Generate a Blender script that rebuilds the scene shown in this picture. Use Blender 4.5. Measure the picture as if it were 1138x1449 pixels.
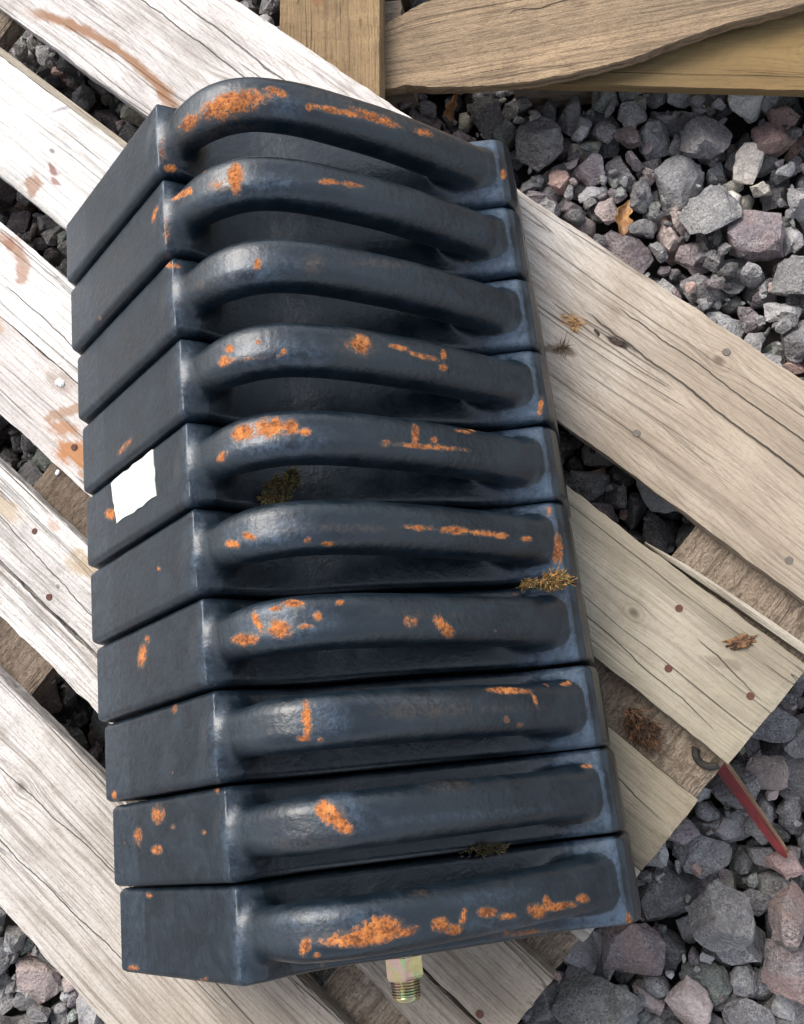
import bpy, bmesh, math, random
import numpy as np
from mathutils import Vector, Matrix, noise

for o in list(bpy.data.objects):
    bpy.data.objects.remove(o)
sc = bpy.context.scene
COL = sc.collection
rad = math.radians

# ------------------------------------------------------------------ camera
cd = bpy.data.cameras.new('camera')
cam = bpy.data.objects.new('camera', cd)
COL.objects.link(cam)
RC = Matrix(((0.97749027, 0.03351469, 0.20830156),
             (0.0, 0.9873024, -0.15885205),
             (-0.21098051, 0.15527633, 0.96507849)))
cam.matrix_world = Matrix.Translation((0, 0, 1.007)) @ RC.to_4x4()
cd.sensor_fit = 'VERTICAL'
cd.sensor_height = 24.0
cd.lens = 24.0 * 1400 / 1449
cd.clip_start = 0.02
cd.clip_end = 400
sc.camera = cam
sc.render.resolution_x = 804
sc.render.resolution_y = 1024

# ------------------------------------------------------------------ light
SUN_DIR = Vector((-0.50, 0.62, 0.95)).normalized()      # towards the sun
world = bpy.data.worlds.new('World')
sc.world = world
world.use_nodes = True
wn = world.node_tree
wn.nodes.clear()
sky = wn.nodes.new('ShaderNodeTexSky')
sky.sky_type = 'NISHITA'
sky.sun_disc = False
sky.sun_elevation = math.asin(SUN_DIR.z)
sky.sun_rotation = math.atan2(SUN_DIR.x, SUN_DIR.y)
sky.air_density = 1.0
sky.dust_density = 2.5
sky.ozone_density = 1.0
bg = wn.nodes.new('ShaderNodeBackground')
bg.inputs['Strength'].default_value = 0.15
wo = wn.nodes.new('ShaderNodeOutputWorld')
hs = wn.nodes.new('ShaderNodeHueSaturation')          # thin cloud greys the sky
hs.inputs['Saturation'].default_value = 0.45
wn.links.new(sky.outputs[0], hs.inputs['Color'])
wn.links.new(hs.outputs[0], bg.inputs[0])
wn.links.new(bg.outputs[0], wo.inputs[0])
ld = bpy.data.lights.new('sun', 'SUN')
ld.energy = 1.6
ld.angle = rad(38)
ld.color = (1.0, 0.95, 0.88)
sun = bpy.data.objects.new('sun', ld)
sun.rotation_euler = (-SUN_DIR).to_track_quat('-Z', 'Y').to_euler()
COL.objects.link(sun)
sc.view_settings.view_transform = 'Standard'
sc.view_settings.look = 'None'
sc.view_settings.exposure = 0.88
sc.view_settings.gamma = 1
sc.view_settings.use_curve_mapping = False

# ------------------------------------------------------------------ helpers
def link(o, parent=None):
    COL.objects.link(o)
    if parent is not None:
        o.parent = parent
    return o

def mesh_obj(name, verts, faces, mat=None, parent=None, smooth=False):
    me = bpy.data.meshes.new(name)
    me.from_pydata([tuple(v) for v in verts], [], [tuple(f) for f in faces])
    me.update()
    if smooth:
        me.polygons.foreach_set('use_smooth', [True] * len(me.polygons))
    if mat:
        me.materials.append(mat)
    return link(bpy.data.objects.new(name, me), parent)

def bm_obj(name, bm, mat=None, parent=None, smooth=False):
    me = bpy.data.meshes.new(name)
    bm.to_mesh(me)
    bm.free()
    if smooth:
        me.polygons.foreach_set('use_smooth', [True] * len(me.polygons))
    if mat:
        me.materials.append(mat)
    return link(bpy.data.objects.new(name, me), parent)

def thing(o, label, cat, group=None):
    o['label'] = label
    o['category'] = cat
    if group:
        o['group'] = group
    return o

def empty(name, loc=(0, 0, 0), M=None):
    o = bpy.data.objects.new(name, None)
    o.empty_display_size = .05
    COL.objects.link(o)
    if M is not None:
        o.matrix_world = M
    else:
        o.location = loc
    return o

class NT:
    """small node-tree writer"""
    def __init__(s, name):
        s.m = bpy.data.materials.new(name)
        s.m.use_nodes = True
        s.t = s.m.node_tree
        s.t.nodes.clear()
        s.out = s.t.nodes.new('ShaderNodeOutputMaterial')
        s.b = s.t.nodes.new('ShaderNodeBsdfPrincipled')
        s.t.links.new(s.b.outputs[0], s.out.inputs[0])
    def n(s, typ, ins=None, **kw):
        x = s.t.nodes.new(typ)
        for k, v in kw.items():
            setattr(x, k, v)
        for k, v in (ins or {}).items():
            s.put(x.inputs[k], v)
        return x
    def put(s, sock, v):
        if isinstance(v, bpy.types.NodeSocket):
            s.t.links.new(v, sock)
        elif v is not None:
            sock.default_value = v
    def math(s, op, a, b=None, c=None, clamp=False):
        x = s.n('ShaderNodeMath', operation=op, use_clamp=clamp)
        s.put(x.inputs[0], a)
        s.put(x.inputs[1], b)
        s.put(x.inputs[2], c)
        return x.outputs[0]
    def vmath(s, op, a, b=None):
        x = s.n('ShaderNodeVectorMath', operation=op)
        s.put(x.inputs[0], a)
        if b is not None:
            s.put(x.inputs[1], b)
        return x.outputs['Value'] if op in ('LENGTH', 'DISTANCE', 'DOT_PRODUCT') else x.outputs[0]
    def scale(s, v, xyz):
        return s.vmath('MULTIPLY', v, xyz)
    def noise(s, v, scale=5.0, detail=4.0, rough=.55, dist=0.0, color=False):
        x = s.n('ShaderNodeTexNoise', {'Vector': v, 'Scale': scale, 'Detail': detail, 'Roughness': rough, 'Distortion': dist})
        return x.outputs['Color'] if color else x.outputs['Fac']
    def ramp(s, f, a, b, lo=0.0, hi=1.0, smooth=True):
        x = s.n('ShaderNodeMapRange', interpolation_type='SMOOTHSTEP' if smooth else 'LINEAR')
        x.clamp = True
        for k, v in (('Value', f), ('From Min', a), ('From Max', b), ('To Min', lo), ('To Max', hi)):
            s.put(x.inputs[k], v)
        return x.outputs['Result']
    def mix(s, f, a, b, mode='MIX'):
        x = s.n('ShaderNodeMix', data_type='RGBA', blend_type=mode)
        s.put(x.inputs['Factor'], f)
        s.put(x.inputs['A'], (*a, 1) if isinstance(a, tuple) else a)
        s.put(x.inputs['B'], (*b, 1) if isinstance(b, tuple) else b)
        return [q for q in x.outputs if q.type == 'RGBA'][0]
    def sep(s, v):
        x = s.n('ShaderNodeSeparateXYZ', {0: v})
        return x.outputs
    def comb(s, x_, y_, z_):
        x = s.n('ShaderNodeCombineXYZ')
        for i, v in enumerate((x_, y_, z_)):
            s.put(x.inputs[i], v)
        return x.outputs[0]
    def attr(s, name):
        return s.n('ShaderNodeAttribute', attribute_name=name).outputs
    def bump(s, h, dist, strength=1.0, normal=None):
        x = s.n('ShaderNodeBump', {'Height': h, 'Distance': dist, 'Strength': strength})
        if normal is not None:
            s.put(x.inputs['Normal'], normal)
        return x.outputs[0]
    def done(s, col=None, rough=None, normal=None, metallic=None, spec=None):
        if col is not None:
            s.put(s.b.inputs['Base Color'], (*col, 1) if isinstance(col, tuple) else col)
        if rough is not None:
            s.put(s.b.inputs['Roughness'], rough)
        if normal is not None:
            s.put(s.b.inputs['Normal'], normal)
        if metallic is not None:
            s.put(s.b.inputs['Metallic'], metallic)
        if spec is not None:
            s.put(s.b.inputs['Specular IOR Level'], spec)
        return s.m

# ------------------------------------------------------------------ wood
# colours are (bleached, grey-brown, dark grain)
def wood(name, light, mid, dark, left=None, bleach_and_light=None, rings=(), stains=(), spots=(), green=0.0, fur=0.0,
         seed=0.0, crack=1.0, contrast=1.0, sawn=0.0, bumpy=1.0, lines=()):
    """x of the object runs along the grain.  rings: knots (x, y, r).  stains: rust ellipses
    (x, y, a, b, angle, colour, strength).  spots: arcs (cx, cy, R, half width, a0, a1)."""
    N = NT(name)
    P = N.n('ShaderNodeTexCoord').outputs['Object']
    P0 = P
    sx, sy, sz = N.sep(P)
    Ps = N.vmath('ADD', P, (seed * 3.1, seed * 1.7, seed * .9))
    # grain bends round the knots
    bend = None
    kd = None
    for (kx, ky, kr) in rings:
        dx = N.math('SUBTRACT', sx, kx)
        dy = N.math('SUBTRACT', sy, ky)
        ex = N.math('POWER', N.math('DIVIDE', N.math('ABSOLUTE', dx), kr * 3.2), 2.0)
        ey = N.math('DIVIDE', dy, kr * 2.0)
        g = N.math('EXPONENT', N.math('MULTIPLY', N.math('ADD', ex, N.math('MULTIPLY', ey, ey)), -1.0))
        w = N.math('MULTIPLY', N.math('MULTIPLY', g, dy), -.75)
        bend = w if bend is None else N.math('ADD', bend, w)
        d = N.vmath('LENGTH', N.comb(N.math('MULTIPLY', dx, .7 / kr), N.math('DIVIDE', dy, kr), 0.0))
        kd = d if kd is None else N.math('MINIMUM', kd, d)
    wob = N.math('MULTIPLY', N.math('SUBTRACT', N.noise(N.scale(Ps, (2.2, 5, 5)), 1.0, 3), .5), .020)
    px, py, pz = N.sep(Ps)
    py = N.math('ADD', py, wob)
    if bend is not None:
        py = N.math('ADD', py, bend)
    W = N.comb(px, py, pz)
    fine = N.noise(N.scale(W, (9, 420, 420)), 1.0, 3, .6)
    med = N.noise(N.scale(W, (3.0, 95, 95)), 1.0, 4, .62)
    broad = N.noise(N.scale(W, (1.2, 16, 16)), 1.0, 3, .55)
    blot = N.noise(Ps, 9.0, 5, .62, .4)
    blot2 = N.noise(N.vmath('ADD', Ps, (4, 2, 7)), 26.0, 5, .65)
    if left is not None and bleach_and_light is not None:
        # weathered grey passes into an end paled by bleaching and painted-in brighter light
        t = N.ramp(N.math('ADD', sx, N.math('MULTIPLY', N.math('SUBTRACT', blot, .5), .25)), left[0], left[1])
        Lc = N.mix(t, bleach_and_light, light)
        Mc = N.mix(t, tuple(c * .80 for c in bleach_and_light), mid)
    else:
        Lc, Mc = light, mid
    col = N.mix(N.ramp(broad, .35, .68), Lc, Mc)
    col = N.mix(N.math('MULTIPLY', N.ramp(blot, .42, .72), .55), col, N.mix(.5, Mc, dark))
    col = N.mix(N.math('MULTIPLY', N.ramp(blot2, .52, .75), .30 * contrast), col, (dark[0] * 1.25, dark[1] * 1.05, dark[2] * .95))
    col = N.mix(N.math('MULTIPLY', N.ramp(med, .50, .74), .55 * contrast), col, dark)
    col = N.mix(N.math('MULTIPLY', N.ramp(fine, .46, .72), .55 * contrast), col, dark)
    grit = N.noise(N.scale(Ps, (260, 520, 520)), 1.0, 3, .7)
    col = N.mix(N.math('MULTIPLY', N.ramp(grit, .50, .70), .38 * contrast), col, (dark[0] * 1.3, dark[1] * 1.25, dark[2] * 1.2))
    pores = N.noise(N.scale(W, (28, 900, 900)), 1.0, 2, .6)
    col = N.mix(N.math('MULTIPLY', N.ramp(pores, .56, .70), .35 * contrast), col, (dark[0] * .7, dark[1] * .7, dark[2] * .7))
    if green > 0:
        gm = N.math('MULTIPLY', N.ramp(N.noise(Ps, 5.0, 4, .6), .40, .68), green)
        if left is not None and bleach_and_light is not None:
            gm = N.math('MULTIPLY', gm, t)
        col = N.mix(gm, col, (.25, .225, .13))
    hgt = N.math('ADD', N.math('ADD', N.math('MULTIPLY', fine, -.65), N.math('MULTIPLY', grit, -.45)), N.math('MULTIPLY', med, -.75))
    if sawn > 0:
        sw = N.noise(N.scale(N.n('ShaderNodeVectorRotate', {'Vector': Ps, 'Angle': .22}, rotation_type='Z_AXIS').outputs[0], (22, 330, 60)), 1.0, 3, .6)
        col = N.mix(N.math('MULTIPLY', N.ramp(sw, .50, .66), .42 * sawn), col, dark)
        hgt = N.math('ADD', hgt, N.math('MULTIPLY', sw, -1.2 * sawn))
    if fur > 0:
        fr = N.noise(N.scale(Ps, (150, 260, 200)), 1.0, 4, .7, 1.2)
        fr2 = N.noise(N.scale(Ps, (55, 90, 80)), 1.0, 4, .7, .8)
        col = N.mix(N.math('MULTIPLY', N.ramp(fr, .48, .66), .65 * fur), col, dark)
        col = N.mix(N.math('MULTIPLY', N.ramp(fr2, .50, .66), .6 * fur), col, (dark[0] * .8, dark[1] * .8, dark[2] * .8))
        hgt = N.math('ADD', hgt, N.math('MULTIPLY', N.math('ADD', fr, fr2), -1.8 * fur))
    # drying cracks: thin iso-lines of a stretched noise, only in places
    cn = N.noise(N.scale(W, (.42, 20, 20)), 1.0, 3, .45)
    band = N.math('ABSOLUTE', N.math('SUBTRACT', cn, .5))
    where = N.ramp(N.noise(N.scale(Ps, (2.5, 14, 14)), 1.0, 2), .54, .66)
    ck = N.math('MULTIPLY', N.ramp(band, .0018, .0075, 1, 0), where)
    cn2 = N.noise(N.scale(N.vmath('ADD', W, (9, 9, 9)), (1.6, 60, 60)), 1.0, 2, .4)
    ck2 = N.math('MULTIPLY', N.ramp(N.math('ABSOLUTE', N.math('SUBTRACT', cn2, .5)), .003, .014, 1, 0),
                 N.ramp(N.noise(N.scale(Ps, (5, 30, 30)), 1.0, 2), .52, .6))
    ck = N.math('MAXIMUM', ck, N.math('MULTIPLY', ck2, .45))
    for (x0, y0, x1, y1, wd) in lines:
        # one long split running from (x0, y0) to (x1, y1)
        yy = N.math('ADD', N.math('MULTIPLY', N.math('SUBTRACT', sx, x0), (y1 - y0) / (x1 - x0)), y0)
        yy = N.math('ADD', yy, N.math('MULTIPLY', N.math('SUBTRACT', N.noise(N.scale(Ps, (14, 0, 0)), 1.0, 4, .6), .5), .012))
        dd = N.math('ABSOLUTE', N.math('SUBTRACT', sy, yy))
        inx = N.math('MULTIPLY', N.ramp(sx, x0, x0 + .02), N.ramp(sx, x1 - .05, x1, 1, 0))
        ck = N.math('MAXIMUM', ck, N.math('MULTIPLY', N.ramp(dd, wd * .3, wd * 1.1, 1, 0), inx))
    ck = N.math('MULTIPLY', ck, crack, clamp=True)
    if kd is not None:
        ringn = N.math('SINE', N.math('ADD', N.math('MULTIPLY', kd, 9.0), N.math('MULTIPLY', blot2, 4.0)))
        near = N.ramp(kd, .9, 2.6, 1, 0)
        col = N.mix(N.math('MULTIPLY', near, N.ramp(ringn, -.3, 1, .05, .24)), col, (dark[0] * .9, dark[1] * .72, dark[2] * .6))
        col = N.mix(N.math('MULTIPLY', N.ramp(N.math('ADD', kd, N.math('MULTIPLY', blot2, .9)), .70, 1.25, 1, 0), .62), col, (dark[0] * .35, dark[1] * .25, dark[2] * .2))
    col = N.mix(N.math('MULTIPLY', ck, .70), col, (.018, .014, .011))
    hgt = N.math('ADD', hgt, N.math('MULTIPLY', ck, -4.0))
    rn = N.noise(N.scale(W, (40, 190, 60)), 1.0, 4, .7)
    rb = N.noise(Ps, 45.0, 4, .6)
    for (x, y, a, b, ang, c, st) in stains:
        q = N.n('ShaderNodeVectorRotate', {'Vector': N.vmath('SUBTRACT', P0, (x, y, 0)), 'Angle': -ang}, rotation_type='Z_AXIS').outputs[0]
        q = N.vmath('MULTIPLY', q, (1 / a, 1 / b, 0.0))
        d = N.math('ADD', N.vmath('LENGTH', q), N.math('MULTIPLY', N.math('SUBTRACT', N.math('ADD', rn, rb), 1.0), 1.7))
        col = N.mix(N.math('MULTIPLY', N.ramp(d, .55, 1.1, 1, 0), st), col, c)
    for (cx, cy, R, hw, c0, c1, c, st) in spots:
        vx = N.math('SUBTRACT', sx, cx)
        vy = N.math('SUBTRACT', sy, cy)
        r = N.vmath('LENGTH', N.comb(vx, vy, 0.0))
        ang = N.math('ARCTAN2', vy, vx)
        d = N.math('DIVIDE', N.math('ABSOLUTE', N.math('SUBTRACT', r, R)), hw)
        d = N.math('ADD', d, N.math('MULTIPLY', N.math('SUBTRACT', N.math('ADD', rn, rb), 1.0), 1.5))
        m = N.math('MULTIPLY', N.ramp(d, .3, 1.25, 1, 0), N.math('MULTIPLY', N.ramp(ang, c0, c0 + .12), N.ramp(ang, c1 - .12, c1, 1, 0)))
        col = N.mix(N.math('MULTIPLY', m, st), col, c)
    nrm = N.bump(hgt, .0011 * bumpy, .9)
    return N.done(col, .88, nrm, spec=.2)

def fbm(x, y=0.0, z=0.0):
    return noise.fractal(Vector((x, y, z)), 0.6, 2.0, 4)

def board_mesh(L, Wd, T, seed, step=.007, ragged=.0012, cup=.0012, rnd=.0022, ragged_sides=(1, 1)):
    """long board centred on the origin, grain along x, worn edges"""
    n = max(3, int(L / step))
    prof = []
    m = 14
    for i in range(m + 1):
        prof.append((-1 + 2 * i / m, 1))
    prof += [(1, .35), (1, -.35), (1, -1), (0, -1), (-1, -1), (-1, -.35), (-1, .35)]
    verts, faces = [], []
    K = len(prof)
    for j in range(n + 1):
        x = -L / 2 + L * j / n
        endr = min(x + L / 2, L / 2 - x)
        for i, (a, b) in enumerate(prof):
            s = 0 if a > 0 else 1
            ew = ragged * ragged_sides[s] * (fbm(x * 14 + seed * 7, s * 9 + seed, b * .6) + .5 * fbm(x * 60, s * 5 + seed, b))
            y = a * (Wd / 2 + ew)
            z = b * T / 2
            if b == 1:
                z += cup * (a * a - .4) * math.sin(seed * 3) + .0006 * fbm(x * 5 + seed, a * 3, seed)
                z += .00035 * fbm(x * 22 + seed, a * 26, seed)
                e = (1 - abs(a)) * Wd / 2
                if e < rnd * 1.5:
                    z -= rnd * .75
                if endr < .002:
                    z -= rnd * .5
            jx = .0012 * fbm(a * 11 + seed, b * 3, j // 2 * 0 + seed) if j in (0, n) else 0
            verts.append((x + jx, y, z))
    for j in range(n):
        for i in range(K):
            a = j * K + i
            b = j * K + (i + 1) % K
            faces.append((a, a + K, b + K, b))
    faces.append(tuple(range(K)))
    faces.append(tuple(reversed([n * K + i for i in range(K)])))
    return verts, faces

def board(name, parent, x0, x1, y0, y1, z0, z1, mat, seed, rotz=0.0, **kw):
    v, f = board_mesh(x1 - x0, y1 - y0, z1 - z0, seed, **kw)
    o = mesh_obj(name, v, f, mat, parent, smooth=False)
    o.location = ((x0 + x1) / 2, (y0 + y1) / 2, (z0 + z1) / 2)
    o.rotation_euler = (0, 0, rotz)
    return o


# ------------------------------------------------------------------ shapes shared by the builders below
def stone_points(rng):
    import numpy as np
    n=rng.integers(11,17)
    d=rng.normal(size=(n,3)); d/=np.linalg.norm(d,axis=1)[:,None]
    ax=np.array([.5,.5*rng.uniform(.62,.95),.5*rng.uniform(.45,.75)])
    s=np.sign(d)*np.abs(d)**.8
    s/=np.linalg.norm(s,axis=1)[:,None]
    return s*ax*rng.uniform(.86,1.08,size=(n,1))

# profile of the casting (x along the row's width, z up, metres)
TH=0.0638
BODY=[(-.1454,-.1161),(0,0),(.014,-.012),(.03,-.034),(.055,-.054),(.09,-.068),(.13,-.088),(.165,-.109),(.192,-.126),(.212,-.1335),(.2425,-.1385),(.2505,-.1445),(.2545,-.156),(.2545,-.2195),(-.138,-.2195),(-.1454,-.17)]
BAR=[(.007,-.014),(.022,-.004),(.040,.005),(.058,.009),(.077,.0065),(.096,-.003),(.114,-.016),(.140,-.040),(.165,-.065),(.195,-.100),(.214,-.123),(.224,-.1365)]
def bend(P,n):
    # run a smooth curve through the points of a profile
    P=np.array(P,float); out=[]
    for i in range(len(P)-1):
        a,b,c,d=P[max(i-1,0)],P[i],P[i+1],P[min(i+2,len(P)-1)]
        for j in range(n):
            t=j/n
            out.append(tuple(.5*((2*b)+(c-a)*t+(2*a-5*b+4*c-d)*t*t+(3*b-a-3*c+d)*t**3)))
    out.append(tuple(P[-1])); return out
def poly_sdf(x,z,P):
    d=np.full(x.shape,1e9); s=np.ones(x.shape); n=len(P)
    for i in range(n):
        ax,az=P[i]; bx,bz=P[i-1]
        ex,ez=bx-ax,bz-az; wx,wz=x-ax,z-az
        t=np.clip((wx*ex+wz*ez)/(ex*ex+ez*ez),0,1)
        d=np.minimum(d,(wx-ex*t)**2+(wz-ez*t)**2)
        c1=z>=az;c2=z<bz;c3=ex*wz>ez*wx
        flip=(c1&c2&c3)|(~c1&~c2&~c3); s=np.where(flip,-s,s)
    return s*np.sqrt(d)
def line_d(x,z,P):
    d=np.full(x.shape,1e9); tt=np.zeros(x.shape); n=len(P)-1
    for i in range(n):
        ax,az=P[i]; bx,bz=P[i+1]; ex,ez=bx-ax,bz-az; wx,wz=x-ax,z-az
        t=np.clip((wx*ex+wz*ez)/(ex*ex+ez*ez),0,1); q=(wx-ex*t)**2+(wz-ez*t)**2
        m=q<d; d=np.where(m,q,d); tt=np.where(m,i+t,tt)
    return np.sqrt(d),tt/n
BAR=bend(BAR,4)
BODY=BODY[:2]+bend(BODY[2:10],4)+BODY[10:]
def body_sdf(x,y,z):
    r=.0050
    d=poly_sdf(x,z,BODY)+r
    h=np.abs(y)-(TH/2-.0009-r)
    # draft: faces narrow a little towards the top rim
    return np.minimum(np.maximum(d,h),0)+np.hypot(np.maximum(d,0),np.maximum(h,0))-r
def bar_sdf(x,y,z):
    d,t=line_d(x,z,BAR)
    hy=.0135+.0047*np.clip(t/.22,0,1)**.7; hr=.0125+.003*np.clip(t/.3,0,1)
    r=.0124
    a=d-(hr-r); b=np.abs(y)-(hy-r)
    return np.minimum(np.maximum(a,b),0)+np.hypot(np.maximum(a,0),np.maximum(b,0))-r
def smin(a,b,k):
    h=np.clip(.5+.5*(b-a)/k,0,1); return b*(1-h)+a*h-k*h*(1-h)
def weight_sdf(x,y,z):
    return smin(body_sdf(x,y,z),bar_sdf(x,y,z),.014)

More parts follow.
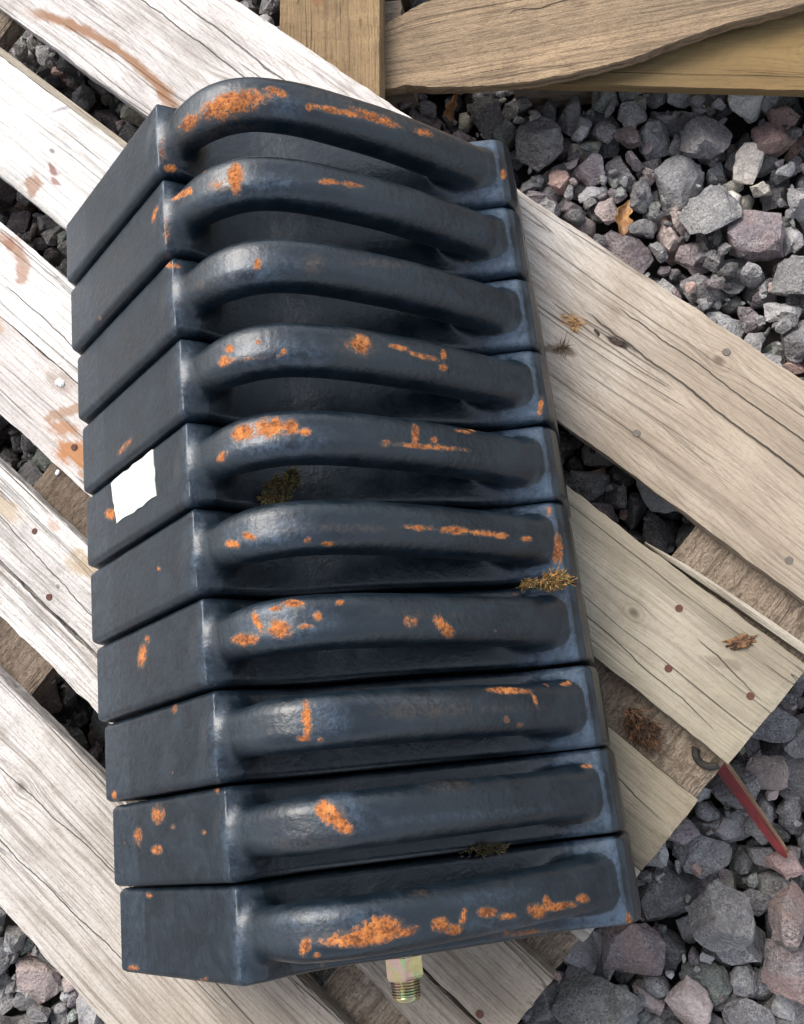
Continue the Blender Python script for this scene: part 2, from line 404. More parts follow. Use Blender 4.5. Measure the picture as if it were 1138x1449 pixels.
# stones of the gravel heap at rest: prototype, size, x, y, z in mm, turn (x, y, z of a quaternion, hundredths)
STONES = [
14,101,12,-27,-1,-83,36,40,3,109,-662,-398,-20,-92,-2,35,9,109,155,-388,-34,-90,19,-34,19,88,12,431,-19,94,-17,-1,18,108,-391,-326,-12,36,-91,-6,14,96,-797,-409,-30,-19,-90,-36,
3,96,-72,-311,-26,-35,-22,24,14,84,345,436,-23,-6,15,-86,1,93,228,-511,-10,-15,11,95,3,99,-156,-372,-27,-94,22,15,20,103,-662,-518,-43,-8,-17,67,21,106,373,-261,-39,51,66,17,
6,93,364,244,-36,96,-23,-6,20,89,-350,-274,-12,51,-84,-12,2,107,-458,-170,-44,-15,-26,93,19,77,-575,-158,-15,90,-14,-7,18,90,179,59,-17,67,73,-3,19,76,-499,633,-13,-8,35,-90,
21,88,-818,-248,-27,26,-26,70,9,91,-370,-55,-26,77,-58,20,11,92,124,19,-15,70,70,-2,18,96,273,-264,-43,-99,8,4,5,95,-175,99,-21,89,42,11,22,76,-486,404,-25,-95,26,6,
21,97,-734,-267,-24,5,-81,56,1,87,-821,235,-24,2,40,79,5,103,-105,-114,-22,-84,-16,35,12,86,150,443,-3,-19,-96,-16,14,90,207,-357,-28,-16,42,15,5,97,49,-85,-7,-23,-10,19,
1,80,8,291,-30,-82,51,-15,17,83,-44,-356,-22,-21,29,-85,3,77,-191,-333,-20,-31,-18,-35,18,81,-763,262,-17,-40,83,29,3,85,341,-402,-47,21,-26,84,22,72,-592,115,-10,61,-77,-6,
16,94,53,187,-4,12,-50,-84,21,87,-156,-2,-13,96,12,4,3,74,315,29,-12,2,-17,95,23,70,-787,-348,-13,43,-88,11,22,75,-801,575,-18,-86,-48,-7,22,83,82,510,-23,-56,-78,-8,
17,92,323,333,-38,-69,63,10,23,82,314,-199,-43,-6,-13,88,16,97,-352,-418,-30,-29,-12,-84,18,79,-710,-3,-10,46,-88,-4,20,82,-646,-254,-45,-14,19,-93,14,73,207,130,-21,-15,13,70,
11,88,-233,81,-2,84,43,-11,21,84,-231,472,-20,46,-5,56,22,73,-420,-86,-24,90,-29,14,14,69,-45,-414,-18,69,64,-3,4,98,-324,68,-39,44,-27,-65,14,77,-156,-161,-3,43,77,-18,
23,67,-120,241,-11,93,-31,-9,6,81,-252,-121,-23,-94,23,19,13,91,33,-211,-23,-42,-80,-29,14,71,-301,282,-26,13,-6,-97,12,84,-245,532,-25,-4,46,-82,11,83,-696,-356,-43,90,-37,-10,
2,91,-158,-220,-8,48,-71,-48,7,81,104,-249,-22,-75,44,17,21,80,19,-532,-14,-7,-24,60,20,74,-545,-49,-8,13,-1,26,9,77,-408,533,-27,-74,-64,4,7,80,-28,156,-16,-60,20,12,
23,74,-835,-29,-41,-23,6,68,19,70,172,654,-13,-78,59,7,16,80,-63,567,-2,-46,-66,-6,7,85,-341,-507,-34,-68,-15,65,4,89,9,-465,-6,-9,-93,19,15,85,-294,-128,-31,9,18,73,
23,65,-697,-504,-23,-5,-16,-43,14,66,-631,-330,-30,-65,-73,-15,6,74,-76,-158,8,31,6,10,7,79,-15,-504,-32,24,-36,-69,14,88,-258,-218,-45,1,-9,8,14,69,-723,249,-39,-29,-25,19,
17,86,-402,-487,-45,21,91,-7,13,83,-713,-192,-20,36,-41,81,12,84,387,418,-5,-57,77,-12,15,82,379,-92,-25,-57,-76,12,9,74,-661,189,-32,-95,-12,-16,1,71,-479,-211,-18,92,-7,14,
8,89,322,174,-6,-48,-61,53,19,67,-550,8,-26,-20,-58,77,23,70,-792,14,-47,-30,94,6,12,75,194,-137,-10,76,-59,-1,17,95,-758,-54,-31,45,-29,74,14,75,-445,588,-5,50,63,-53,
17,65,-475,816,-9,-71,-69,5,14,61,255,353,-17,69,-70,-9,6,78,60,-534,-36,-28,-47,-82,6,76,-46,-159,-23,-48,86,0,8,84,129,-46,-8,-11,-79,58,14,76,69,18,-31,-81,23,22,
7,79,-157,-313,-31,52,76,-32,3,71,147,936,-27,-95,-9,23,17,62,-812,815,-26,-1,-5,-16,20,73,-750,-120,-23,-73,64,-2,8,82,190,-235,-16,76,-49,-28,15,77,-547,-102,-19,-52,63,-50,
15,83,184,-62,-5,-7,95,14,0,79,-514,767,-15,75,-62,10,2,78,-144,-536,-51,-97,1,7,23,60,172,-284,-21,7,-4,5,1,80,-827,715,-29,46,-41,-39,7,73,385,-505,-35,-34,10,-1,
6,70,-68,957,-10,-93,-4,-8,6,70,207,472,-16,-94,11,27,16,78,392,482,-12,47,-86,8,23,63,-488,52,-19,-18,-19,-2,17,67,11,-273,-16,-91,15,12,1,67,-603,677,-38,-1,97,15,
20,73,-425,672,-20,-23,-96,7,16,74,-554,-259,-26,-51,-63,-48,17,72,-665,958,-35,-71,-53,44,15,79,-273,29,-3,-47,-46,32,2,80,-522,-302,-5,92,-25,-25,15,79,-306,-294,-25,-26,14,94,
14,67,236,-18,-17,13,-2,94,13,75,14,-368,-2,62,45,-35,21,65,-542,952,-33,16,-29,-25,19,60,-412,833,-21,7,0,90,9,72,48,242,-19,-92,21,-19,17,67,-467,-123,-20,-76,-59,-24,
14,58,-651,-74,-10,99,-8,1,7,69,-415,-412,-37,-21,80,-44,3,80,-26,-448,-28,-78,-44,11,6,79,-191,-137,-42,-62,62,44,1,74,-50,-503,-40,-34,46,-81,7,76,-368,542,-37,67,66,15,
10,73,-307,-378,-22,64,49,28,7,70,370,-418,-27,33,-89,-19,0,83,-306,20,-37,-93,6,16,11,76,-832,-373,-39,-36,-22,49,5,80,-471,185,-23,-42,-80,11,16,72,89,657,-23,68,-65,29,
1,87,157,-97,-34,-17,12,78,23,64,-641,67,-6,-4,94,30,10,77,365,-456,-38,66,22,38,12,69,-458,474,-26,-15,38,-54,18,73,325,-247,-28,-69,-63,11,4,71,-761,-179,-21,-85,-49,9,
7,73,-487,-295,-29,4,10,83,17,93,123,-455,-25,-36,62,43,16,76,-297,574,-19,11,-11,-67,12,72,-655,602,-35,-23,24,21,2,67,-161,175,-13,-89,19,-9,15,73,232,570,-20,17,-44,-82,
2,73,197,903,-23,27,22,-58,19,57,-312,-58,-24,12,42,-85,18,69,129,562,-15,-35,-17,-85,14,78,-516,-108,-35,26,-65,-68,9,84,265,126,-30,-70,-62,-16,1,69,-248,167,-38,-84,43,-19,
8,78,364,0,-27,25,45,82,2,80,-463,-408,-39,-24,-36,67,22,63,-793,-105,-32,-86,46,-17,4,71,-312,349,-16,-11,-85,47,1,71,171,265,-21,74,54,-38,5,76,373,621,-18,-31,8,92,
13,75,309,224,-26,-75,-17,-8,13,68,162,227,-23,-23,-14,-17,1,61,-197,197,-21,67,65,5,18,81,-293,681,-1,53,-8,65,14,66,-830,90,-17,-72,46,36,21,64,-32,-221,-15,52,1,82,
6,68,312,313,-7,-65,-25,37,17,58,-203,724,-11,37,90,18,1,63,234,233,-25,-20,-96,0,19,54,293,952,-25,73,-53,-32,14,76,-126,-188,-39,-11,-8,98,4,73,-332,322,-23,-93,22,13,
12,69,-570,-522,-12,50,55,60,7,68,-689,-277,-22,-36,87,-5,3,65,-57,236,-43,-50,85,-8,4,76,-518,-480,-22,-85,49,11,23,65,-723,-321,-27,22,-85,45,4,86,-832,-128,-33,-90,5,-22,
19,66,-389,-367,-39,5,86,42,23,54,-488,-386,-26,-84,-52,11,17,57,63,724,-27,-19,2,-74,16,67,-523,228,-5,-35,34,52,19,70,-546,86,-32,9,23,-41,5,73,-672,92,-18,0,21,3,
4,74,-199,-406,-36,-26,-18,64,1,58,-176,-477,-26,-90,-30,14,18,71,356,-535,-40,22,20,77,13,69,-225,-383,-23,-33,-38,-17,21,63,-708,833,-15,-10,-8,-91,4,74,107,-108,-17,-89,-26,-33,
4,68,70,-172,-18,-83,-18,3,23,55,-607,-254,-29,77,61,14,14,58,-149,-444,-25,-22,-93,26,21,62,-475,-39,-24,25,-11,71,11,81,-429,79,-32,41,-89,-16,22,56,191,993,-24,-7,14,-93,
23,62,-472,-81,-26,82,40,-36,9,77,340,-279,-37,-36,4,92,0,78,-375,116,-34,-66,63,5,20,70,-525,-388,-21,46,65,19,13,70,-768,-451,-31,27,33,37,5,69,-363,-475,-21,-9,18,80,
22,74,-679,-308,-32,-14,-53,-51,22,55,-163,-279,-11,98,-3,-3,22,62,-243,-347,-29,-84,-44,-20,8,80,250,722,-30,40,-25,-48,14,74,-463,-530,-33,-84,-26,-34,1,72,-481,94,-13,71,-3,-39,
17,54,-226,377,-33,78,60,-2,17,67,-195,615,-19,-18,-91,20,11,64,-647,-440,-27,-10,-8,33,17,55,-185,-98,-11,-22,92,-17,8,75,-632,-37,-9,1,42,-82,8,75,103,-491,-23,-27,89,-28,
19,61,-127,385,-8,37,35,-82,22,58,102,158,-22,93,-23,-20,16,71,-812,442,-43,2,16,82,9,83,-31,613,-44,-79,31,-50,6,61,316,855,-15,30,87,-36,14,52,133,73,-22,4,-6,27,
23,56,-497,14,-23,-24,11,0,22,77,-309,833,-35,81,-53,19,23,69,-652,450,-35,1,-1,-41,8,77,137,645,-13,-89,-39,-18,3,61,-714,167,-22,-26,92,-11,17,65,263,-447,-19,33,-18,-74,
19,56,269,832,-20,-95,-25,6,13,69,53,-462,-32,27,20,16,18,68,-422,184,-6,52,71,39,1,71,382,162,-38,82,-18,45,23,54,-437,335,-12,16,96,13,3,57,406,719,-34,2,1,65,
14,59,-450,-309,-37,85,-17,-45,17,53,130,135,-15,3,99,8,14,57,-80,451,-3,-42,7,-61,23,75,-782,148,-29,18,-68,-69,17,58,-337,445,-14,-35,-89,-17,1,65,-265,-263,-27,86,-30,19,
21,64,14,238,-7,92,-23,-14,21,75,-599,-232,-36,40,87,21,6,64,137,-530,-25,78,60,6,17,54,275,69,-11,73,62,-17,5,74,-742,290,-35,32,-10,83,15,75,-92,374,-27,17,23,93,
4,67,100,920,-22,-92,-9,-11,10,68,-290,-413,-47,90,16,0,16,73,375,317,-20,38,77,-46,17,53,263,-217,-28,80,-57,-10,5,80,148,902,-14,-81,-19,-44,23,59,-659,316,-30,22,-93,-16,
7,70,-442,115,-5,4,-25,-14,4,73,11,67,-3,58,41,67,18,57,109,-320,-17,2,94,23,17,66,304,-124,-42,-62,68,-35,0,75,-331,992,-47,-85,5,-9,15,70,-295,441,-21,9,9,-94,
2,67,-47,370,-15,-79,-14,21,22,61,81,-25,-18,2,-95,27,17,55,-382,798,-13,-41,84,-10,21,64,406,28,-10,36,7,48,13,70,228,-104,-32,45,40,-48,3,54,-94,725,-17,-31,-5,-64,
16,71,-437,-452,-25,37,-32,64,15,69,-122,-69,-16,77,-20,14,23,52,-710,546,-19,-13,-15,-6,22,73,-19,-366,-31,5,-84,-39,9,64,1,385,-36,-6,-89,17,14,63,-681,41,-6,15,59,76,
7,65,109,236,-17,25,-93,-21,19,68,251,-186,-21,25,-53,-70,21,71,-767,1007,-43,77,-4,-32,1,58,-563,755,-23,-23,-7,-46,16,63,-279,-22,-26,-14,38,90,14,71,220,-470,-47,-8,8,-97,
1,59,-837,-537,-37,-29,29,19,13,69,-72,306,-10,83,-9,-46,14,56,343,-54,-24,53,-76,-13,23,56,-123,552,-11,66,66,1,15,75,-714,310,-24,-27,-26,-65,21,67,-790,659,-14,63,34,37,
16,69,-751,106,-36,71,68,7,1,55,234,849,-15,33,91,17,7,60,-565,789,-18,77,-43,-19,1,59,363,922,-29,-82,-19,-31,6,66,-548,455,-37,-53,57,-60,11,68,-791,786,-46,6,5,-99,
16,68,-284,825,2,3,3,-43,12,61,56,566,-22,68,-47,-44,13,68,-842,-334,-21,76,-10,-61,17,58,-609,-524,-19,-1,90,-40,16,63,-421,-238,-31,-46,-84,2,11,67,-269,393,-31,-23,3,-48,
10,69,-767,850,-21,12,42,-67,15,78,-611,-494,-16,79,-14,46,16,71,-612,-181,-37,-5,-49,18,17,52,-134,157,-17,-22,94,-12,0,72,-463,4,-23,-85,32,28,7,65,-15,8,3,-40,29,-81,
6,61,-318,-228,-31,-66,-16,28,13,64,-188,840,-4,-7,-16,-36,14,51,-598,-456,-22,24,93,-12,3,67,-515,724,-32,-3,-33,82,6,64,95,-146,-25,-40,9,-8,6,59,-646,282,-11,20,19,-32,
15,75,356,117,-45,-43,89,-7,5,69,342,-339,-33,-27,-39,28,22,66,-544,-195,-17,-1,46,-22,23,50,-215,-216,-22,-3,2,83,22,54,289,432,-9,-36,-2,10,11,61,-640,163,-12,-28,11,-7,
20,65,-251,-163,-44,86,22,14,13,67,-44,31,-13,96,-17,16,16,64,-36,418,2,44,-6,-26,15,68,370,292,-43,-2,68,-71,1,67,253,216,6,-15,-55,53,11,65,-523,-534,-14,-37,11,-33,
22,56,-708,735,-7,60,-77,19,22,56,-198,889,-34,-29,93,18,20,73,304,-503,-39,31,10,0,12,59,55,-310,-16,-82,54,7,10,70,-811,-55,-45,17,-5,-95,18,73,-559,-380,-47,-99,-6,4,
17,53,93,427,-20,-94,-23,21,8,85,-835,113,-39,6,45,-54,5,68,195,-455,-25,81,11,-5,19,55,275,792,-29,84,40,-26,18,60,-169,709,-5,2,-25,-70,11,66,-578,486,-26,-41,-24,-28,
12,61,-647,841,-1,-11,-7,-86,7,72,-165,149,-40,43,81,-33,19,52,400,-531,-50,47,82,14,2,79,-196,-176,-32,-2,-70,70,20,56,124,276,-17,23,94,-20,1,56,-798,-296,-27,-1,-93,11,
23,63,-606,-47,-38,-16,-31,-44,21,58,-710,357,-23,33,-16,42,10,64,-179,297,-25,41,70,53,6,55,-445,-275,-29,-38,84,-34,6,92,-6,-59,-38,25,-41,-82,13,78,-474,351,-36,-36,31,33,
3,59,-765,8,-20,-84,49,0,20,101,-37,-126,-43,0,-19,91,10,65,-95,45,-14,-41,-25,34,20,80,244,772,-47,-5,-18,80,9,79,-809,-160,-41,-46,-46,-3,22,55,-562,-355,-19,-1,-25,-51,
1,58,257,-395,-35,53,78,23,22,58,173,159,-10,13,20,6,0,68,-31,187,-16,-5,91,-27,10,75,197,-403,-42,57,65,8,3,62,258,267,-23,-18,-35,-86,19,50,-277,498,-16,6,-1,92,
18,62,-537,-150,-7,42,-76,-33,20,64,-37,-105,-8,-40,17,-23,22,53,-415,460,-6,7,94,13,19,52,52,686,-14,42,86,-6,16,64,334,649,-40,-36,-36,-43,4,66,406,678,-31,-74,25,-45,
14,53,-519,922,-15,-22,21,75,14,67,-325,-546,-21,26,47,-14,16,73,-538,-318,-29,5,-87,-30,17,51,-228,-58,-29,-89,36,23,11,62,-110,435,-17,24,0,-28,20,57,-453,555,-17,62,76,-5,
4,66,308,617,-10,44,-86,-8,12,60,190,329,-7,-37,-3,73,14,66,50,-343,-11,-54,27,14,17,51,197,397,-12,-50,82,-22,11,63,-280,971,-20,-88,-20,41,21,56,-604,-77,-21,26,-19,-18,
17,63,-29,-272,-23,-86,34,-26,20,54,-344,937,-14,-45,84,26,9,55,323,-320,-26,-88,-43,2,3,62,73,1004,-43,98,-4,4,22,75,-139,532,-33,-63,1,-75,3,62,-536,487,-26,18,-51,-30,
3,59,45,140,-18,52,-61,-41,14,65,109,-431,-42,20,76,-36,6,60,232,45,-23,-35,83,41,3,59,-713,-56,-26,23,-39,49,10,72,-114,-163,-19,73,-36,2,14,48,11,937,-13,15,-28,89,
20,54,65,820,-11,16,-11,96,17,67,316,951,-47,37,91,8,19,62,223,661,-29,-27,-89,16,16,59,-43,800,-3,29,29,-27,17,66,-246,277,-43,-90,-12,-28,14,70,-40,132,-46,83,-29,-14,
12,78,-380,34,-32,10,68,70,6,53,-192,250,-29,-10,82,-54,6,55,-693,427,-25,-71,-68,6,11,60,-398,-439,-31,32,2,-35,12,65,-425,626,-18,-19,-67,-67,21,61,325,399,-23,52,-51,-28,
11,66,334,-442,-23,-42,-19,38,7,63,-251,-532,-38,-83,37,35,5,69,117,348,-27,-16,2,-79,4,61,-254,251,-30,-43,75,-47,13,64,362,962,-35,-64,-67,25,23,68,-89,-469,-34,76,-8,11,
17,53,-394,282,-27,-31,-18,-36,17,52,-264,732,-13,-33,-88,19,20,62,-605,728,-27,-19,15,80,22,64,-613,-139,-41,43,0,26,12,60,-843,796,-19,-39,-57,33,10,63,-473,-482,-20,-29,18,18,
10,64,-720,890,-15,-20,20,88,1,55,-21,258,-10,14,26,-58,8,68,-420,-41,-22,25,90,31,7,58,158,-219,-15,60,50,25,5,84,-377,-261,-40,97,-7,-16,18,57,345,716,-12,97,-2,11,
12,81,-76,-61,-34,73,-14,-64,22,61,-211,412,-34,4,-94,21,10,70,181,-162,-40,23,85,16,11,60,-491,978,-21,72,-61,-28,21,57,166,6,-1,-85,-26,19,5,63,-686,136,-31,17,-33,-26,
17,68,138,-319,-43,-49,79,-32,13,59,-50,-264,-8,1,-38,65,12,55,-834,1002,-21,-29,-13,5,8,68,-378,456,-24,-80,35,6,6,60,276,-144,-14,75,-45,-1,16,56,238,95,8,59,-72,29,
3,77,-712,-173,-42,0,69,71,15,67,-564,-305,-49,40,12,49,0,64,-346,-8,-19,69,63,-16,11,69,285,-542,-17,0,-65,75,7,63,271,535,-17,-93,33,-9,12,58,-60,981,-24,-96,-3,-17,
15,58,-193,136,-18,-78,-60,14,18,57,-276,648,-22,-14,-44,86,1,50,221,-404,-20,92,28,-9,19,51,-564,998,-24,47,62,35,13,63,-160,661,-8,-14,-88,39,20,54,223,-71,-24,-93,-23,23,
6,53,-384,635,-15,47,-28,-53,14,58,-131,-28,-12,-67,-2,42,4,57,156,612,-9,41,-29,0,18,59,207,-314,-45,16,-50,64,19,64,-387,710,-29,-49,5,-35,23,49,-414,-368,-32,-1,95,26,
12,64,-232,-492,-48,-28,-5,33,16,60,-544,664,-1,-27,-81,-34,23,50,-469,746,-18,91,26,27,19,67,-638,387,-36,53,-6,-6,3,53,162,-535,-12,26,-22,72,21,56,-233,354,-29,49,-28,-26,
16,57,-17,762,-25,-2,56,28,14,53,-239,-20,-10,-42,25,-74,15,61,-594,320,-16,-82,42,21,4,59,-31,921,-19,-51,-33,9,17,60,35,65,-35,-41,5,65,15,57,-770,956,-22,-41,-83,34,
14,52,-721,926,-26,-72,-53,40,21,52,-756,-540,-54,29,6,95,6,57,-12,537,-20,0,89,-16,11,57,329,484,-17,94,-18,-24,19,46,-449,241,-9,21,-96,-12,13,67,-587,69,-40,-13,54,-20,
13,60,-788,935,-29,-30,16,-60,19,48,-366,414,-19,-14,-10,92,2,55,214,882,-2,-34,-91,21,0,69,-49,-76,-12,-18,78,-51,17,46,-271,606,-16,15,2,35,12,55,-659,816,-17,-15,98,-1,
10,67,-30,-41,-20,-30,94,11,1,55,-355,-100,-23,-83,31,-8,18,69,5,-110,-14,-71,18,-39,5,62,100,-539,-35,-24,-92,-9,12,57,12,883,-18,33,35,10,4,62,-804,527,-34,-4,96,-12,
2,61,-734,-523,-36,-70,28,-50,8,62,-106,114,-25,-73,65,-9,3,53,-121,499,-18,8,-23,15,15,60,376,-133,-25,1,97,19,5,59,-111,-295,-20,15,-31,-91,3,55,-358,866,-14,43,73,48,
20,52,-418,61,-9,62,-75,5,17,70,113,-82,-35,42,-4,-89,7,58,353,374,-19,0,-97,-3,23,46,175,803,-18,94,-28,-10,11,74,-217,129,-41,-44,88,-3,6,54,-560,310,-22,32,89,-24,
9,55,55,388,-24,-62,72,-22,20,78,180,611,-35,-28,-18,92,11,68,-117,-497,-35,60,35,41,17,57,-332,411,-22,-38,-27,61,20,53,-323,863,-11,16,-16,66,14,50,-159,-504,-32,-25,-43,-5,
21,63,150,-497,-53,-21,-20,-82,1,50,-163,-409,-21,-21,35,73,13,57,-104,-383,-4,88,-23,-36,21,60,-389,884,-33,16,-42,-45,7,59,-723,-411,-50,-45,86,-17,2,56,-315,-324,-38,-27,-92,9,
18,53,-450,271,-23,85,47,15,6,63,-61,-239,-29,42,53,27,18,52,70,96,-30,-15,-10,56,19,63,-816,-428,-54,-32,4,0,6,56,211,812,-15,2,29,-31,17,60,-839,-70,-29,7,-53,57,
1,64,-511,-167,-20,-77,-21,39,18,56,-242,-475,-28,63,-74,14,20,52,-334,-197,-26,-11,5,32,19,59,-506,311,-35,69,-53,0,21,64,-833,-208,-49,-7,-40,-28,9,54,245,472,-15,-97,1,3,
16,60,-488,-242,-33,4,34,65,13,58,400,-447,-43,-92,13,-33,21,57,-387,-164,-14,81,4,-31,6,52,-101,1000,-33,23,0,-91,11,57,-678,-148,-18,-66,66,9,11,58,-285,-454,-44,66,55,10,
15,63,139,747,-22,-24,11,29,1,57,-829,346,-24,-49,-61,-21,0,66,-394,30,-14,-30,79,30,17,61,-202,304,-21,3,77,14,14,47,-847,-284,-48,-64,-72,0,11,68,163,104,-27,-85,-47,7,
10,52,339,685,-24,-10,27,-90,16,58,-467,682,-9,-96,9,-2,8,61,-264,345,-21,-79,-57,3,15,57,-101,-352,-20,18,-52,-81,12,65,-533,254,-36,-7,-64,-70,7,53,-530,1011,-15,-15,-80,-51,
5,64,-9,953,-29,-94,-28,-3,4,64,394,-201,-35,87,-19,25,1,63,-745,338,-43,39,-70,54,21,55,-763,683,-26,16,-34,26,1,57,-557,893,-17,39,-24,42,1,48,-63,488,-8,-57,78,13,
7,60,-135,114,-49,-73,-8,36,7,53,-34,447,-9,7,-38,-90,21,70,-7,52,-39,11,-32,89,20,48,-353,847,0,-18,3,-93,1,49,-663,-191,-16,-72,52,-44,19,56,-75,-413,-44,-17,6,-77,
4,60,-273,182,-16,59,-42,-44,20,49,-292,-269,-4,90,21,-11,22,54,-518,-33,-31,-32,93,11,23,56,246,-533,-43,-87,31,-22,0,57,-648,244,-30,-97,11,10,18,67,-682,9,-30,-10,-36,71,
15,61,-592,573,-16,-33,-5,22,0,62,-634,747,-12,-84,0,25,18,50,-361,84,-13,-46,87,5,23,57,-797,-230,-48,-12,-4,0,1,57,284,-185,-14,47,-9,30,1,46,-732,684,-5,94,-25,-13,
22,49,-471,940,-26,-28,-90,-18,18,63,-197,-67,-20,46,-29,58,13,53,337,-112,-16,22,90,30,19,49,-768,-492,-48,88,34,-16,11,50,-198,26,-8,59,79,2,19,45,214,688,-14,-41,24,-56,
2,52,-669,231,-21,9,-9,-12,23,58,-799,-323,-46,66,-69,18,19,48,-729,597,-19,-27,51,-76,1,48,-167,950,-11,28,-95,4,16,60,-258,-437,-29,-71,-43,28,3,48,-710,444,-13,5,-39,77,
12,57,227,420,-15,-95,0,-15,20,54,293,-67,-19,83,-33,-27,11,57,-240,128,-22,9,-27,54,15,63,-531,287,-21,63,-43,12,1,50,296,257,-16,-92,-33,10,15,62,-347,42,-12,-46,15,-68,
13,59,401,-481,-34,67,50,50,13,52,-134,901,-15,74,62,-8,20,65,-825,393,-27,-63,24,-20,1,46,-739,743,-21,65,-64,39,6,52,230,-154,-25,38,-64,-58,19,44,-606,271,-20,-47,-10,11,
18,57,-366,-194,-34,2,87,-12,3,65,-283,132,-27,-32,16,-66,0,69,-382,183,-44,-35,-62,63,22,52,-835,883,-26,55,60,36,20,48,53,854,-17,91,-37,-6,3,55,-752,-222,-43,23,-93,25,
7,62,24,529,-27,-77,52,12,11,57,-668,-23,-19,-53,71,45,8,62,-802,-511,-49,8,94,-24,13,54,-44,337,-11,10,0,-97,18,52,243,988,-49,-22,96,-5,12,61,-214,-324,-39,-57,-76,19,
8,77,-55,408,-22,4,15,84,13,52,-294,-242,-19,70,-67,-15,20,50,-103,1,-10,11,-95,-21,13,61,-531,158,-13,45,-32,-31,17,48,75,896,-14,-36,-21,-71,23,59,26,109,-36,8,61,75,
4,52,93,391,-9,34,-17,-41,4,72,-511,-517,-44,-3,52,81,12,54,-439,-347,-47,54,-82,-11,20,49,-448,-376,-26,-3,16,79,21,58,-765,-309,-43,-47,55,-25,13,58,403,-325,-46,-96,16,-19,
18,58,73,-291,-30,-2,-22,92,1,59,-141,811,-3,-26,67,-22,20,62,-436,728,-32,-95,23,12,5,63,335,599,-26,33,-47,-48,15,54,-2,650,-15,24,-13,-7,3,45,-345,-157,-29,82,46,2,
2,53,-449,912,-26,79,59,1,2,54,-505,366,-19,98,-11,-7,7,67,-403,336,-46,-56,-68,41,4,58,-582,256,-32,-20,63,68,19,62,-155,-73,0,52,-17,-27,11,56,-690,1004,-23,38,5,0,
21,49,292,-352,-34,24,-45,12,2,64,194,-30,-31,-54,-77,30,17,67,-417,-281,-40,35,85,11,16,55,-155,587,-32,-70,-36,-16,9,62,-538,-346,-51,29,-83,37,16,62,333,283,-24,26,-25,73,
3,56,244,921,-39,-42,-6,37,1,52,-350,904,-32,-62,-58,-3,12,53,-697,100,-32,-29,29,-54,10,54,-87,-499,-49,-40,-8,63,10,66,292,185,-20,-57,48,29,4,58,77,126,-18,84,-43,-20,
8,65,-595,858,-21,47,26,-79,13,52,-114,-251,-6,-45,-6,-5,6,48,-629,793,-18,-45,87,-4,12,51,-832,516,-20,32,35,-87,4,58,-694,-429,-42,-57,32,-7,2,55,51,-366,-14,-6,-80,40,
14,63,-64,67,-46,-90,35,-14,12,51,-714,-463,-30,-39,-39,71,18,56,-606,-376,-45,9,-17,-76,17,83,51,-102,-31,-12,-26,-88,2,58,-175,540,-21,51,53,-66,22,43,-739,473,-12,-9,6,7,
5,53,-75,-544,-31,10,-24,-89,15,63,-727,202,-44,-12,-55,-71,13,53,-108,-429,-29,37,80,16,10,59,-747,-77,-29,94,-2,-31,12,62,-341,-368,-37,-55,-35,-40,20,62,-181,-229,-20,-62,-56,40,
17,68,260,491,-35,13,-47,78,23,63,-162,767,-17,-65,-8,43,20,48,-811,310,-30,-54,82,-10,19,55,-266,-385,-33,-60,-44,57,3,51,-746,447,-21,-32,-27,-59,18,63,-434,-505,-24,79,-23,44,
19,59,-447,392,-45,-4,-29,54,19,44,-225,-428,-23,70,-42,-2,9,68,275,-112,-36,11,-35,-41,19,47,-26,107,-8,-32,-47,40,23,56,-73,-11,-22,60,-25,74,6,53,-587,-406,-37,-52,57,60,
2,48,-809,898,-26,-88,-39,1,5,55,-427,7,-9,-12,-1,17,4,60,194,209,-16,-59,29,74,10,57,309,-32,-30,-5,34,-55,18,59,-61,100,-25,-24,13,74,15,58,-187,-197,0,59,-3,-39,
15,52,-233,710,-21,26,42,69,10,57,-707,208,-23,18,33,76,0,77,-430,-208,-33,47,-79,37,13,54,-481,314,-17,-89,-33,-5,17,41,-263,870,-3,90,39,-6,13,58,-557,636,-20,-84,12,41,
18,54,-426,-132,-17,-18,-42,-48,10,62,-232,310,-30,33,6,-67,16,54,-392,-215,-18,-71,-8,-68,2,50,295,384,-3,-84,46,11,14,42,-385,428,-6,-16,0,-57,18,50,-285,-331,-22,89,41,-5,
1,48,-334,-342,-23,-22,-88,30,18,48,143,168,-16,-31,88,33,5,54,-778,400,-28,31,17,92,13,60,-661,542,-28,5,52,53,0,91,-243,47,-35,16,-11,-64,1,46,-343,761,-8,-89,-36,-21,
19,54,-190,444,-40,24,22,-92,4,57,384,644,-38,-35,-87,32,2,52,126,1004,-26,-53,60,-20,19,48,245,444,-33,-2,-20,97,6,47,149,842,-19,78,-11,-20,7,52,206,171,-31,80,-37,-19,
17,42,105,456,-16,81,-54,13,12,50,-746,-374,-32,5,-12,-82,14,56,-494,1007,-39,-33,-79,-49,1,47,-765,422,-52,33,-92,4,21,51,-780,-22,-31,79,31,-47,10,55,398,-50,-49,89,17,0,
1,58,-145,277,-35,15,-63,-12,18,56,-231,603,-20,-21,-80,51,21,53,-811,115,-15,-59,-11,-47,3,49,-490,-548,-20,-6,18,-5,4,51,-127,602,-20,21,-20,-72,3,53,77,-377,-16,-65,70,-26,
14,53,-74,862,-19,63,-44,-50,22,56,-741,-343,-55,55,-81,-13,21,54,-357,723,-7,-74,-18,62,21,56,263,763,-16,4,-70,67,22,44,-597,937,-22,-89,-42,0,1,66,-128,-255,-42,-50,46,-71,
1,54,-632,212,-29,-2,-63,9,21,50,-563,511,-19,-34,-24,40,17,51,269,684,-28,-37,-10,68,2,58,-726,651,-19,-56,69,17,7,51,-416,793,-25,93,12,-23,4,50,-507,536,-14,63,72,-24,
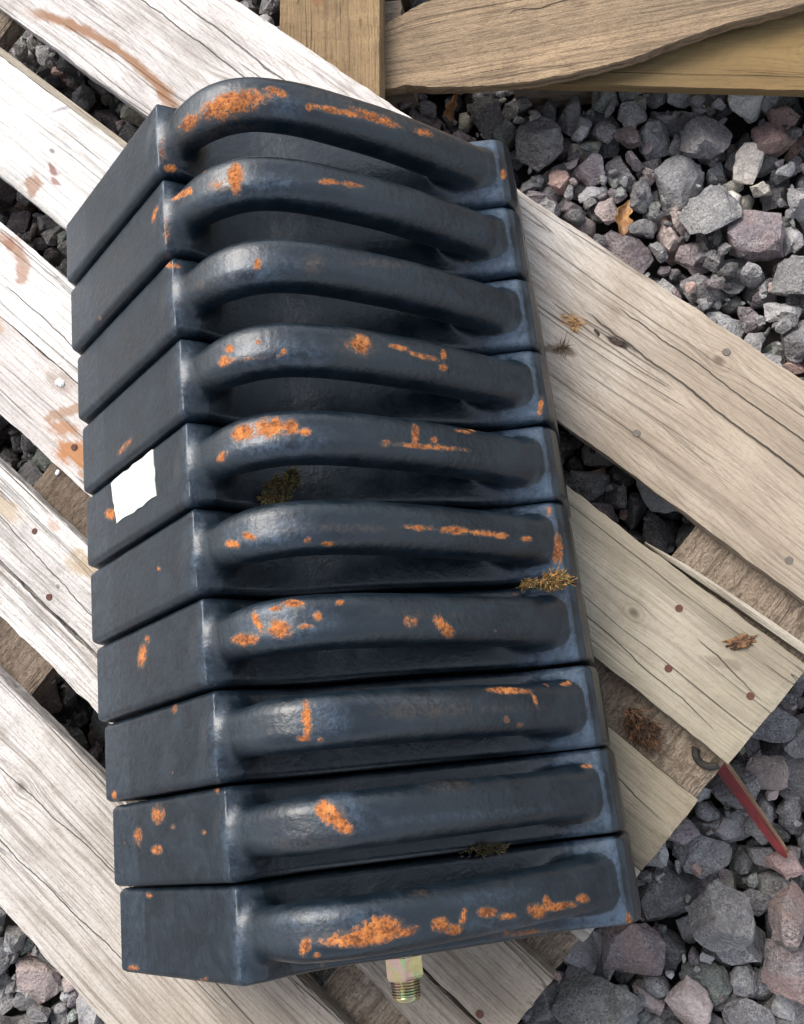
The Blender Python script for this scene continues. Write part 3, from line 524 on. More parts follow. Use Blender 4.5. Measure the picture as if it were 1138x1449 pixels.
9,66,-830,-480,-59,15,-96,8,1,49,-823,158,-10,-62,-65,-36,6,59,-361,-137,-28,37,61,-47,14,44,-496,898,-24,9,13,17,2,51,344,-368,-27,5,-74,65,7,53,-246,444,-27,51,66,51,
0,53,242,-254,-26,97,-8,16,3,49,-177,408,-21,23,-23,15,12,68,-283,207,-44,-3,98,14,11,64,-568,176,-34,-25,-79,-16,8,65,-825,195,-28,-55,50,25,13,54,-176,512,-30,-1,18,97,
6,46,283,714,-23,-46,80,-35,9,64,258,-65,-29,-24,85,4,6,50,-156,839,-20,72,58,-34,17,56,-533,348,-28,12,3,10,0,61,-28,78,-17,-67,-28,-21,15,62,-206,440,-13,-68,49,36,
16,52,404,116,-23,0,-74,15,7,58,-842,-453,-37,-76,44,44,11,52,-306,109,-11,-77,61,-9,19,67,-585,348,-40,85,18,1,19,52,274,-40,-44,-57,72,25,0,61,-765,226,-41,31,88,-29,
7,67,-208,838,-32,-11,19,-38,19,43,-795,877,-19,-24,1,74,23,49,-544,-445,-45,71,-50,46,10,57,238,-294,-17,-61,-55,15,11,51,-707,969,-21,-73,-62,-9,13,51,-187,-38,3,39,0,-67,
16,59,-307,179,-16,-17,-10,-18,20,48,253,185,-16,13,-25,91,23,41,-336,188,-22,26,0,-8,21,47,-79,131,-25,-9,-41,-66,5,61,22,1002,-39,59,8,14,0,53,-676,917,-27,-11,-97,-14,
11,50,-151,-127,-22,-3,-22,88,21,49,324,-75,-32,-86,47,1,2,49,256,321,-21,-9,13,46,21,46,20,-421,-28,-37,-4,-87,21,49,-305,890,-13,12,94,21,14,46,-239,204,-16,21,8,-15,
1,68,-578,-192,-43,86,-44,-4,12,48,-504,677,-2,74,65,2,6,45,-238,-191,-23,55,11,1,2,48,-580,17,-16,25,-7,-34,13,52,285,-508,-12,83,-21,-2,12,49,-806,737,-15,-62,5,-33,
2,66,-821,66,-35,-21,-64,-51,18,58,-211,-105,-36,-93,-34,-1,19,40,-617,361,-28,80,31,-8,12,56,-433,429,-28,5,66,-70,3,50,-673,371,-22,31,-68,-62,4,57,261,1,-3,-2,79,46,
16,53,-512,578,-18,-94,-12,-24,2,61,-602,630,-35,-48,-26,81,0,51,-622,588,-10,-24,95,9,19,47,-118,810,2,-74,58,-31,1,57,-259,678,-32,-36,-56,43,2,50,-316,-24,-29,-7,70,-69,
9,61,-276,-58,-22,24,-75,32,20,53,174,358,-9,15,84,-50,3,47,-459,883,-5,72,-14,-5,17,51,-80,527,-25,60,-63,47,22,58,31,788,-46,68,-67,9,17,56,-758,79,-39,-15,80,-56,
2,54,-614,888,-15,20,3,-19,8,57,-306,-172,-17,30,74,57,8,56,305,890,-30,9,75,-64,3,52,-66,779,-24,34,3,24,12,72,-390,-105,-42,-73,64,18,20,53,-432,958,-27,-6,54,55,
10,56,-745,557,-24,0,25,75,2,56,-53,828,-16,-26,54,-72,18,53,405,73,-19,-12,-62,38,18,53,-94,621,-22,83,12,18,21,54,-282,96,-26,79,10,-39,20,67,-545,-230,-49,-8,17,-97,
16,52,74,-210,-2,-64,46,-58,19,48,-839,-174,-26,13,27,28,16,63,-252,763,-33,15,91,-16,23,56,-336,272,-43,-4,-91,38,18,52,-216,1003,-34,-59,-6,-75,23,41,-371,385,-25,21,97,2,
12,50,-6,-318,-22,-48,-81,-10,17,49,108,179,-35,-90,9,-6,6,56,-219,-537,-39,-70,-12,57,13,61,72,256,-26,17,85,-44,4,56,-756,903,-31,-67,-23,57,1,47,-310,143,-15,-88,-29,-34,
3,63,-94,925,-35,-93,-16,-2,17,56,-229,-126,-54,-95,-27,9,21,54,-30,884,-14,66,-49,-30,5,59,-298,51,-6,-27,-55,-22,6,49,24,826,-13,-68,-22,-36,17,50,402,531,-49,-39,-85,10,
21,61,36,-262,-34,63,8,68,21,69,-772,-107,-51,6,-27,3,17,47,-267,144,-12,-39,24,-64,16,54,-124,967,-25,0,2,-35,10,60,-641,137,-28,47,-18,10,15,69,79,598,-43,5,68,-72,
2,48,-467,-349,-32,59,-80,6,22,76,213,183,-43,-7,-32,58,9,52,-10,-182,-22,-65,-66,16,9,54,-676,-557,-27,86,33,-30,1,48,-556,868,-18,-87,-17,-35,1,52,-806,-484,-34,-23,72,-64,
18,58,301,157,-26,53,-70,-8,9,66,146,41,-46,-95,26,9,11,61,73,-339,-34,72,64,4,17,51,196,834,-26,-27,-92,-14,4,54,-137,-480,-19,94,1,20,7,60,172,-94,4,49,-38,52,
9,59,-197,-369,-47,-2,-17,97,7,53,-852,-7,-21,36,-76,9,1,48,-609,234,-21,-29,-34,38,20,45,-13,223,-28,-97,-19,5,4,56,-750,510,-28,1,-71,-50,16,57,-421,-540,-18,-76,-17,28,
11,50,-613,-412,-25,10,-28,-17,20,54,-673,851,-23,10,-89,-42,7,54,315,-543,-53,-74,39,4,14,58,304,783,-28,-52,-16,82,22,40,-433,-194,-5,-28,-5,-61,13,49,-759,784,-28,8,94,26,
10,52,-357,-232,-13,71,-7,27,17,39,-785,503,-17,-11,-9,28,19,44,213,272,-14,35,-92,6,7,48,251,-462,-24,-38,18,-11,4,57,-788,90,-26,-64,-69,-27,16,51,196,-13,-15,88,11,39,
12,60,-4,676,-39,28,57,72,13,50,86,701,-15,-2,-48,59,3,60,-243,-403,-54,-32,-7,-17,22,52,-611,48,-28,-93,3,-20,3,63,-610,608,-36,38,-45,-26,16,69,281,51,-32,-36,-70,-5,
4,58,248,-326,-44,57,-18,79,3,45,-464,-260,-43,-23,-16,40,14,59,-212,-12,-35,12,-80,26,19,43,-261,-292,-23,-59,-9,45,0,55,-19,-95,3,-87,38,-26,11,76,22,-347,-45,14,0,77,
5,48,-142,470,-18,90,-40,-2,19,43,-408,-473,-33,-48,-20,82,12,50,89,-65,-21,19,-37,12,20,75,-637,267,-45,-32,94,-3,6,51,-626,954,-25,-46,49,65,20,53,-97,-224,-29,58,52,-10,
20,46,57,-424,-24,32,-17,-75,5,53,40,632,-8,6,-35,79,23,56,257,-299,-37,52,-9,-53,3,48,-804,422,-35,-39,54,-73,16,60,-498,940,-38,-55,65,-34,22,46,63,937,-25,78,-49,15,
15,54,411,343,-13,61,-66,-40,18,43,-763,603,-20,-12,22,-85,13,56,-284,-348,-45,12,-98,-7,4,54,407,240,-46,52,50,57,22,63,-529,-476,-42,19,-20,90,1,62,-470,-460,-50,46,-86,6,
5,47,365,765,-13,96,-14,-21,17,54,309,479,-28,-47,20,-78,19,61,-459,827,-31,9,93,17,0,59,-34,502,-25,-14,42,57,18,44,-316,-456,-31,97,-6,-15,3,55,-414,1,-38,-51,2,-76,
3,50,-356,298,-27,-94,18,-24,21,46,-46,529,-19,-62,-15,-63,20,72,-319,368,-42,22,86,43,5,54,88,615,-14,39,25,-33,7,56,-847,-91,-22,-29,78,43,6,46,-204,522,-17,40,88,8,
21,67,110,75,-42,-51,-56,58,9,45,-77,22,-36,98,-5,10,10,59,339,121,-9,-77,36,19,11,55,397,835,-28,36,-8,-91,17,46,-10,-221,-34,2,1,17,22,55,-3,358,-17,11,51,62,
12,50,-590,165,-21,-46,-66,41,21,65,43,-388,-39,-23,-32,41,0,53,-412,764,-21,-88,-33,28,5,56,-49,-541,-43,1,53,-59,2,50,-85,841,-23,-10,-80,53,0,47,-638,438,-20,-88,-41,6,
3,72,-482,-21,-52,-17,-28,55,1,47,289,-386,-29,83,37,-34,5,49,-625,0,-21,2,23,96,9,62,164,865,-44,-48,-71,31,15,51,-87,-269,-5,25,-32,-67,0,45,-287,-520,-32,57,-80,-11,
18,48,113,-375,-21,49,-14,84,22,60,130,405,-22,-15,5,44,4,49,-391,357,-24,99,6,-4,11,60,-561,-29,-23,15,-28,55,16,52,-344,504,-16,39,-24,13,6,67,87,-393,-41,-7,-22,88,
11,60,-704,-132,-37,-30,-69,-21,22,44,-478,441,-26,79,-39,-8,20,50,-489,875,-24,46,52,-10,3,43,-841,831,-31,16,-16,47,20,64,-39,273,-38,56,37,-29,15,51,-700,278,-35,29,-29,-43,
14,39,-376,586,-19,27,-18,83,3,62,-485,555,-39,-17,-20,-92,11,53,-648,653,-17,42,20,47,8,52,-21,977,-12,-32,-10,33,16,48,34,592,-10,-9,59,37,14,42,381,577,-36,-77,62,-1,
14,39,-349,357,-25,-1,4,25,19,54,-394,75,-15,-71,15,-67,2,50,355,793,-23,-82,11,31,2,45,-46,-9,-7,19,12,-59,20,49,-582,970,-16,11,63,28,20,71,267,-427,-44,-89,32,-28,
3,48,-743,625,-28,-60,16,-74,5,51,-450,847,-11,5,89,-7,21,62,289,-472,-38,79,7,-53,18,50,96,734,-19,73,52,39,3,48,-591,451,-27,3,8,42,6,47,144,787,-21,39,84,22,
23,47,-387,-16,-21,-52,-12,1,21,57,-105,883,-32,-7,-53,22,19,40,-168,478,-32,8,25,-63,9,50,194,726,-16,46,83,26,10,53,304,-440,-49,-4,42,-71,2,66,-376,989,-40,20,65,54,
7,47,317,563,-2,81,-30,12,7,63,75,828,-41,58,-63,-47,5,56,100,806,-27,43,-57,28,1,47,-281,-76,-22,-1,-45,-70,7,60,-341,167,-41,-74,34,-30,1,52,400,375,-39,-40,-25,79,
13,59,-408,126,-40,32,87,34,3,42,122,-217,-24,1,83,49,19,48,-499,501,-25,-86,-31,34,2,51,48,659,-22,36,91,-15,15,57,-293,-509,-49,49,-86,-5,13,47,129,715,-13,24,-12,-87,
11,46,-783,290,-27,16,-91,-32,14,48,-244,-234,-20,44,57,68,20,51,-840,13,-46,24,-8,-50,7,52,97,-353,-34,36,-83,-30,9,57,285,566,-32,-83,37,-39,18,42,-845,962,-26,34,89,23,
14,82,-146,27,-44,-97,9,11,0,54,-210,666,-20,-50,71,-27,22,49,-105,589,-20,-55,-66,-20,1,45,-184,-543,-42,-19,-29,-74,17,42,-289,801,-14,0,1,30,10,49,269,-333,-31,66,7,32,
6,47,-848,184,-12,-49,-74,-43,7,45,-344,134,-17,13,-60,-41,7,48,25,-172,4,43,-37,-76,14,38,-605,765,-20,22,93,27,6,58,-30,-309,-47,-18,94,19,23,69,-173,806,-39,28,-19,-46,
10,51,41,502,-9,-59,-51,45,3,62,-44,760,-44,-8,-12,71,12,48,306,549,-6,47,81,-17,1,55,396,-356,-46,-61,-1,-40,7,48,340,-474,-52,63,47,39,11,46,-822,639,-32,48,86,8,
8,67,-135,358,-39,38,-85,26,23,47,-675,341,-31,-82,1,31,7,60,-712,-227,-44,12,-16,57,1,44,-721,509,-21,79,-41,41,5,54,-66,272,-6,54,-10,82,8,50,-274,-199,-26,94,29,-4,
15,48,405,-111,-50,-68,72,-3,12,48,-352,803,-15,-37,-33,72,11,48,-571,832,-11,-30,80,-18,7,54,188,860,-29,45,32,39,19,52,-551,196,-16,-35,-77,52,23,40,202,285,-11,-33,5,86,
21,45,85,370,-23,33,-9,92,2,51,-595,800,-34,59,63,-47,6,53,373,-34,-39,-52,58,13,13,44,-797,363,-29,-22,-21,90,11,57,79,-425,-36,-55,-12,46,0,51,-411,136,-16,91,-31,3,
14,46,-315,237,-36,-79,-37,46,7,56,391,994,-44,86,22,4,13,49,-625,704,-15,-48,-67,15,16,68,75,57,-45,61,-57,46,5,59,-244,406,-44,-60,-66,-23,11,43,-537,362,-12,94,25,9,
9,72,98,-46,-36,8,-85,49,19,50,227,-268,-41,39,-3,-21,6,57,73,451,-32,-14,46,-48,0,72,260,581,-48,-47,63,-52,4,56,86,972,-44,-66,-58,-12,2,45,161,379,-26,-1,18,-92,
6,45,-694,513,-28,-41,48,-68,14,65,-596,-13,-32,-78,-14,-1,9,50,-554,228,-26,1,-89,35,20,49,-569,354,-22,-13,65,70,13,53,-600,391,-45,75,7,-35,10,53,52,-147,-8,65,-32,12,
21,62,-218,-440,-34,41,61,-54,18,52,164,728,-9,27,58,8,13,66,-274,475,-38,92,-12,2,19,43,401,276,-55,-32,6,-6,9,43,-679,881,-21,-96,23,-9,0,50,-695,584,-19,-55,81,-14,
6,44,-630,309,-23,-24,54,79,23,39,-78,250,-19,20,-2,66,20,51,312,68,-46,18,54,48,3,53,-187,-451,-40,-53,63,15,14,47,345,617,-50,-94,29,10,3,46,-845,582,-26,42,47,70,
11,53,-769,550,-10,56,-28,-73,1,41,9,480,-2,-29,-2,-93,5,51,-788,222,-18,-13,-97,5,16,71,-430,161,-45,-8,-81,10,0,51,-380,234,-17,-89,6,-15,3,43,-104,681,-17,-1,10,-71,
7,47,-846,905,-23,6,22,-65,23,38,-246,966,-22,9,-28,14,17,42,-312,722,-11,31,13,-7,3,47,-846,668,-29,-7,17,-25,19,39,-598,197,-25,14,6,-96,1,46,220,-546,-39,-62,58,38,
22,37,174,698,-16,49,-77,-36,13,55,-510,-406,-44,96,-21,2,16,46,-241,22,-20,-48,-56,-60,14,56,406,889,-44,-7,71,-16,12,43,-795,-543,-47,-80,-57,-7,13,54,-333,-4,-46,75,-65,-2,
6,45,372,-213,-20,11,79,40,21,43,181,769,-14,4,-24,-78,6,65,-166,-62,-44,47,-8,-33,17,57,115,452,-28,-1,-9,69,4,55,-461,-498,-45,-83,-34,41,11,44,116,778,-22,-11,2,90,
19,45,411,625,-27,78,-6,-54,6,42,-107,767,-14,19,95,-19,18,45,-393,601,-19,74,37,18,1,47,-218,45,-17,6,53,58,6,47,-27,1002,-19,86,-22,-43,8,53,316,-157,-25,16,-32,-90,
11,60,183,560,-34,22,23,-89,21,56,-636,488,-34,-36,-45,-73,22,44,-513,131,-11,45,-17,47,14,35,-466,786,-16,96,-19,-2,11,44,-754,-490,-32,-35,91,8,10,58,-315,787,-30,-9,-50,26,
17,49,-128,191,-30,87,-42,-1,0,52,43,327,-26,-35,-83,-34,1,39,-68,-211,-14,-33,8,-9,10,46,-601,825,-17,-37,-14,-9,13,48,31,973,-31,-79,38,43,12,48,-295,625,-24,-65,19,37,
8,49,-330,470,-26,-40,-80,38,1,54,-848,933,-44,-58,-30,19,18,45,-229,935,-29,-60,-76,5,3,49,415,942,-41,-58,-64,45,19,35,-786,61,-14,-55,77,28,2,44,-225,182,-7,-35,-12,68,
3,41,-374,255,-23,27,-11,94,4,59,-694,-38,-43,-55,-44,-33,23,46,-63,744,-25,27,-45,24,1,55,-627,1000,-42,-30,13,68,12,41,-509,197,-7,-28,-15,78,0,49,-378,-545,-42,-80,34,18,
5,80,184,749,-38,65,67,12,8,52,-687,-240,-31,-44,41,-33,4,47,-672,688,-22,-63,-10,-58,17,48,-487,490,-21,71,-36,-58,14,41,-570,-96,-14,20,-58,-64,20,51,-288,720,-24,6,-25,3,
13,49,-161,377,-32,26,92,-20,4,43,-682,606,-7,-9,87,-47,21,49,-788,186,-26,72,51,40,2,45,-750,59,-22,4,89,-36,22,44,-411,258,-28,79,46,-35,19,51,-370,-492,-55,-26,-20,67,
21,54,-457,61,-30,26,42,-85,11,58,398,140,-47,98,-2,2,22,48,39,387,-15,-65,50,-50,4,59,126,799,-44,-15,69,-57,6,45,159,584,-20,41,5,89,4,45,-633,-122,-16,-1,-21,-87,
18,46,102,761,-25,-88,-1,-40,6,48,250,-358,-51,-93,20,-24,3,51,-440,292,-40,21,-16,22,17,77,-314,637,-38,-35,-2,-92,15,59,-645,-210,-32,-36,44,30,15,45,-71,907,-23,-25,-40,-87,
22,42,87,-472,-29,2,30,-3,3,46,-791,342,-32,52,17,0,4,62,-484,-362,-46,26,-45,-83,21,54,-234,-280,-23,-63,34,-49,2,49,228,299,-31,1,-89,38,1,37,58,-248,-51,-91,35,4,
2,52,-514,-218,-31,-58,54,-58,12,44,-729,392,-34,-27,51,-54,10,48,-835,372,-31,87,12,-30,15,45,225,511,-14,-27,-93,19,18,41,66,50,-18,10,16,-96,3,36,261,920,-20,-14,1,-74,
2,48,39,465,-23,-1,-69,70,13,48,-103,-41,0,-12,27,-67,7,47,-358,631,-17,10,3,-60,11,46,-256,575,-11,12,45,50,16,44,7,616,-10,-1,-93,10,2,48,-338,-307,-51,-84,-7,34,
12,41,-403,403,-21,18,12,-91,20,53,-716,987,-46,11,-91,-37,6,61,258,-498,-48,-54,-76,5,23,35,-631,903,-6,-82,55,-4,14,38,375,1006,-32,91,-5,36,19,40,287,320,-28,-44,-18,-58,
14,59,-546,786,-48,57,70,32,8,49,227,628,-16,-34,17,27,12,49,141,-434,-41,-30,-50,0,23,48,21,162,-27,-74,3,63,15,45,-454,433,-11,-13,-2,74,10,48,-777,-139,-46,31,-15,64,
10,46,216,-36,1,-41,83,31,0,46,-345,596,-26,-29,-85,42,12,42,-684,770,-20,11,-33,63,13,48,-156,44,-11,-61,9,-6,2,46,147,324,-18,-40,44,-66,12,41,187,437,-16,-71,64,-26,
4,57,59,-496,-44,-61,15,-76,7,42,141,971,-20,-63,-59,46,23,45,-49,664,-12,56,-30,52,21,47,-825,471,-27,-43,54,64,17,43,-720,-548,-47,3,44,-88,6,49,-388,721,1,-57,1,73,
22,50,-746,-21,-50,59,-73,-27,20,50,-527,557,-33,80,-37,-44,13,44,238,535,-6,-14,-10,93,11,52,-71,-193,-34,7,-29,-90,21,42,352,152,-29,20,-35,72,22,42,-642,-98,-23,-38,90,14,
1,41,-285,1005,-30,-4,-91,8,6,42,241,115,-10,-40,89,-3,23,46,277,18,-6,31,-73,7,15,49,-584,-279,-43,-30,13,-82,22,54,-159,63,-47,-16,-2,-1,16,53,341,-24,-44,31,60,58,
16,49,163,197,-12,-66,69,25,16,47,-640,102,-9,21,32,83,17,41,406,-11,-56,7,98,-6,5,43,357,78,-24,-48,86,-7,7,52,98,-213,-34,77,52,21,22,45,-843,312,-46,30,6,-81,
12,58,-151,487,-38,43,-81,-38,4,50,-688,-467,-45,-30,44,-79,22,38,312,-410,-24,-41,87,2,14,35,-67,-445,-34,22,-17,-28,2,57,-513,445,-30,-19,4,-2,8,48,126,-140,-17,-25,-16,65,
23,48,88,335,-21,34,12,92,16,44,59,342,-34,-81,-23,-38,11,44,-578,914,-26,-77,-54,-30,10,48,75,757,-27,10,-47,54,19,33,169,559,-22,-29,-47,58,21,45,-672,-213,-29,62,-58,-32,
18,44,190,534,-11,31,86,-28,14,55,-207,67,-37,-9,19,-97,20,49,237,-428,-44,65,-29,-60,4,45,-547,48,-35,-35,-87,31,10,58,-567,-493,-48,-26,-33,89,0,59,-621,491,-10,-77,16,61,
0,50,-350,211,-36,-74,-52,30,15,42,-510,-74,-26,55,14,26,18,67,280,522,-44,72,54,-6,1,41,177,492,-25,22,-32,-82,15,46,191,516,-20,-16,85,-46,5,54,315,-364,-42,27,53,-69,
1,46,-203,764,-29,33,85,29,14,66,2,586,-40,34,82,30,4,49,-685,-100,-23,-36,-47,-41,23,52,-659,410,-33,43,53,-57,6,54,377,692,-48,-76,-62,2,22,44,408,-230,-33,45,68,19,
6,39,145,357,-19,92,-35,-8,6,48,382,539,-45,-20,42,-78,12,74,60,181,-43,-13,97,14,6,45,-385,952,-32,-88,2,43,21,40,357,859,-22,23,-16,32,22,54,-68,500,-16,33,-5,-21,
0,66,-289,258,-53,-37,91,13,11,42,-728,-233,-33,-1,-39,41,19,49,-46,971,-43,-23,96,3,20,46,27,728,-29,44,63,-14,4,42,403,-395,-25,43,13,40,2,43,-500,-132,-25,-87,-2,-46,
3,51,-151,943,-26,86,33,-34,0,55,-826,-291,-42,-52,-29,32,18,40,-20,584,-13,-37,-34,48,20,42,-555,397,-17,-26,-29,91,12,47,-455,-45,-43,59,69,27,4,49,-189,174,-27,-27,26,-85,
14,42,99,105,-35,45,72,-28,3,41,300,802,-24,13,-4,-98,8,61,354,-139,-45,-21,39,-3,0,70,-667,168,-35,13,13,97,6,53,-814,340,-49,-58,-79,5,1,55,231,609,-45,-47,31,-75,
23,60,-768,-186,-49,77,62,-6,23,47,-24,304,-32,16,67,-11,10,46,-345,536,-15,36,-27,-40,23,48,-216,569,-24,63,4,-65,5,44,105,-286,-23,16,29,40,20,41,45,356,-19,-44,44,-75,
4,47,-323,259,-18,24,-91,0,2,43,-285,220,-25,-86,0,31,0,64,-414,487,-31,-92,-8,-4,16,43,-610,546,-20,52,-53,11,15,61,321,829,-26,-45,-5,62,16,48,-650,893,-14,-4,-48,-85,
13,56,-434,204,-33,-80,17,-53,15,58,-655,-328,-48,89,42,4,5,54,-391,-37,-42,41,-69,-56,1,44,285,-308,-40,8,-60,-6,7,45,202,652,-23,11,-5,87,10,47,303,-91,-46,98,-4,-4,
16,42,-90,810,-12,8,24,-16,4,54,-97,481,-29,12,-23,-6,4,46,11,201,-32,-57,-72,1,12,47,343,-208,-13,-69,47,-5,19,33,-333,641,-20,-6,-29,91,21,40,-569,375,-13,-44,14,-87,
12,43,-415,881,-19,22,-13,-80,3,65,-167,599,-43,-67,-72,4,19,46,-134,737,-27,-43,80,25,4,47,-601,1,-5,14,-17,73,16,42,331,972,-26,-59,-3,77,11,53,-486,-427,-40,31,-59,-50,
5,44,236,-369,-24,-18,-16,-93,7,40,367,668,-24,-20,94,-24,3,54,124,521,-27,66,33,-63,23,38,-163,-251,-34,-3,-4,-61,12,48,34,89,-44,45,60,-18,3,40,93,580,-14,-97,-8,-9,
4,48,-315,208,-27,85,-6,32,16,42,-448,517,-28,-13,-3,96,20,48,-585,375,-25,-55,69,44,0,52,354,-176,-44,12,12,-91,23,63,313,680,-42,-95,-20,4,0,57,-270,-541,-43,6,44,77,
22,56,-840,-246,-46,-2,12,-72,3,65,258,385,-43,12,-4,64,17,39,-651,-357,-46,14,-91,-26,20,55,210,999,-47,-63,-68,-10,22,35,-690,466,-14,-3,-98,5,1,51,225,328,-43,-3,88,-42,
5,46,-627,30,-15,-50,43,-68,1,44,-591,528,-9,-52,-27,-14,21,46,-189,53,-33,52,-13,18,22,54,-831,973,-42,-81,45,32,5,51,-751,387,-45,49,-79,12,18,46,-236,780,-8,33,-36,-26,
12,39,-193,-520,-42,62,65,-5,19,43,-517,851,-25,-1,-28,26,11,47,334,51,-26,-71,28,-30,14,42,-404,947,-23,-54,-60,54,20,47,-31,-192,-27,51,15,-41,18,40,23,20,-28,-1,-6,-58,
0,41,-295,870,-5,7,4,50,2,71,-362,-215,-49,-29,9,8,14,46,-169,259,-43,16,85,6,10,42,-673,153,-12,34,89,-13,12,72,-690,724,-28,76,-63,0,16,48,-167,339,-31,-88,-35,-26,
1,40,-493,161,-13,-29,-81,-43,17,58,288,412,-27,-30,-33,41,11,45,-406,220,-21,-38,28,44,5,44,193,-544,-14,-50,-75,35,16,58,198,376,-30,12,-74,-1,16,57,18,-158,-20,21,-71,-60,
19,47,-707,630,-11,-72,-11,63,21,63,200,-519,-53,29,1,93,8,60,-493,468,-44,82,-44,-14,21,46,-694,244,-45,-68,53,-14,22,75,39,229,-37,-24,-95,-9,18,40,-635,-182,-53,32,94,-2,
0,45,4,576,-13,90,-35,20,5,42,284,-410,-25,-40,-88,21,12,44,229,394,-21,42,67,8,19,49,107,984,-42,-68,49,-44,3,52,-406,194,-27,76,-18,46,17,59,396,351,-35,50,53,-50,
1,42,10,130,-27,-4,-74,65,10,51,-529,392,-29,-33,15,59,2,51,292,997,-40,-74,-49,40,2,48,-153,698,-17,-26,-2,61,15,49,175,-509,-21,27,81,-17,0,62,-478,204,-42,9,17,-34,
16,46,-738,973,-28,4,-24,89,11,43,282,632,-23,-18,-97,-2,4,46,-11,-403,-32,1,-50,38,3,36,-476,569,-25,-17,-5,58,3,54,-332,-400,-45,46,39,61,16,71,-742,51,-45,-7,-81,11,
1,37,-849,628,-26,-33,-30,78,16,47,-543,-419,-44,-48,0,3,20,48,-247,889,-28,-5,-27,0,4,52,206,-192,-48,38,-91,-13,5,47,-424,383,-22,-35,-42,62,3,45,-132,1003,-39,24,-13,58,
17,44,-524,207,-19,-11,-15,-31,17,50,180,-189,-29,-35,-72,-53,19,32,136,823,-20,11,17,-97,11,44,-197,474,-29,44,80,-17,21,36,232,710,-24,16,-44,37,17,47,-89,220,-16,14,58,-6,
16,46,-89,-398,-25,29,-18,-76,22,49,271,471,-12,32,-50,-33,13,47,-91,174,-19,-42,60,-49,23,47,-735,166,-50,55,-82,0,23,35,358,885,-21,-19,-14,31,18,47,-740,135,-39,41,-69,48,
16,43,-452,650,-13,-72,57,-32,16,46,-339,-466,-43,11,26,-64,11,52,-577,408,-35,-60,-68,35,14,42,-20,-549,-48,-7,-81,-55,11,44,94,243,-35,7,-40,-86,23,54,252,-145,-44,-86,16,-19,
5,52,-328,492,-37,17,-13,31,23,42,-650,-153,-35,60,-56,37,7,45,-795,479,-28,62,-71,-15,21,52,288,744,-49,28,-16,-1,2,41,172,-476,-32,-22,93,-9,7,38,-157,562,-9,-6,-85,49,
2,44,-528,412,-20,-69,-53,47,11,49,-283,939,-30,53,-21,21,16,54,-457,309,-42,-44,-12,22,20,46,-405,742,-6,29,-49,36,3,46,109,496,-27,61,-33,62,18,47,-312,653,-16,64,-9,-68,
8,49,-447,370,-28,-68,69,16,19,39,-571,-443,-35,-64,-71,26,11,55,-605,-307,-49,6,-12,-22,3,49,405,207,-45,-49,27,-71,10,45,-151,308,-17,-55,50,-38,2,53,10,-399,-44,8,64,55,
11,39,-155,972,-16,45,86,17,11,41,-362,1002,-19,-18,20,-61,1,63,-224,677,-43,-87,46,5,3,36,-779,827,-22,0,5,-47,18,46,-373,-528,-49,-4,79,42,23,46,-813,554,-48,17,16,-94,
11,48,105,831,-27,-52,14,82,12,43,-307,-204,-32,-21,-43,-86,18,51,-92,335,-43,41,-19,13,14,38,-408,-174,-30,-6,-17,-89,16,42,-137,77,-7,-52,6,40,20,54,-800,-267,-49,6,99,-5,
23,56,57,290,-41,55,75,34,2,41,68,-112,-9,-57,30,3,23,42,-769,459,-50,-56,-80,-10,3,42,389,951,-36,64,9,56,18,35,170,104,-8,63,-73,-23,0,42,-482,128,-16,-93,3,28,
16,43,-223,901,-12,-61,-32,-16,7,49,165,313,-30,-19,79,-30,22,47,-139,919,-21,5,37,-57,14,42,-724,806,-46,38,31,35,5,50,-311,-482,-43,-43,-49,67,2,39,-49,648,-21,-6,40,41,
17,37,224,-197,-34,41,-6,76,18,42,-551,926,-35,-91,11,24,19,44,-255,1015,-35,1,-88,43,23,40,-668,662,-25,15,42,80,8,46,-649,521,-5,-25,21,60,17,51,258,854,-39,29,-29,27,
18,51,359,579,-16,-64,-11,72,9,56,-634,-298,-39,40,-14,88,18,41,-306,606,-22,-51,-6,-15,6,38,99,345,-6,-66,49,-52,20,44,-249,822,-25,-90,27,-25,16,44,-796,613,-25,-1,56,-50,
14,35,-578,604,-26,7,-16,79,4,42,404,563,-42,62,-20,-46,4,46,293,365,-14,-30,21,20,17,55,-72,168,-37,-20,-72,48,22,43,-573,216,-33,44,24,81,19,42,-715,37,-25,-71,-31,33,
23,42,0,341,-36,-22,-29,-42,0,51,-264,106,-6,52,-50,65,8,46,-528,44,-28,-63,-45,35,13,59,32,357,-42,2,55,-41,20,37,156,-127,-18,-21,3,-95,3,42,-819,607,-23,8,-57,-45,
11,52,-787,633,-45,96,3,10,5,45,-273,771,-18,83,30,23,13,61,214,502,-40,72,-39,-45,8,51,-732,-477,-50,-61,37,3,10,41,-722,328,-11,-73,10,14,11,39,-120,649,-17,-48,84,21,
5,47,373,515,-36,-19,87,41,11,47,-843,278,-36,49,-13,-53,23,57,-816,826,-47,-3,-11,51,4,43,-212,925,-17,46,6,-63,8,47,-35,699,-14,-73,22,21,22,42,215,-436,-47,-24,-11,78,
13,41,-746,28,-16,-85,-23,41,15,47,-498,-334,-47,56,-28,28,22,37,109,694,-9,92,1,-33,15,49,280,234,-42,-17,-90,11,23,51,123,959,-40,-62,-18,38,13,46,-838,549,-24,-44,53,-55,
5,39,-280,-171,-26,-16,-1,-76,17,32,-168,233,-17,-82,53,0,5,44,-525,-200,-16,-50,73,45,21,37,-391,160,-25,-23,35,-87,20,56,203,795,-39,58,-51,48,19,38,-622,-312,-36,91,-38,-4,
21,39,-744,710,-16,13,-22,-58,3,37,-735,408,-45,12,91,33,5,42,-189,571,-33,23,-1,44,6,71,-481,140,-38,-53,-31,38,20,41,-190,663,-6,58,66,20,14,35,203,32,-38,79,-51,2,
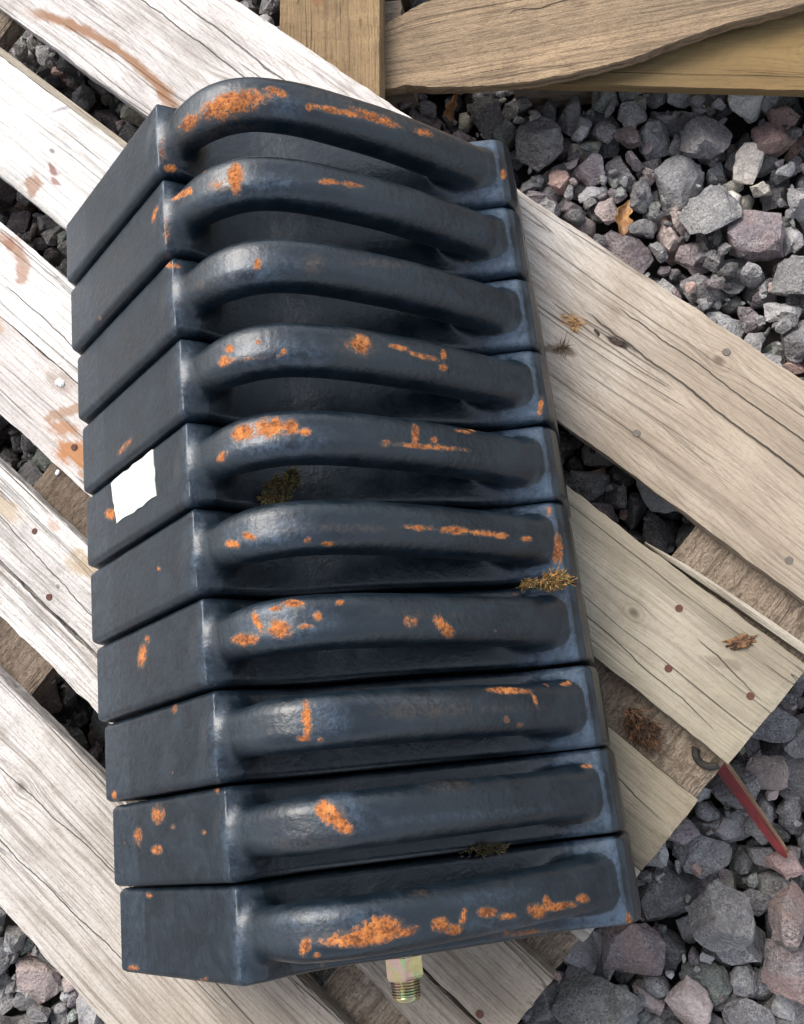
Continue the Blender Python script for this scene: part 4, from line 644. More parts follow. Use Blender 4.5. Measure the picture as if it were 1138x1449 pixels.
6,36,-307,919,-27,-12,-4,-91,9,68,247,-86,-59,89,-40,17,23,53,-843,351,-48,-6,-94,-2,13,50,-220,-193,-47,77,-26,-55,3,67,-162,922,-49,-35,-2,-87,6,54,-755,-150,-43,19,-61,-65,
23,64,-442,535,-45,6,15,-95,0,45,300,-234,-44,-80,44,20,5,42,-94,651,-17,-45,-25,62,19,34,310,1006,-33,45,-71,-49,19,32,-339,239,-25,-39,25,-84,16,39,-87,-192,-13,36,-78,28,
12,37,125,613,-13,20,34,-9,8,49,-619,633,-19,14,74,40,15,44,-234,985,-25,-37,-53,71,19,34,-699,62,-35,-19,-12,-96,6,45,-19,568,-26,22,-64,-72,23,37,-570,-473,-27,-85,-32,29,
6,44,193,944,-48,43,38,70,12,56,-531,606,-38,-23,57,-68,1,38,248,18,-17,45,19,36,15,39,342,206,-34,44,-30,4,15,41,-413,997,-20,19,14,84,0,40,35,915,-16,-57,79,5,
21,43,-273,854,-20,74,-35,15,15,40,-848,51,-51,0,-3,76,18,44,371,-380,-39,-79,-45,-38,0,50,-741,664,-25,15,-8,18,19,43,-623,-478,-46,33,36,-86,3,38,-254,-82,-15,85,30,-42,
18,46,-241,-92,-44,42,-11,27,1,42,-284,534,-16,68,40,57,2,46,336,558,-19,-89,-41,-5,21,43,-135,667,-18,-33,40,-3,21,37,-93,149,-13,-9,-5,19,10,39,280,592,-18,-26,3,-42,
13,43,160,-163,-16,45,59,65,5,44,-598,416,-11,-25,15,-77,13,49,-778,371,-47,-12,2,30,10,44,-268,426,-23,32,2,-92,0,53,-638,630,-17,-38,57,5,13,39,357,533,-22,-44,16,-65,
19,49,-85,-539,-45,63,-58,-42,9,57,354,226,-48,-12,18,-72,14,68,-133,776,-33,-74,45,-33,7,43,-317,-95,-32,58,27,-19,3,44,-826,498,-40,-48,-8,20,10,39,8,905,-19,-5,1,30,
4,44,-612,912,-22,-90,-9,37,18,43,-814,48,-20,-9,-75,-63,11,50,-315,529,-26,96,11,-20,18,39,65,963,-29,18,-54,79,12,42,105,125,-28,83,-10,-4,2,61,-552,150,-41,-3,61,65,
18,55,-74,-135,-19,-19,54,-75,22,36,384,868,-21,30,-12,-92,19,32,-176,996,-23,-85,49,9,15,44,-517,102,-21,-63,33,-22,5,43,8,985,-16,12,-39,55,15,42,78,863,-30,-14,79,-58,
6,37,-257,310,-19,-98,4,3,4,47,-764,530,-30,-43,4,34,12,46,-262,923,-38,31,67,-39,23,48,-689,389,-34,-5,-28,94,20,39,233,-125,-19,31,-47,66,7,43,-199,-283,-19,75,36,-54,
22,35,385,375,-33,44,79,30,6,37,-679,795,-23,40,26,66,19,47,212,-286,-42,-87,-7,-2,9,42,162,-459,-51,12,6,89,12,37,-387,761,-7,83,-49,9,0,43,373,97,-24,93,-2,21,
20,46,-571,279,-28,45,40,78,12,35,349,1007,-40,-16,44,-85,5,51,-568,-71,-34,48,-7,65,3,43,-337,699,-18,21,38,1,18,35,237,164,-25,-8,-21,86,16,43,396,209,-24,7,-25,-46,
13,43,-270,-481,-44,-5,36,88,11,43,-501,708,-4,-91,8,-35,21,39,-322,615,-15,-3,-51,-84,11,37,79,221,-39,-2,-5,95,22,42,-256,-3,-17,-8,52,-43,15,40,84,559,-26,-12,-2,-57,
0,66,390,74,-43,17,-36,85,1,62,-360,361,-41,-9,28,-3,20,47,269,298,-28,-56,14,41,18,46,-766,930,-52,-98,13,4,9,36,-624,94,-13,-51,-76,-7,17,37,-664,-127,-13,-30,79,36,
8,54,345,477,-49,-79,-18,42,1,32,-306,526,-8,-70,68,2,4,44,-801,-200,-40,57,-46,32,21,58,-52,545,-49,18,-45,24,18,38,-406,687,-6,56,-81,7,4,56,151,-282,-48,31,42,48,
6,37,44,759,-28,58,80,3,11,50,289,89,-32,33,73,45,8,41,-386,-112,-16,-41,-18,76,8,44,-125,323,-31,18,24,-11,15,42,-207,-471,-20,-30,-5,-82,21,43,80,468,-22,72,28,61,
21,65,-527,672,-30,0,-1,98,18,42,4,177,-18,15,-52,-39,16,38,404,-346,-22,-63,-76,-2,0,41,-809,267,-54,-84,50,1,22,48,-620,413,-33,90,-3,-7,18,38,404,975,-37,5,-2,-36,
18,40,-566,-219,-18,66,-41,-32,7,51,-130,882,-34,77,53,-6,13,40,-162,881,-11,81,32,-39,12,44,405,-79,-44,-49,52,66,7,58,152,864,-45,-9,-19,-41,0,43,-587,641,-16,63,-62,-21,
21,39,-563,336,-17,-1,28,88,10,67,-112,547,-38,-55,-31,72,23,45,-387,-401,-49,-2,-30,-78,2,35,287,814,-18,14,-33,-88,1,38,-707,708,-11,-57,57,46,8,42,-657,989,-31,92,20,-20,
23,64,126,731,-45,20,8,96,7,45,-222,273,-43,19,34,-56,12,63,113,-493,-48,-33,-11,55,23,32,-44,296,-28,16,95,7,13,54,347,-100,-43,-44,-35,-20,6,38,-761,979,-28,-13,54,-75,
18,44,-744,-57,-6,57,9,1,5,39,326,95,-18,21,-7,93,3,39,-406,583,-18,-4,-56,7,6,36,-424,701,-10,-92,-30,11,12,51,-739,945,-42,19,-61,-69,18,58,-319,731,-28,-31,-89,-22,
3,41,-344,-85,-30,-3,-96,22,4,50,-234,564,-46,-33,-60,63,7,57,125,870,-31,32,-24,-23,11,46,-797,-468,-50,25,95,13,22,42,-448,-109,-20,29,32,-76,20,49,-302,-545,-47,3,60,61,
16,40,370,555,-25,51,58,-59,22,44,-223,243,-46,22,70,63,17,42,212,-224,-32,-75,61,-4,4,41,-127,39,-18,34,49,47,5,43,133,-278,-24,28,-64,69,9,45,-160,735,-19,77,44,-23,
0,43,-636,679,-16,-88,-1,1,18,36,142,530,-16,29,-84,-43,21,36,226,17,-9,1,92,-16,14,38,-41,727,-29,-50,-10,29,7,48,-656,-287,-18,-50,12,84,2,37,-603,464,-11,-87,-42,21,
18,39,383,743,-30,72,56,-40,13,38,123,-406,-27,-24,94,6,5,48,176,-330,-44,-53,46,-37,2,58,278,259,-37,81,-49,28,12,36,-647,770,-5,69,53,20,22,33,-845,-124,-12,50,-85,0,
13,39,-189,378,-23,97,-4,6,17,57,308,-58,-54,-67,73,2,13,40,-102,320,-27,37,72,-33,20,43,-328,-127,-27,-56,51,-46,5,41,-191,756,-11,32,61,65,13,37,-656,699,-9,98,1,14,
22,31,-456,627,-3,-23,11,-74,11,48,-205,268,-50,59,-78,-15,7,42,-538,537,-28,20,78,-22,5,60,-90,964,-36,3,34,26,0,59,-791,120,-34,-42,52,60,0,49,33,46,-46,16,-6,6,
8,48,-508,-262,-50,9,-98,-11,14,71,67,707,-47,-2,98,-10,20,55,-217,330,-51,-14,-8,26,23,38,-44,460,-19,-89,-16,6,10,47,-238,650,-23,48,-7,65,11,37,-188,918,-21,-59,-4,54,
7,38,-199,-247,-27,-60,-48,50,0,44,-581,437,-16,67,-43,-59,7,66,-536,11,-50,-83,43,-8,8,43,403,-180,-47,21,-5,97,21,35,140,-307,-31,-8,-19,63,11,45,-721,79,-30,-73,35,46,
18,40,138,-203,-38,91,-7,-6,10,57,-165,975,-41,-82,-19,52,1,35,-667,14,-8,71,-53,23,18,35,-335,828,-6,-18,23,-94,4,38,-792,702,-23,-35,6,-9,19,49,-361,585,-43,36,39,-83,
20,42,-328,807,-12,84,-4,48,2,42,-397,1004,-34,-51,23,74,14,37,-599,975,-27,-58,-63,40,15,46,-738,-204,-41,-84,-22,48,17,49,-269,-512,-49,15,18,58,4,39,-721,58,-24,-67,50,-46,
4,39,-217,792,-16,-24,-93,23,18,44,-670,275,-24,41,-65,-52,2,46,-531,696,-19,-56,34,74,9,36,374,815,-25,-93,-21,14,23,31,-128,768,-4,-62,-71,-21,20,38,-377,212,-34,86,5,-32,
7,34,-104,840,-8,-48,67,-32,14,71,-59,-358,-44,43,-85,-27,3,69,-206,628,-49,20,-28,76,15,65,-624,925,-49,37,-20,-18,17,47,-504,462,-17,-75,-11,-59,17,34,-402,973,-20,-86,-1,-5,
1,36,400,810,-25,-48,-25,32,13,37,-741,370,-22,-42,69,16,14,52,296,900,-50,27,-83,-44,4,40,-16,734,-32,63,35,13,11,43,-845,216,-48,-5,-93,-4,16,40,-154,352,-12,-7,86,-27,
4,54,85,786,-48,3,52,78,2,70,-318,-46,-51,-95,4,16,1,42,60,-51,-40,-52,-37,-76,19,41,-528,502,-26,44,16,-69,8,41,-116,199,-22,54,75,-36,7,60,190,22,-45,3,18,-14,
7,50,-360,-308,-47,-9,-17,-45,10,47,163,532,-28,18,53,-81,15,36,-208,496,-16,-23,12,-54,13,40,403,-147,-48,-53,-18,32,12,38,341,894,-36,2,49,-62,0,40,161,506,-18,-8,23,-81,
22,41,-83,80,-27,-35,-46,-71,10,60,-271,311,-44,-1,-53,-77,17,31,283,658,-11,77,-52,-27,10,47,-594,1010,-31,37,76,-18,2,47,-736,821,-45,51,45,25,8,43,-459,150,-17,-72,9,-39,
7,37,-683,737,-7,11,-82,-53,2,79,111,237,-48,-22,0,45,14,37,-310,1003,-53,0,-9,-2,16,41,-725,-379,-41,27,-22,85,18,33,-587,736,-10,-38,4,-60,8,45,-386,-137,-21,70,63,10,
6,38,-535,130,-18,20,36,5,13,38,314,672,-15,95,-7,-27,8,42,-160,216,-21,-32,-13,8,23,40,-122,-323,-9,52,-52,-4,17,33,-189,629,-11,-74,-51,41,22,57,-537,109,-42,-66,-69,-14,
5,43,-250,-309,-30,8,-73,-66,0,43,-803,852,-30,-10,85,-40,12,54,-98,694,-37,-45,76,-16,14,37,-143,-46,-35,85,-34,-29,2,44,348,390,-36,-62,73,-15,1,37,-510,-458,-47,79,27,-21,
1,31,30,706,-14,-30,10,-30,14,30,-559,585,-21,-21,-25,93,4,41,-262,224,-13,-54,55,49,12,48,-383,147,-51,-35,21,-14,10,38,-157,1005,-31,25,-76,-55,22,40,-516,808,-28,-80,-31,-33,
16,40,-455,764,-29,-78,14,-55,22,41,-457,226,-15,-18,-5,-97,3,40,-108,408,-36,-65,13,-1,10,49,73,312,-50,46,-78,-37,15,39,-211,816,-17,21,23,86,14,30,-85,392,-17,36,92,7,
2,42,277,972,-32,78,11,51,19,47,90,-301,-46,-50,-32,33,18,42,-600,-105,-22,15,-59,-67,10,44,395,506,-30,-80,-43,-2,3,43,185,300,-21,-73,-6,43,23,50,-339,626,-43,-28,27,-63,
18,53,338,770,-47,-84,-50,-16,15,42,18,-306,-26,89,-43,-2,14,38,368,40,-45,2,-89,-31,16,64,256,187,-44,11,12,36,20,48,205,599,-46,20,58,41,21,44,-697,673,-26,33,22,-30,
11,44,-122,295,-24,-56,23,-46,6,34,-621,340,-24,-50,28,-28,4,44,207,14,-22,47,11,86,1,36,244,381,-7,49,-65,52,22,42,-633,867,-21,-46,64,38,0,42,-369,312,-32,80,51,19,
15,41,10,744,-16,4,24,-88,1,34,64,287,-21,-41,-82,-33,13,41,-252,-48,-27,-41,37,0,8,45,-723,862,-31,-18,30,83,22,36,303,118,-24,-41,-10,50,13,42,137,680,-38,-82,36,19,
19,68,-563,824,-32,58,-79,-8,2,51,337,795,-37,-91,12,9,4,38,-178,790,-23,-63,62,9,16,39,-584,778,-27,59,58,-38,14,46,-207,-87,-51,-97,14,10,22,42,-512,968,-43,-89,20,33,
16,40,-74,52,-28,-78,19,42,16,40,157,302,-7,38,-30,53,13,39,325,522,-14,19,29,52,18,35,-540,69,-17,-86,49,3,1,40,342,751,-24,-60,1,22,12,51,-576,140,-43,17,-19,-9,
5,53,-408,-542,-48,-10,-9,-86,18,42,380,-321,-32,-29,-75,5,10,38,120,862,-15,-16,10,89,15,41,51,-4,-28,72,-14,40,8,45,-201,57,-10,-50,9,-76,0,51,-691,330,-54,95,-24,-13,
7,57,113,601,-36,-38,74,-50,14,44,-257,635,-32,-54,-37,74,20,43,-571,-424,-52,-5,-15,83,7,37,-159,454,-32,29,88,-7,13,37,-454,712,-19,58,23,-54,8,43,-120,858,-15,-96,2,24,
18,43,-139,641,-30,55,1,-73,11,44,5,87,-24,-87,39,21,23,39,-653,498,-19,40,-53,71,6,40,-115,87,-21,-23,48,-3,2,58,-672,-184,-39,-69,-19,-69,20,42,-847,427,-49,-36,-52,39,
0,54,-754,790,-46,0,-39,64,9,41,-632,-546,-30,-59,58,-28,11,43,-135,445,-32,72,64,22,11,45,-684,307,-43,-50,-61,-39,3,51,-702,871,-44,-22,-46,42,1,34,186,588,-17,5,-83,47,
18,39,6,803,-16,-53,69,3,18,65,-721,536,-44,-52,71,44,1,38,262,1005,-42,64,-19,73,2,44,-594,-199,-22,19,73,-12,19,41,-316,757,-21,-41,36,78,7,46,-570,114,-34,-72,-43,19,
21,59,22,-133,-41,-54,-38,48,3,44,-469,982,-43,-69,-41,-18,8,42,-34,857,-24,78,22,41,9,52,-771,181,-57,-68,-56,6,5,51,220,87,-18,-76,-49,37,2,52,-278,-161,-42,89,30,21,
13,42,-61,698,-25,90,28,-26,4,43,-726,-122,-47,-49,66,-53,5,47,-244,861,-19,84,-10,-48,8,57,143,-236,-41,-34,89,-9,22,52,-113,830,-22,-14,96,19,0,45,213,739,-32,-47,-13,86,
4,40,-342,667,-16,-35,39,13,15,47,-14,119,-21,-15,-39,-49,13,44,383,778,-48,9,72,54,0,37,-752,642,-17,9,8,97,19,57,-734,476,-41,9,25,-96,12,48,254,954,-48,96,-21,-9,
10,39,-683,490,-21,-43,14,-84,23,44,-435,-472,-42,22,-49,-80,3,35,-763,200,-34,12,79,-55,21,34,261,451,-16,-55,-19,-79,12,51,214,550,-48,94,28,2,3,49,-259,980,-45,23,14,-86,
0,38,-572,41,-24,35,-90,-19,18,40,-434,864,-25,-56,-63,52,16,47,-510,180,-28,85,-15,47,21,37,-419,235,-28,52,-44,-72,1,44,-487,688,-32,35,-71,58,9,52,-161,-188,-58,-12,-92,24,
6,32,42,885,-29,65,-8,-22,15,39,344,813,-24,-27,-87,38,6,37,-218,970,-42,50,81,21,18,37,408,148,-27,-46,44,-76,23,34,-428,714,-18,9,30,-69,14,34,369,188,-25,-54,-12,31,
8,41,-322,964,-31,16,-86,43,18,45,-381,486,-22,19,-67,-17,14,64,-2,-275,-40,-6,25,-51,14,47,213,352,-32,-65,32,-68,10,43,260,641,-22,74,-16,-60,16,42,-97,292,-24,-30,44,-43,
7,34,-469,367,-15,-17,55,-71,16,36,-130,-547,-39,-88,34,-19,5,56,-658,750,-29,84,-26,-15,0,43,-175,32,-14,-21,38,75,1,36,407,604,-11,-2,56,78,6,34,-475,592,-14,21,89,30,
15,35,273,-482,-14,12,-19,-87,7,45,-774,-281,-49,27,-95,-7,10,43,-711,486,-15,-40,-56,-70,6,49,25,847,-48,-54,69,44,19,36,-634,510,-8,-51,67,-39,18,42,-222,221,-32,67,22,34,
13,41,344,507,-31,-59,-2,-78,3,31,16,504,-14,-26,-24,-47,16,37,-419,-283,-16,-53,14,-82,10,41,-426,909,-32,-5,-46,84,6,44,-11,817,-34,7,-17,-97,20,36,-290,772,-9,-3,-50,12,
18,38,341,-166,-29,-46,-70,40,12,35,297,693,-19,82,10,-40,11,43,-463,1007,-48,-90,-24,-34,3,34,-578,543,-22,82,26,41,22,37,-656,570,-17,34,19,91,15,48,-606,-272,-50,46,-7,28,
3,34,-287,405,-16,-61,-18,3,19,50,-182,-486,-43,-56,-77,-17,8,37,-691,943,-28,79,53,20,17,44,-427,316,-29,-31,36,53,14,41,-687,550,-36,-69,-55,43,12,40,187,-254,-46,-2,83,20,
12,37,-483,278,-27,-67,23,69,7,35,240,947,-34,84,20,23,12,38,-647,353,-29,43,8,87,14,35,-742,928,-31,53,-41,-70,22,43,-167,564,-23,-96,23,9,23,44,242,76,-32,43,80,-1,
14,36,-477,915,-29,74,-1,-14,0,38,-12,504,-10,-17,89,-38,18,34,129,-175,-30,13,21,89,8,48,-477,853,-16,20,70,-8,22,51,-649,704,-30,93,-32,-12,10,39,-121,-222,-23,-29,90,3,
19,38,-119,-391,-23,24,0,64,22,77,-699,441,-43,-13,15,-96,7,40,-584,-490,-38,-89,-43,8,18,55,-579,-536,-47,80,-40,-40,17,43,-816,-462,-38,5,71,-42,0,53,-514,-242,-46,-34,18,-87,
6,30,-547,601,-14,-8,27,-67,20,38,67,-507,-26,-84,-16,43,6,31,-723,126,-54,-77,-56,-4,11,40,-480,253,-21,-53,-51,66,0,38,-760,358,-36,60,-72,31,23,37,281,158,-34,25,35,58,
14,37,185,408,-31,25,-21,13,12,37,-398,509,-6,44,29,53,8,59,-461,497,-49,-55,46,-8,9,51,10,-204,-15,69,24,61,20,69,73,-204,-49,-8,-17,69,6,39,-147,-94,-20,-6,-68,-67,
15,47,88,38,-16,-69,25,66,16,39,-114,342,-26,-54,-6,25,23,45,221,887,-22,18,-33,71,19,58,-449,-389,-54,-5,32,-89,12,52,-27,370,-44,-85,49,-12,2,40,-349,971,-24,79,19,-12,
5,38,-627,-367,-30,-76,-11,-5,15,37,-440,983,-31,-17,-97,-13,13,35,252,621,-32,81,-50,-4,17,38,132,109,-44,37,19,-61,8,52,-113,795,-19,-18,-54,24,16,37,274,571,-7,39,-61,20,
6,39,-55,615,-26,-71,46,46,21,43,-707,-97,-41,-38,4,90,0,42,148,402,-8,-26,-86,-29,22,35,-531,324,-22,-35,69,60,10,53,-516,62,-44,33,-21,54,16,41,355,-305,-46,-26,-34,75,
23,45,-252,946,-44,-36,65,-57,1,31,-487,234,-31,-71,-34,-19,15,59,219,-241,-50,42,1,27,17,50,-696,620,-16,61,18,35,10,41,211,719,-25,-48,29,56,17,45,-68,-94,-47,-76,47,-42,
16,51,147,1007,-42,26,65,-70,14,50,-496,786,-36,-36,88,-11,6,32,-65,681,-12,-90,-41,-1,12,42,-290,235,-32,-91,-34,12,4,38,-149,619,-29,3,-38,15,7,37,244,873,-23,-86,-41,-10,
15,36,-326,562,-24,-34,-62,56,13,37,-55,881,-29,-41,-90,-1,16,44,-588,-349,-45,-38,-22,23,7,52,410,657,-51,54,57,46,21,65,235,-40,-43,18,74,-63,21,33,-291,748,-22,65,71,-18,
13,44,-521,988,-46,-57,20,-13,2,46,156,-422,-44,41,-63,38,19,30,-822,272,-47,-37,-34,-12,18,35,-377,923,-26,70,-48,-47,13,36,12,777,-24,-73,35,-48,20,47,-606,429,-29,0,40,77,
21,33,-107,273,-21,33,-37,-30,9,44,51,999,-39,-58,30,-67,16,48,364,-195,-45,-3,-18,-22,19,41,-371,738,-16,-65,16,68,18,65,-148,698,-41,70,-49,-50,15,35,283,114,-16,7,-9,-88,
14,34,-386,519,-22,24,90,6,11,43,-8,-137,-13,68,-30,-53,13,34,-67,803,-20,-58,-17,-44,13,46,-41,1004,-38,-40,-21,-10,8,40,-10,1009,-36,96,-11,16,1,47,-377,910,-48,-54,-29,-5,
20,46,140,296,-31,59,-29,-6,1,34,-432,-21,-36,90,13,38,21,41,286,462,-31,-46,-13,-58,18,35,23,674,-15,-29,-21,87,13,40,-703,-256,-42,64,56,-46,20,41,-173,852,-29,-88,36,26,
4,39,-529,759,-32,-66,46,-58,16,64,314,14,-35,-65,-17,-72,17,69,-85,783,-46,-83,-46,-7,23,42,250,660,-29,-57,33,-67,0,46,397,-29,-39,-48,-49,67,8,45,-823,758,-35,73,31,-13,
21,47,-629,179,-47,-38,-66,62,9,44,-421,563,-26,-22,-79,54,2,36,109,-182,-37,-31,-17,66,21,32,-619,1004,-28,10,-9,76,15,53,282,-77,-37,-6,33,60,7,38,206,948,-29,-56,61,-2,
20,36,-505,334,-30,46,-70,-4,9,33,-666,398,-19,12,-96,20,18,37,189,965,-38,33,-75,47,4,34,86,282,-16,-44,9,-27,16,37,-612,175,-20,-34,56,-72,15,37,-543,576,-27,84,48,-21,
15,48,-851,512,-46,-19,44,-47,22,28,245,898,-23,-92,-36,-7,15,38,-185,318,-36,-14,-90,-37,21,40,-144,984,-23,-91,-10,-21,2,31,-289,357,-27,-56,75,-15,23,37,-213,-35,-19,-56,-13,-58,
11,37,382,711,-26,29,25,79,21,33,382,889,-32,43,-25,-7,21,37,377,-302,-37,-49,36,71,1,57,285,5,-38,24,42,81,19,66,-305,125,-38,-55,-80,-16,16,38,-497,736,-15,-73,-45,49,
12,38,-726,432,-26,-25,10,-3,7,82,-20,89,-50,-16,80,-39,17,36,-551,849,-20,-23,33,60,21,41,-125,471,-44,79,42,30,13,38,326,996,-49,-10,78,46,0,41,-740,-307,-20,74,1,24,
1,52,-680,-101,-52,-53,-82,-11,17,57,-351,710,-35,-31,-46,19,18,42,-852,696,-47,63,-27,-68,23,25,-401,858,-18,-96,9,13,19,38,257,146,-30,89,-34,-14,23,39,175,-234,-31,54,-73,-33,
21,47,50,-441,-50,-24,80,50,12,33,321,753,-28,-27,-82,-28,16,34,111,420,-8,48,-81,19,13,64,52,-155,-45,-19,-6,-97,11,37,-546,721,-18,-10,-38,1,9,42,-61,1011,-58,-87,-22,-15,
3,66,-596,949,-36,55,76,-25,12,38,-331,1011,-41,-38,51,69,21,39,406,-412,-43,86,-11,21,18,45,-297,498,-28,-55,16,20,8,39,68,-406,-26,-16,-28,91,12,32,-846,492,-27,-21,-65,41,
14,32,213,-168,-35,-69,6,-68,18,72,-830,158,-40,93,22,26,2,68,-11,237,-49,4,22,-93,11,45,-150,420,-29,32,-67,62,2,51,-545,-539,-49,-17,-93,26,7,38,372,727,-22,94,-15,29,
15,32,-842,736,-31,16,-61,-49,15,39,-574,685,-25,63,-43,14,23,53,238,812,-37,61,0,-39,5,54,-727,715,-46,2,12,80,15,32,-521,450,-15,5,4,3,8,41,-606,-31,-18,33,-9,-92,
7,39,313,447,-19,58,-36,33,13,37,-348,956,-27,-73,-5,12,5,34,-294,310,-20,32,-88,-30,0,38,-660,1009,-46,-85,26,28,1,44,-25,-175,-47,14,2,93,4,32,76,776,-28,31,-56,75,
15,38,24,562,-14,30,83,34,13,53,-366,263,-47,-15,-13,-89,18,63,-113,63,-42,-88,-38,12,23,54,-519,907,-35,84,-45,-14,16,57,353,67,-44,-24,62,21,7,33,-236,841,-12,-17,20,65,
18,67,22,922,-43,85,-47,11,6,49,54,402,-40,66,-40,-1,13,40,-10,861,-27,-34,48,15,8,42,-198,963,-29,-38,19,86,22,40,-118,630,-25,-1,-55,-73,0,34,223,967,-55,89,38,-8,
14,32,34,535,-2,63,-38,-36,2,69,-665,-128,-33,48,-18,75,14,38,-283,916,-28,51,25,-80,21,38,-370,611,-29,12,89,-41,16,50,-58,636,-41,-50,25,80,17,43,140,209,-34,13,-87,22,
16,49,-551,696,-32,-32,-5,3,9,46,-618,515,-25,-60,-49,26,5,31,-55,204,-27,-18,-15,-82,23,35,-783,745,-30,-78,-14,-51,16,38,-716,775,-10,-58,-12,50,10,53,-404,-146,-36,-38,-68,-35,
5,35,-94,572,-40,34,20,22,12,39,-714,582,-41,-24,-55,-56,0,38,207,313,-19,13,-96,21,2,39,-557,822,-13,-38,-22,64,10,44,-384,-437,-50,0,29,-67,10,48,220,59,-43,-31,-88,12,
21,29,-755,880,-23,0,-26,-55,12,40,168,-262,-36,8,6,-25,7,38,-92,778,-24,22,-89,-36,10,35,-700,790,-20,26,-18,80,4,75,169,-544,-40,-17,66,-69,19,49,-321,928,-39,32,1,25,
5,74,-462,242,-43,67,70,-12,0,37,-431,486,-7,-73,-54,8,3,52,226,945,-47,32,-74,-56,19,49,135,-157,-43,-21,78,-57,17,29,-602,295,-34,87,-37,-24,17,28,-640,921,-29,9,-16,76,
3,40,310,581,-28,-7,-12,-70,17,56,115,-191,-54,-96,20,7,19,61,-443,-226,-54,-30,11,-20,22,62,-13,0,-34,-41,-90,-5,14,34,132,594,-25,-38,29,80,22,49,-744,598,-37,86,-46,-2,
12,51,18,-478,-50,-27,-17,68,1,38,263,-54,-38,-65,44,-29,12,53,-758,564,-47,59,-78,-10,23,51,-415,-17,-48,-14,-15,-89,1,37,32,951,-31,-47,-22,-42,1,37,197,875,-19,-71,-63,-25,
14,47,-839,546,-46,89,36,-22,13,64,-92,-258,-41,-30,47,8,13,39,-253,-374,-49,64,-75,1,21,43,41,-325,-45,-45,4,-22,19,28,-653,965,-27,-27,8,-93,17,45,-616,150,-45,-89,-13,-14,
21,38,286,875,-21,48,-81,11,18,40,-741,10,2,-20,-61,-58,5,37,-563,69,-22,38,-36,30,10,33,-513,837,-15,-13,76,62,18,32,-218,-290,-14,-27,-92,3,21,34,-155,437,-22,60,-64,-1,
20,42,-168,898,-23,40,11,61,15,52,174,180,-48,46,24,75,22,57,-787,682,-48,55,-79,4,10,33,-578,705,-24,26,84,41,15,43,-240,593,-30,88,-21,-41,11,60,-646,-55,-40,-43,-75,-25,
11,39,38,613,-28,6,83,53,20,44,-655,881,-34,68,-66,-24,7,34,-64,714,-9,-22,21,39,1,32,-362,155,-26,24,-69,46,8,42,-199,798,-33,58,71,-37,12,30,-811,961,-34,-54,82,8,
3,42,10,-87,-7,-42,44,59,5,37,-194,994,-33,-61,25,-65,6,36,60,636,-12,-56,-25,75,1,31,-847,763,-18,22,-83,-44,10,33,-346,384,-25,-17,-17,-79,3,44,105,849,-31,-79,-45,-27,
23,49,312,-142,-49,-11,-3,-37,20,45,-783,532,-49,56,69,36,1,43,-852,-168,-42,-84,-12,40,7,37,-738,-451,-44,19,75,-8,0,37,276,905,-15,-15,-91,-31,5,68,150,-35,-46,-15,-7,-34,
17,32,-642,730,-23,30,3,59,5,39,-304,464,-33,-5,-90,10,13,33,-523,599,-13,-41,29,85,20,42,367,-328,-49,4,60,61,8,37,-109,-548,-53,-71,-6,43,8,35,216,934,-28,-36,-77,25,
18,40,-231,758,-24,45,55,-66,23,29,408,789,-25,48,73,-32,4,63,-578,37,-48,86,49,-1,3,28,-569,950,-21,-28,-16,79,1,34,-243,915,-18,-35,-46,-39,19,26,-672,-51,-56,-19,-14,93,
11,43,-633,829,-24,-52,42,-2,1,36,-355,-344,-37,70,-14,58,21,31,-594,893,-5,12,-53,62,8,40,-18,895,-17,31,79,-5,10,56,-362,231,-40,-88,24,25,20,38,-780,-242,-30,49,-59,-44,
5,36,-432,816,-11,49,3,-56,14,31,341,839,-23,-61,14,-73,0,33,-851,-410,-55,-79,43,-24,4,47,328,140,-32,15,-50,-82,18,49,-845,847,-47,9,12,-91,16,61,-271,363,-44,17,0,-77,
0,32,56,436,-17,84,-29,-38,17,29,101,877,-26,-46,-86,-14,2,40,-347,557,-33,-26,72,-40,23,34,147,256,-24,-53,0,3,4,32,-118,707,-32,38,8,80,11,46,-833,780,-48,-6,85,45,
22,37,-268,279,-24,35,-50,-66,18,33,267,412,-25,36,-87,30,5,32,-121,64,-18,-4,-20,61,13,67,-788,-363,-42,60,-78,2,11,37,-178,684,-26,10,24,-11,8,56,-649,-461,-51,-98,-16,-5,
22,40,254,525,-24,-10,21,90,20,48,62,623,-31,90,-20,21,4,34,400,303,-28,83,-49,17,20,47,-510,-199,-50,-75,64,1,9,45,293,502,-33,-18,-78,19,14,45,-444,130,-31,60,77,12,
11,37,-618,71,-34,24,21,92,4,38,225,365,-25,30,80,7,10,33,-635,325,-17,-69,16,1,21,42,-641,42,-33,-60,-1,-78,9,40,-316,-260,-36,44,-79,38,14,46,-150,855,-48,23,-96,-9,
23,42,-113,729,-41,13,89,-35,15,34,-806,661,-31,53,-66,-32,0,35,-219,641,-6,57,3,17,1,37,-587,560,-37,45,85,-20,8,41,373,459,-52,-47,-54,68,20,38,-208,548,-11,-42,-63,-62,
5,34,-98,914,-19,29,-17,93,12,49,136,-130,-44,73,24,-49,23,40,80,412,-51,-11,10,-69,20,38,96,200,-40,-89,19,38,16,33,278,1006,-21,82,32,36,15,35,144,722,-26,65,68,-29,
23,45,-461,865,-31,-67,-59,-17,16,34,-443,160,-19,71,-20,64,7,44,-361,138,-38,41,-72,-18,3,38,-294,414,-31,7,-58,-80,16,30,133,486,-11,29,-77,39,14,38,318,375,-26,73,-37,-1,
9,44,179,-424,-32,-28,65,2,8,61,-465,718,-43,88,38,26,18,33,-345,100,-22,3,-36,-44,14,39,-678,468,-28,87,39,-5,15,35,-64,600,-17,9,-50,76,15,33,297,852,-32,-83,51,10,
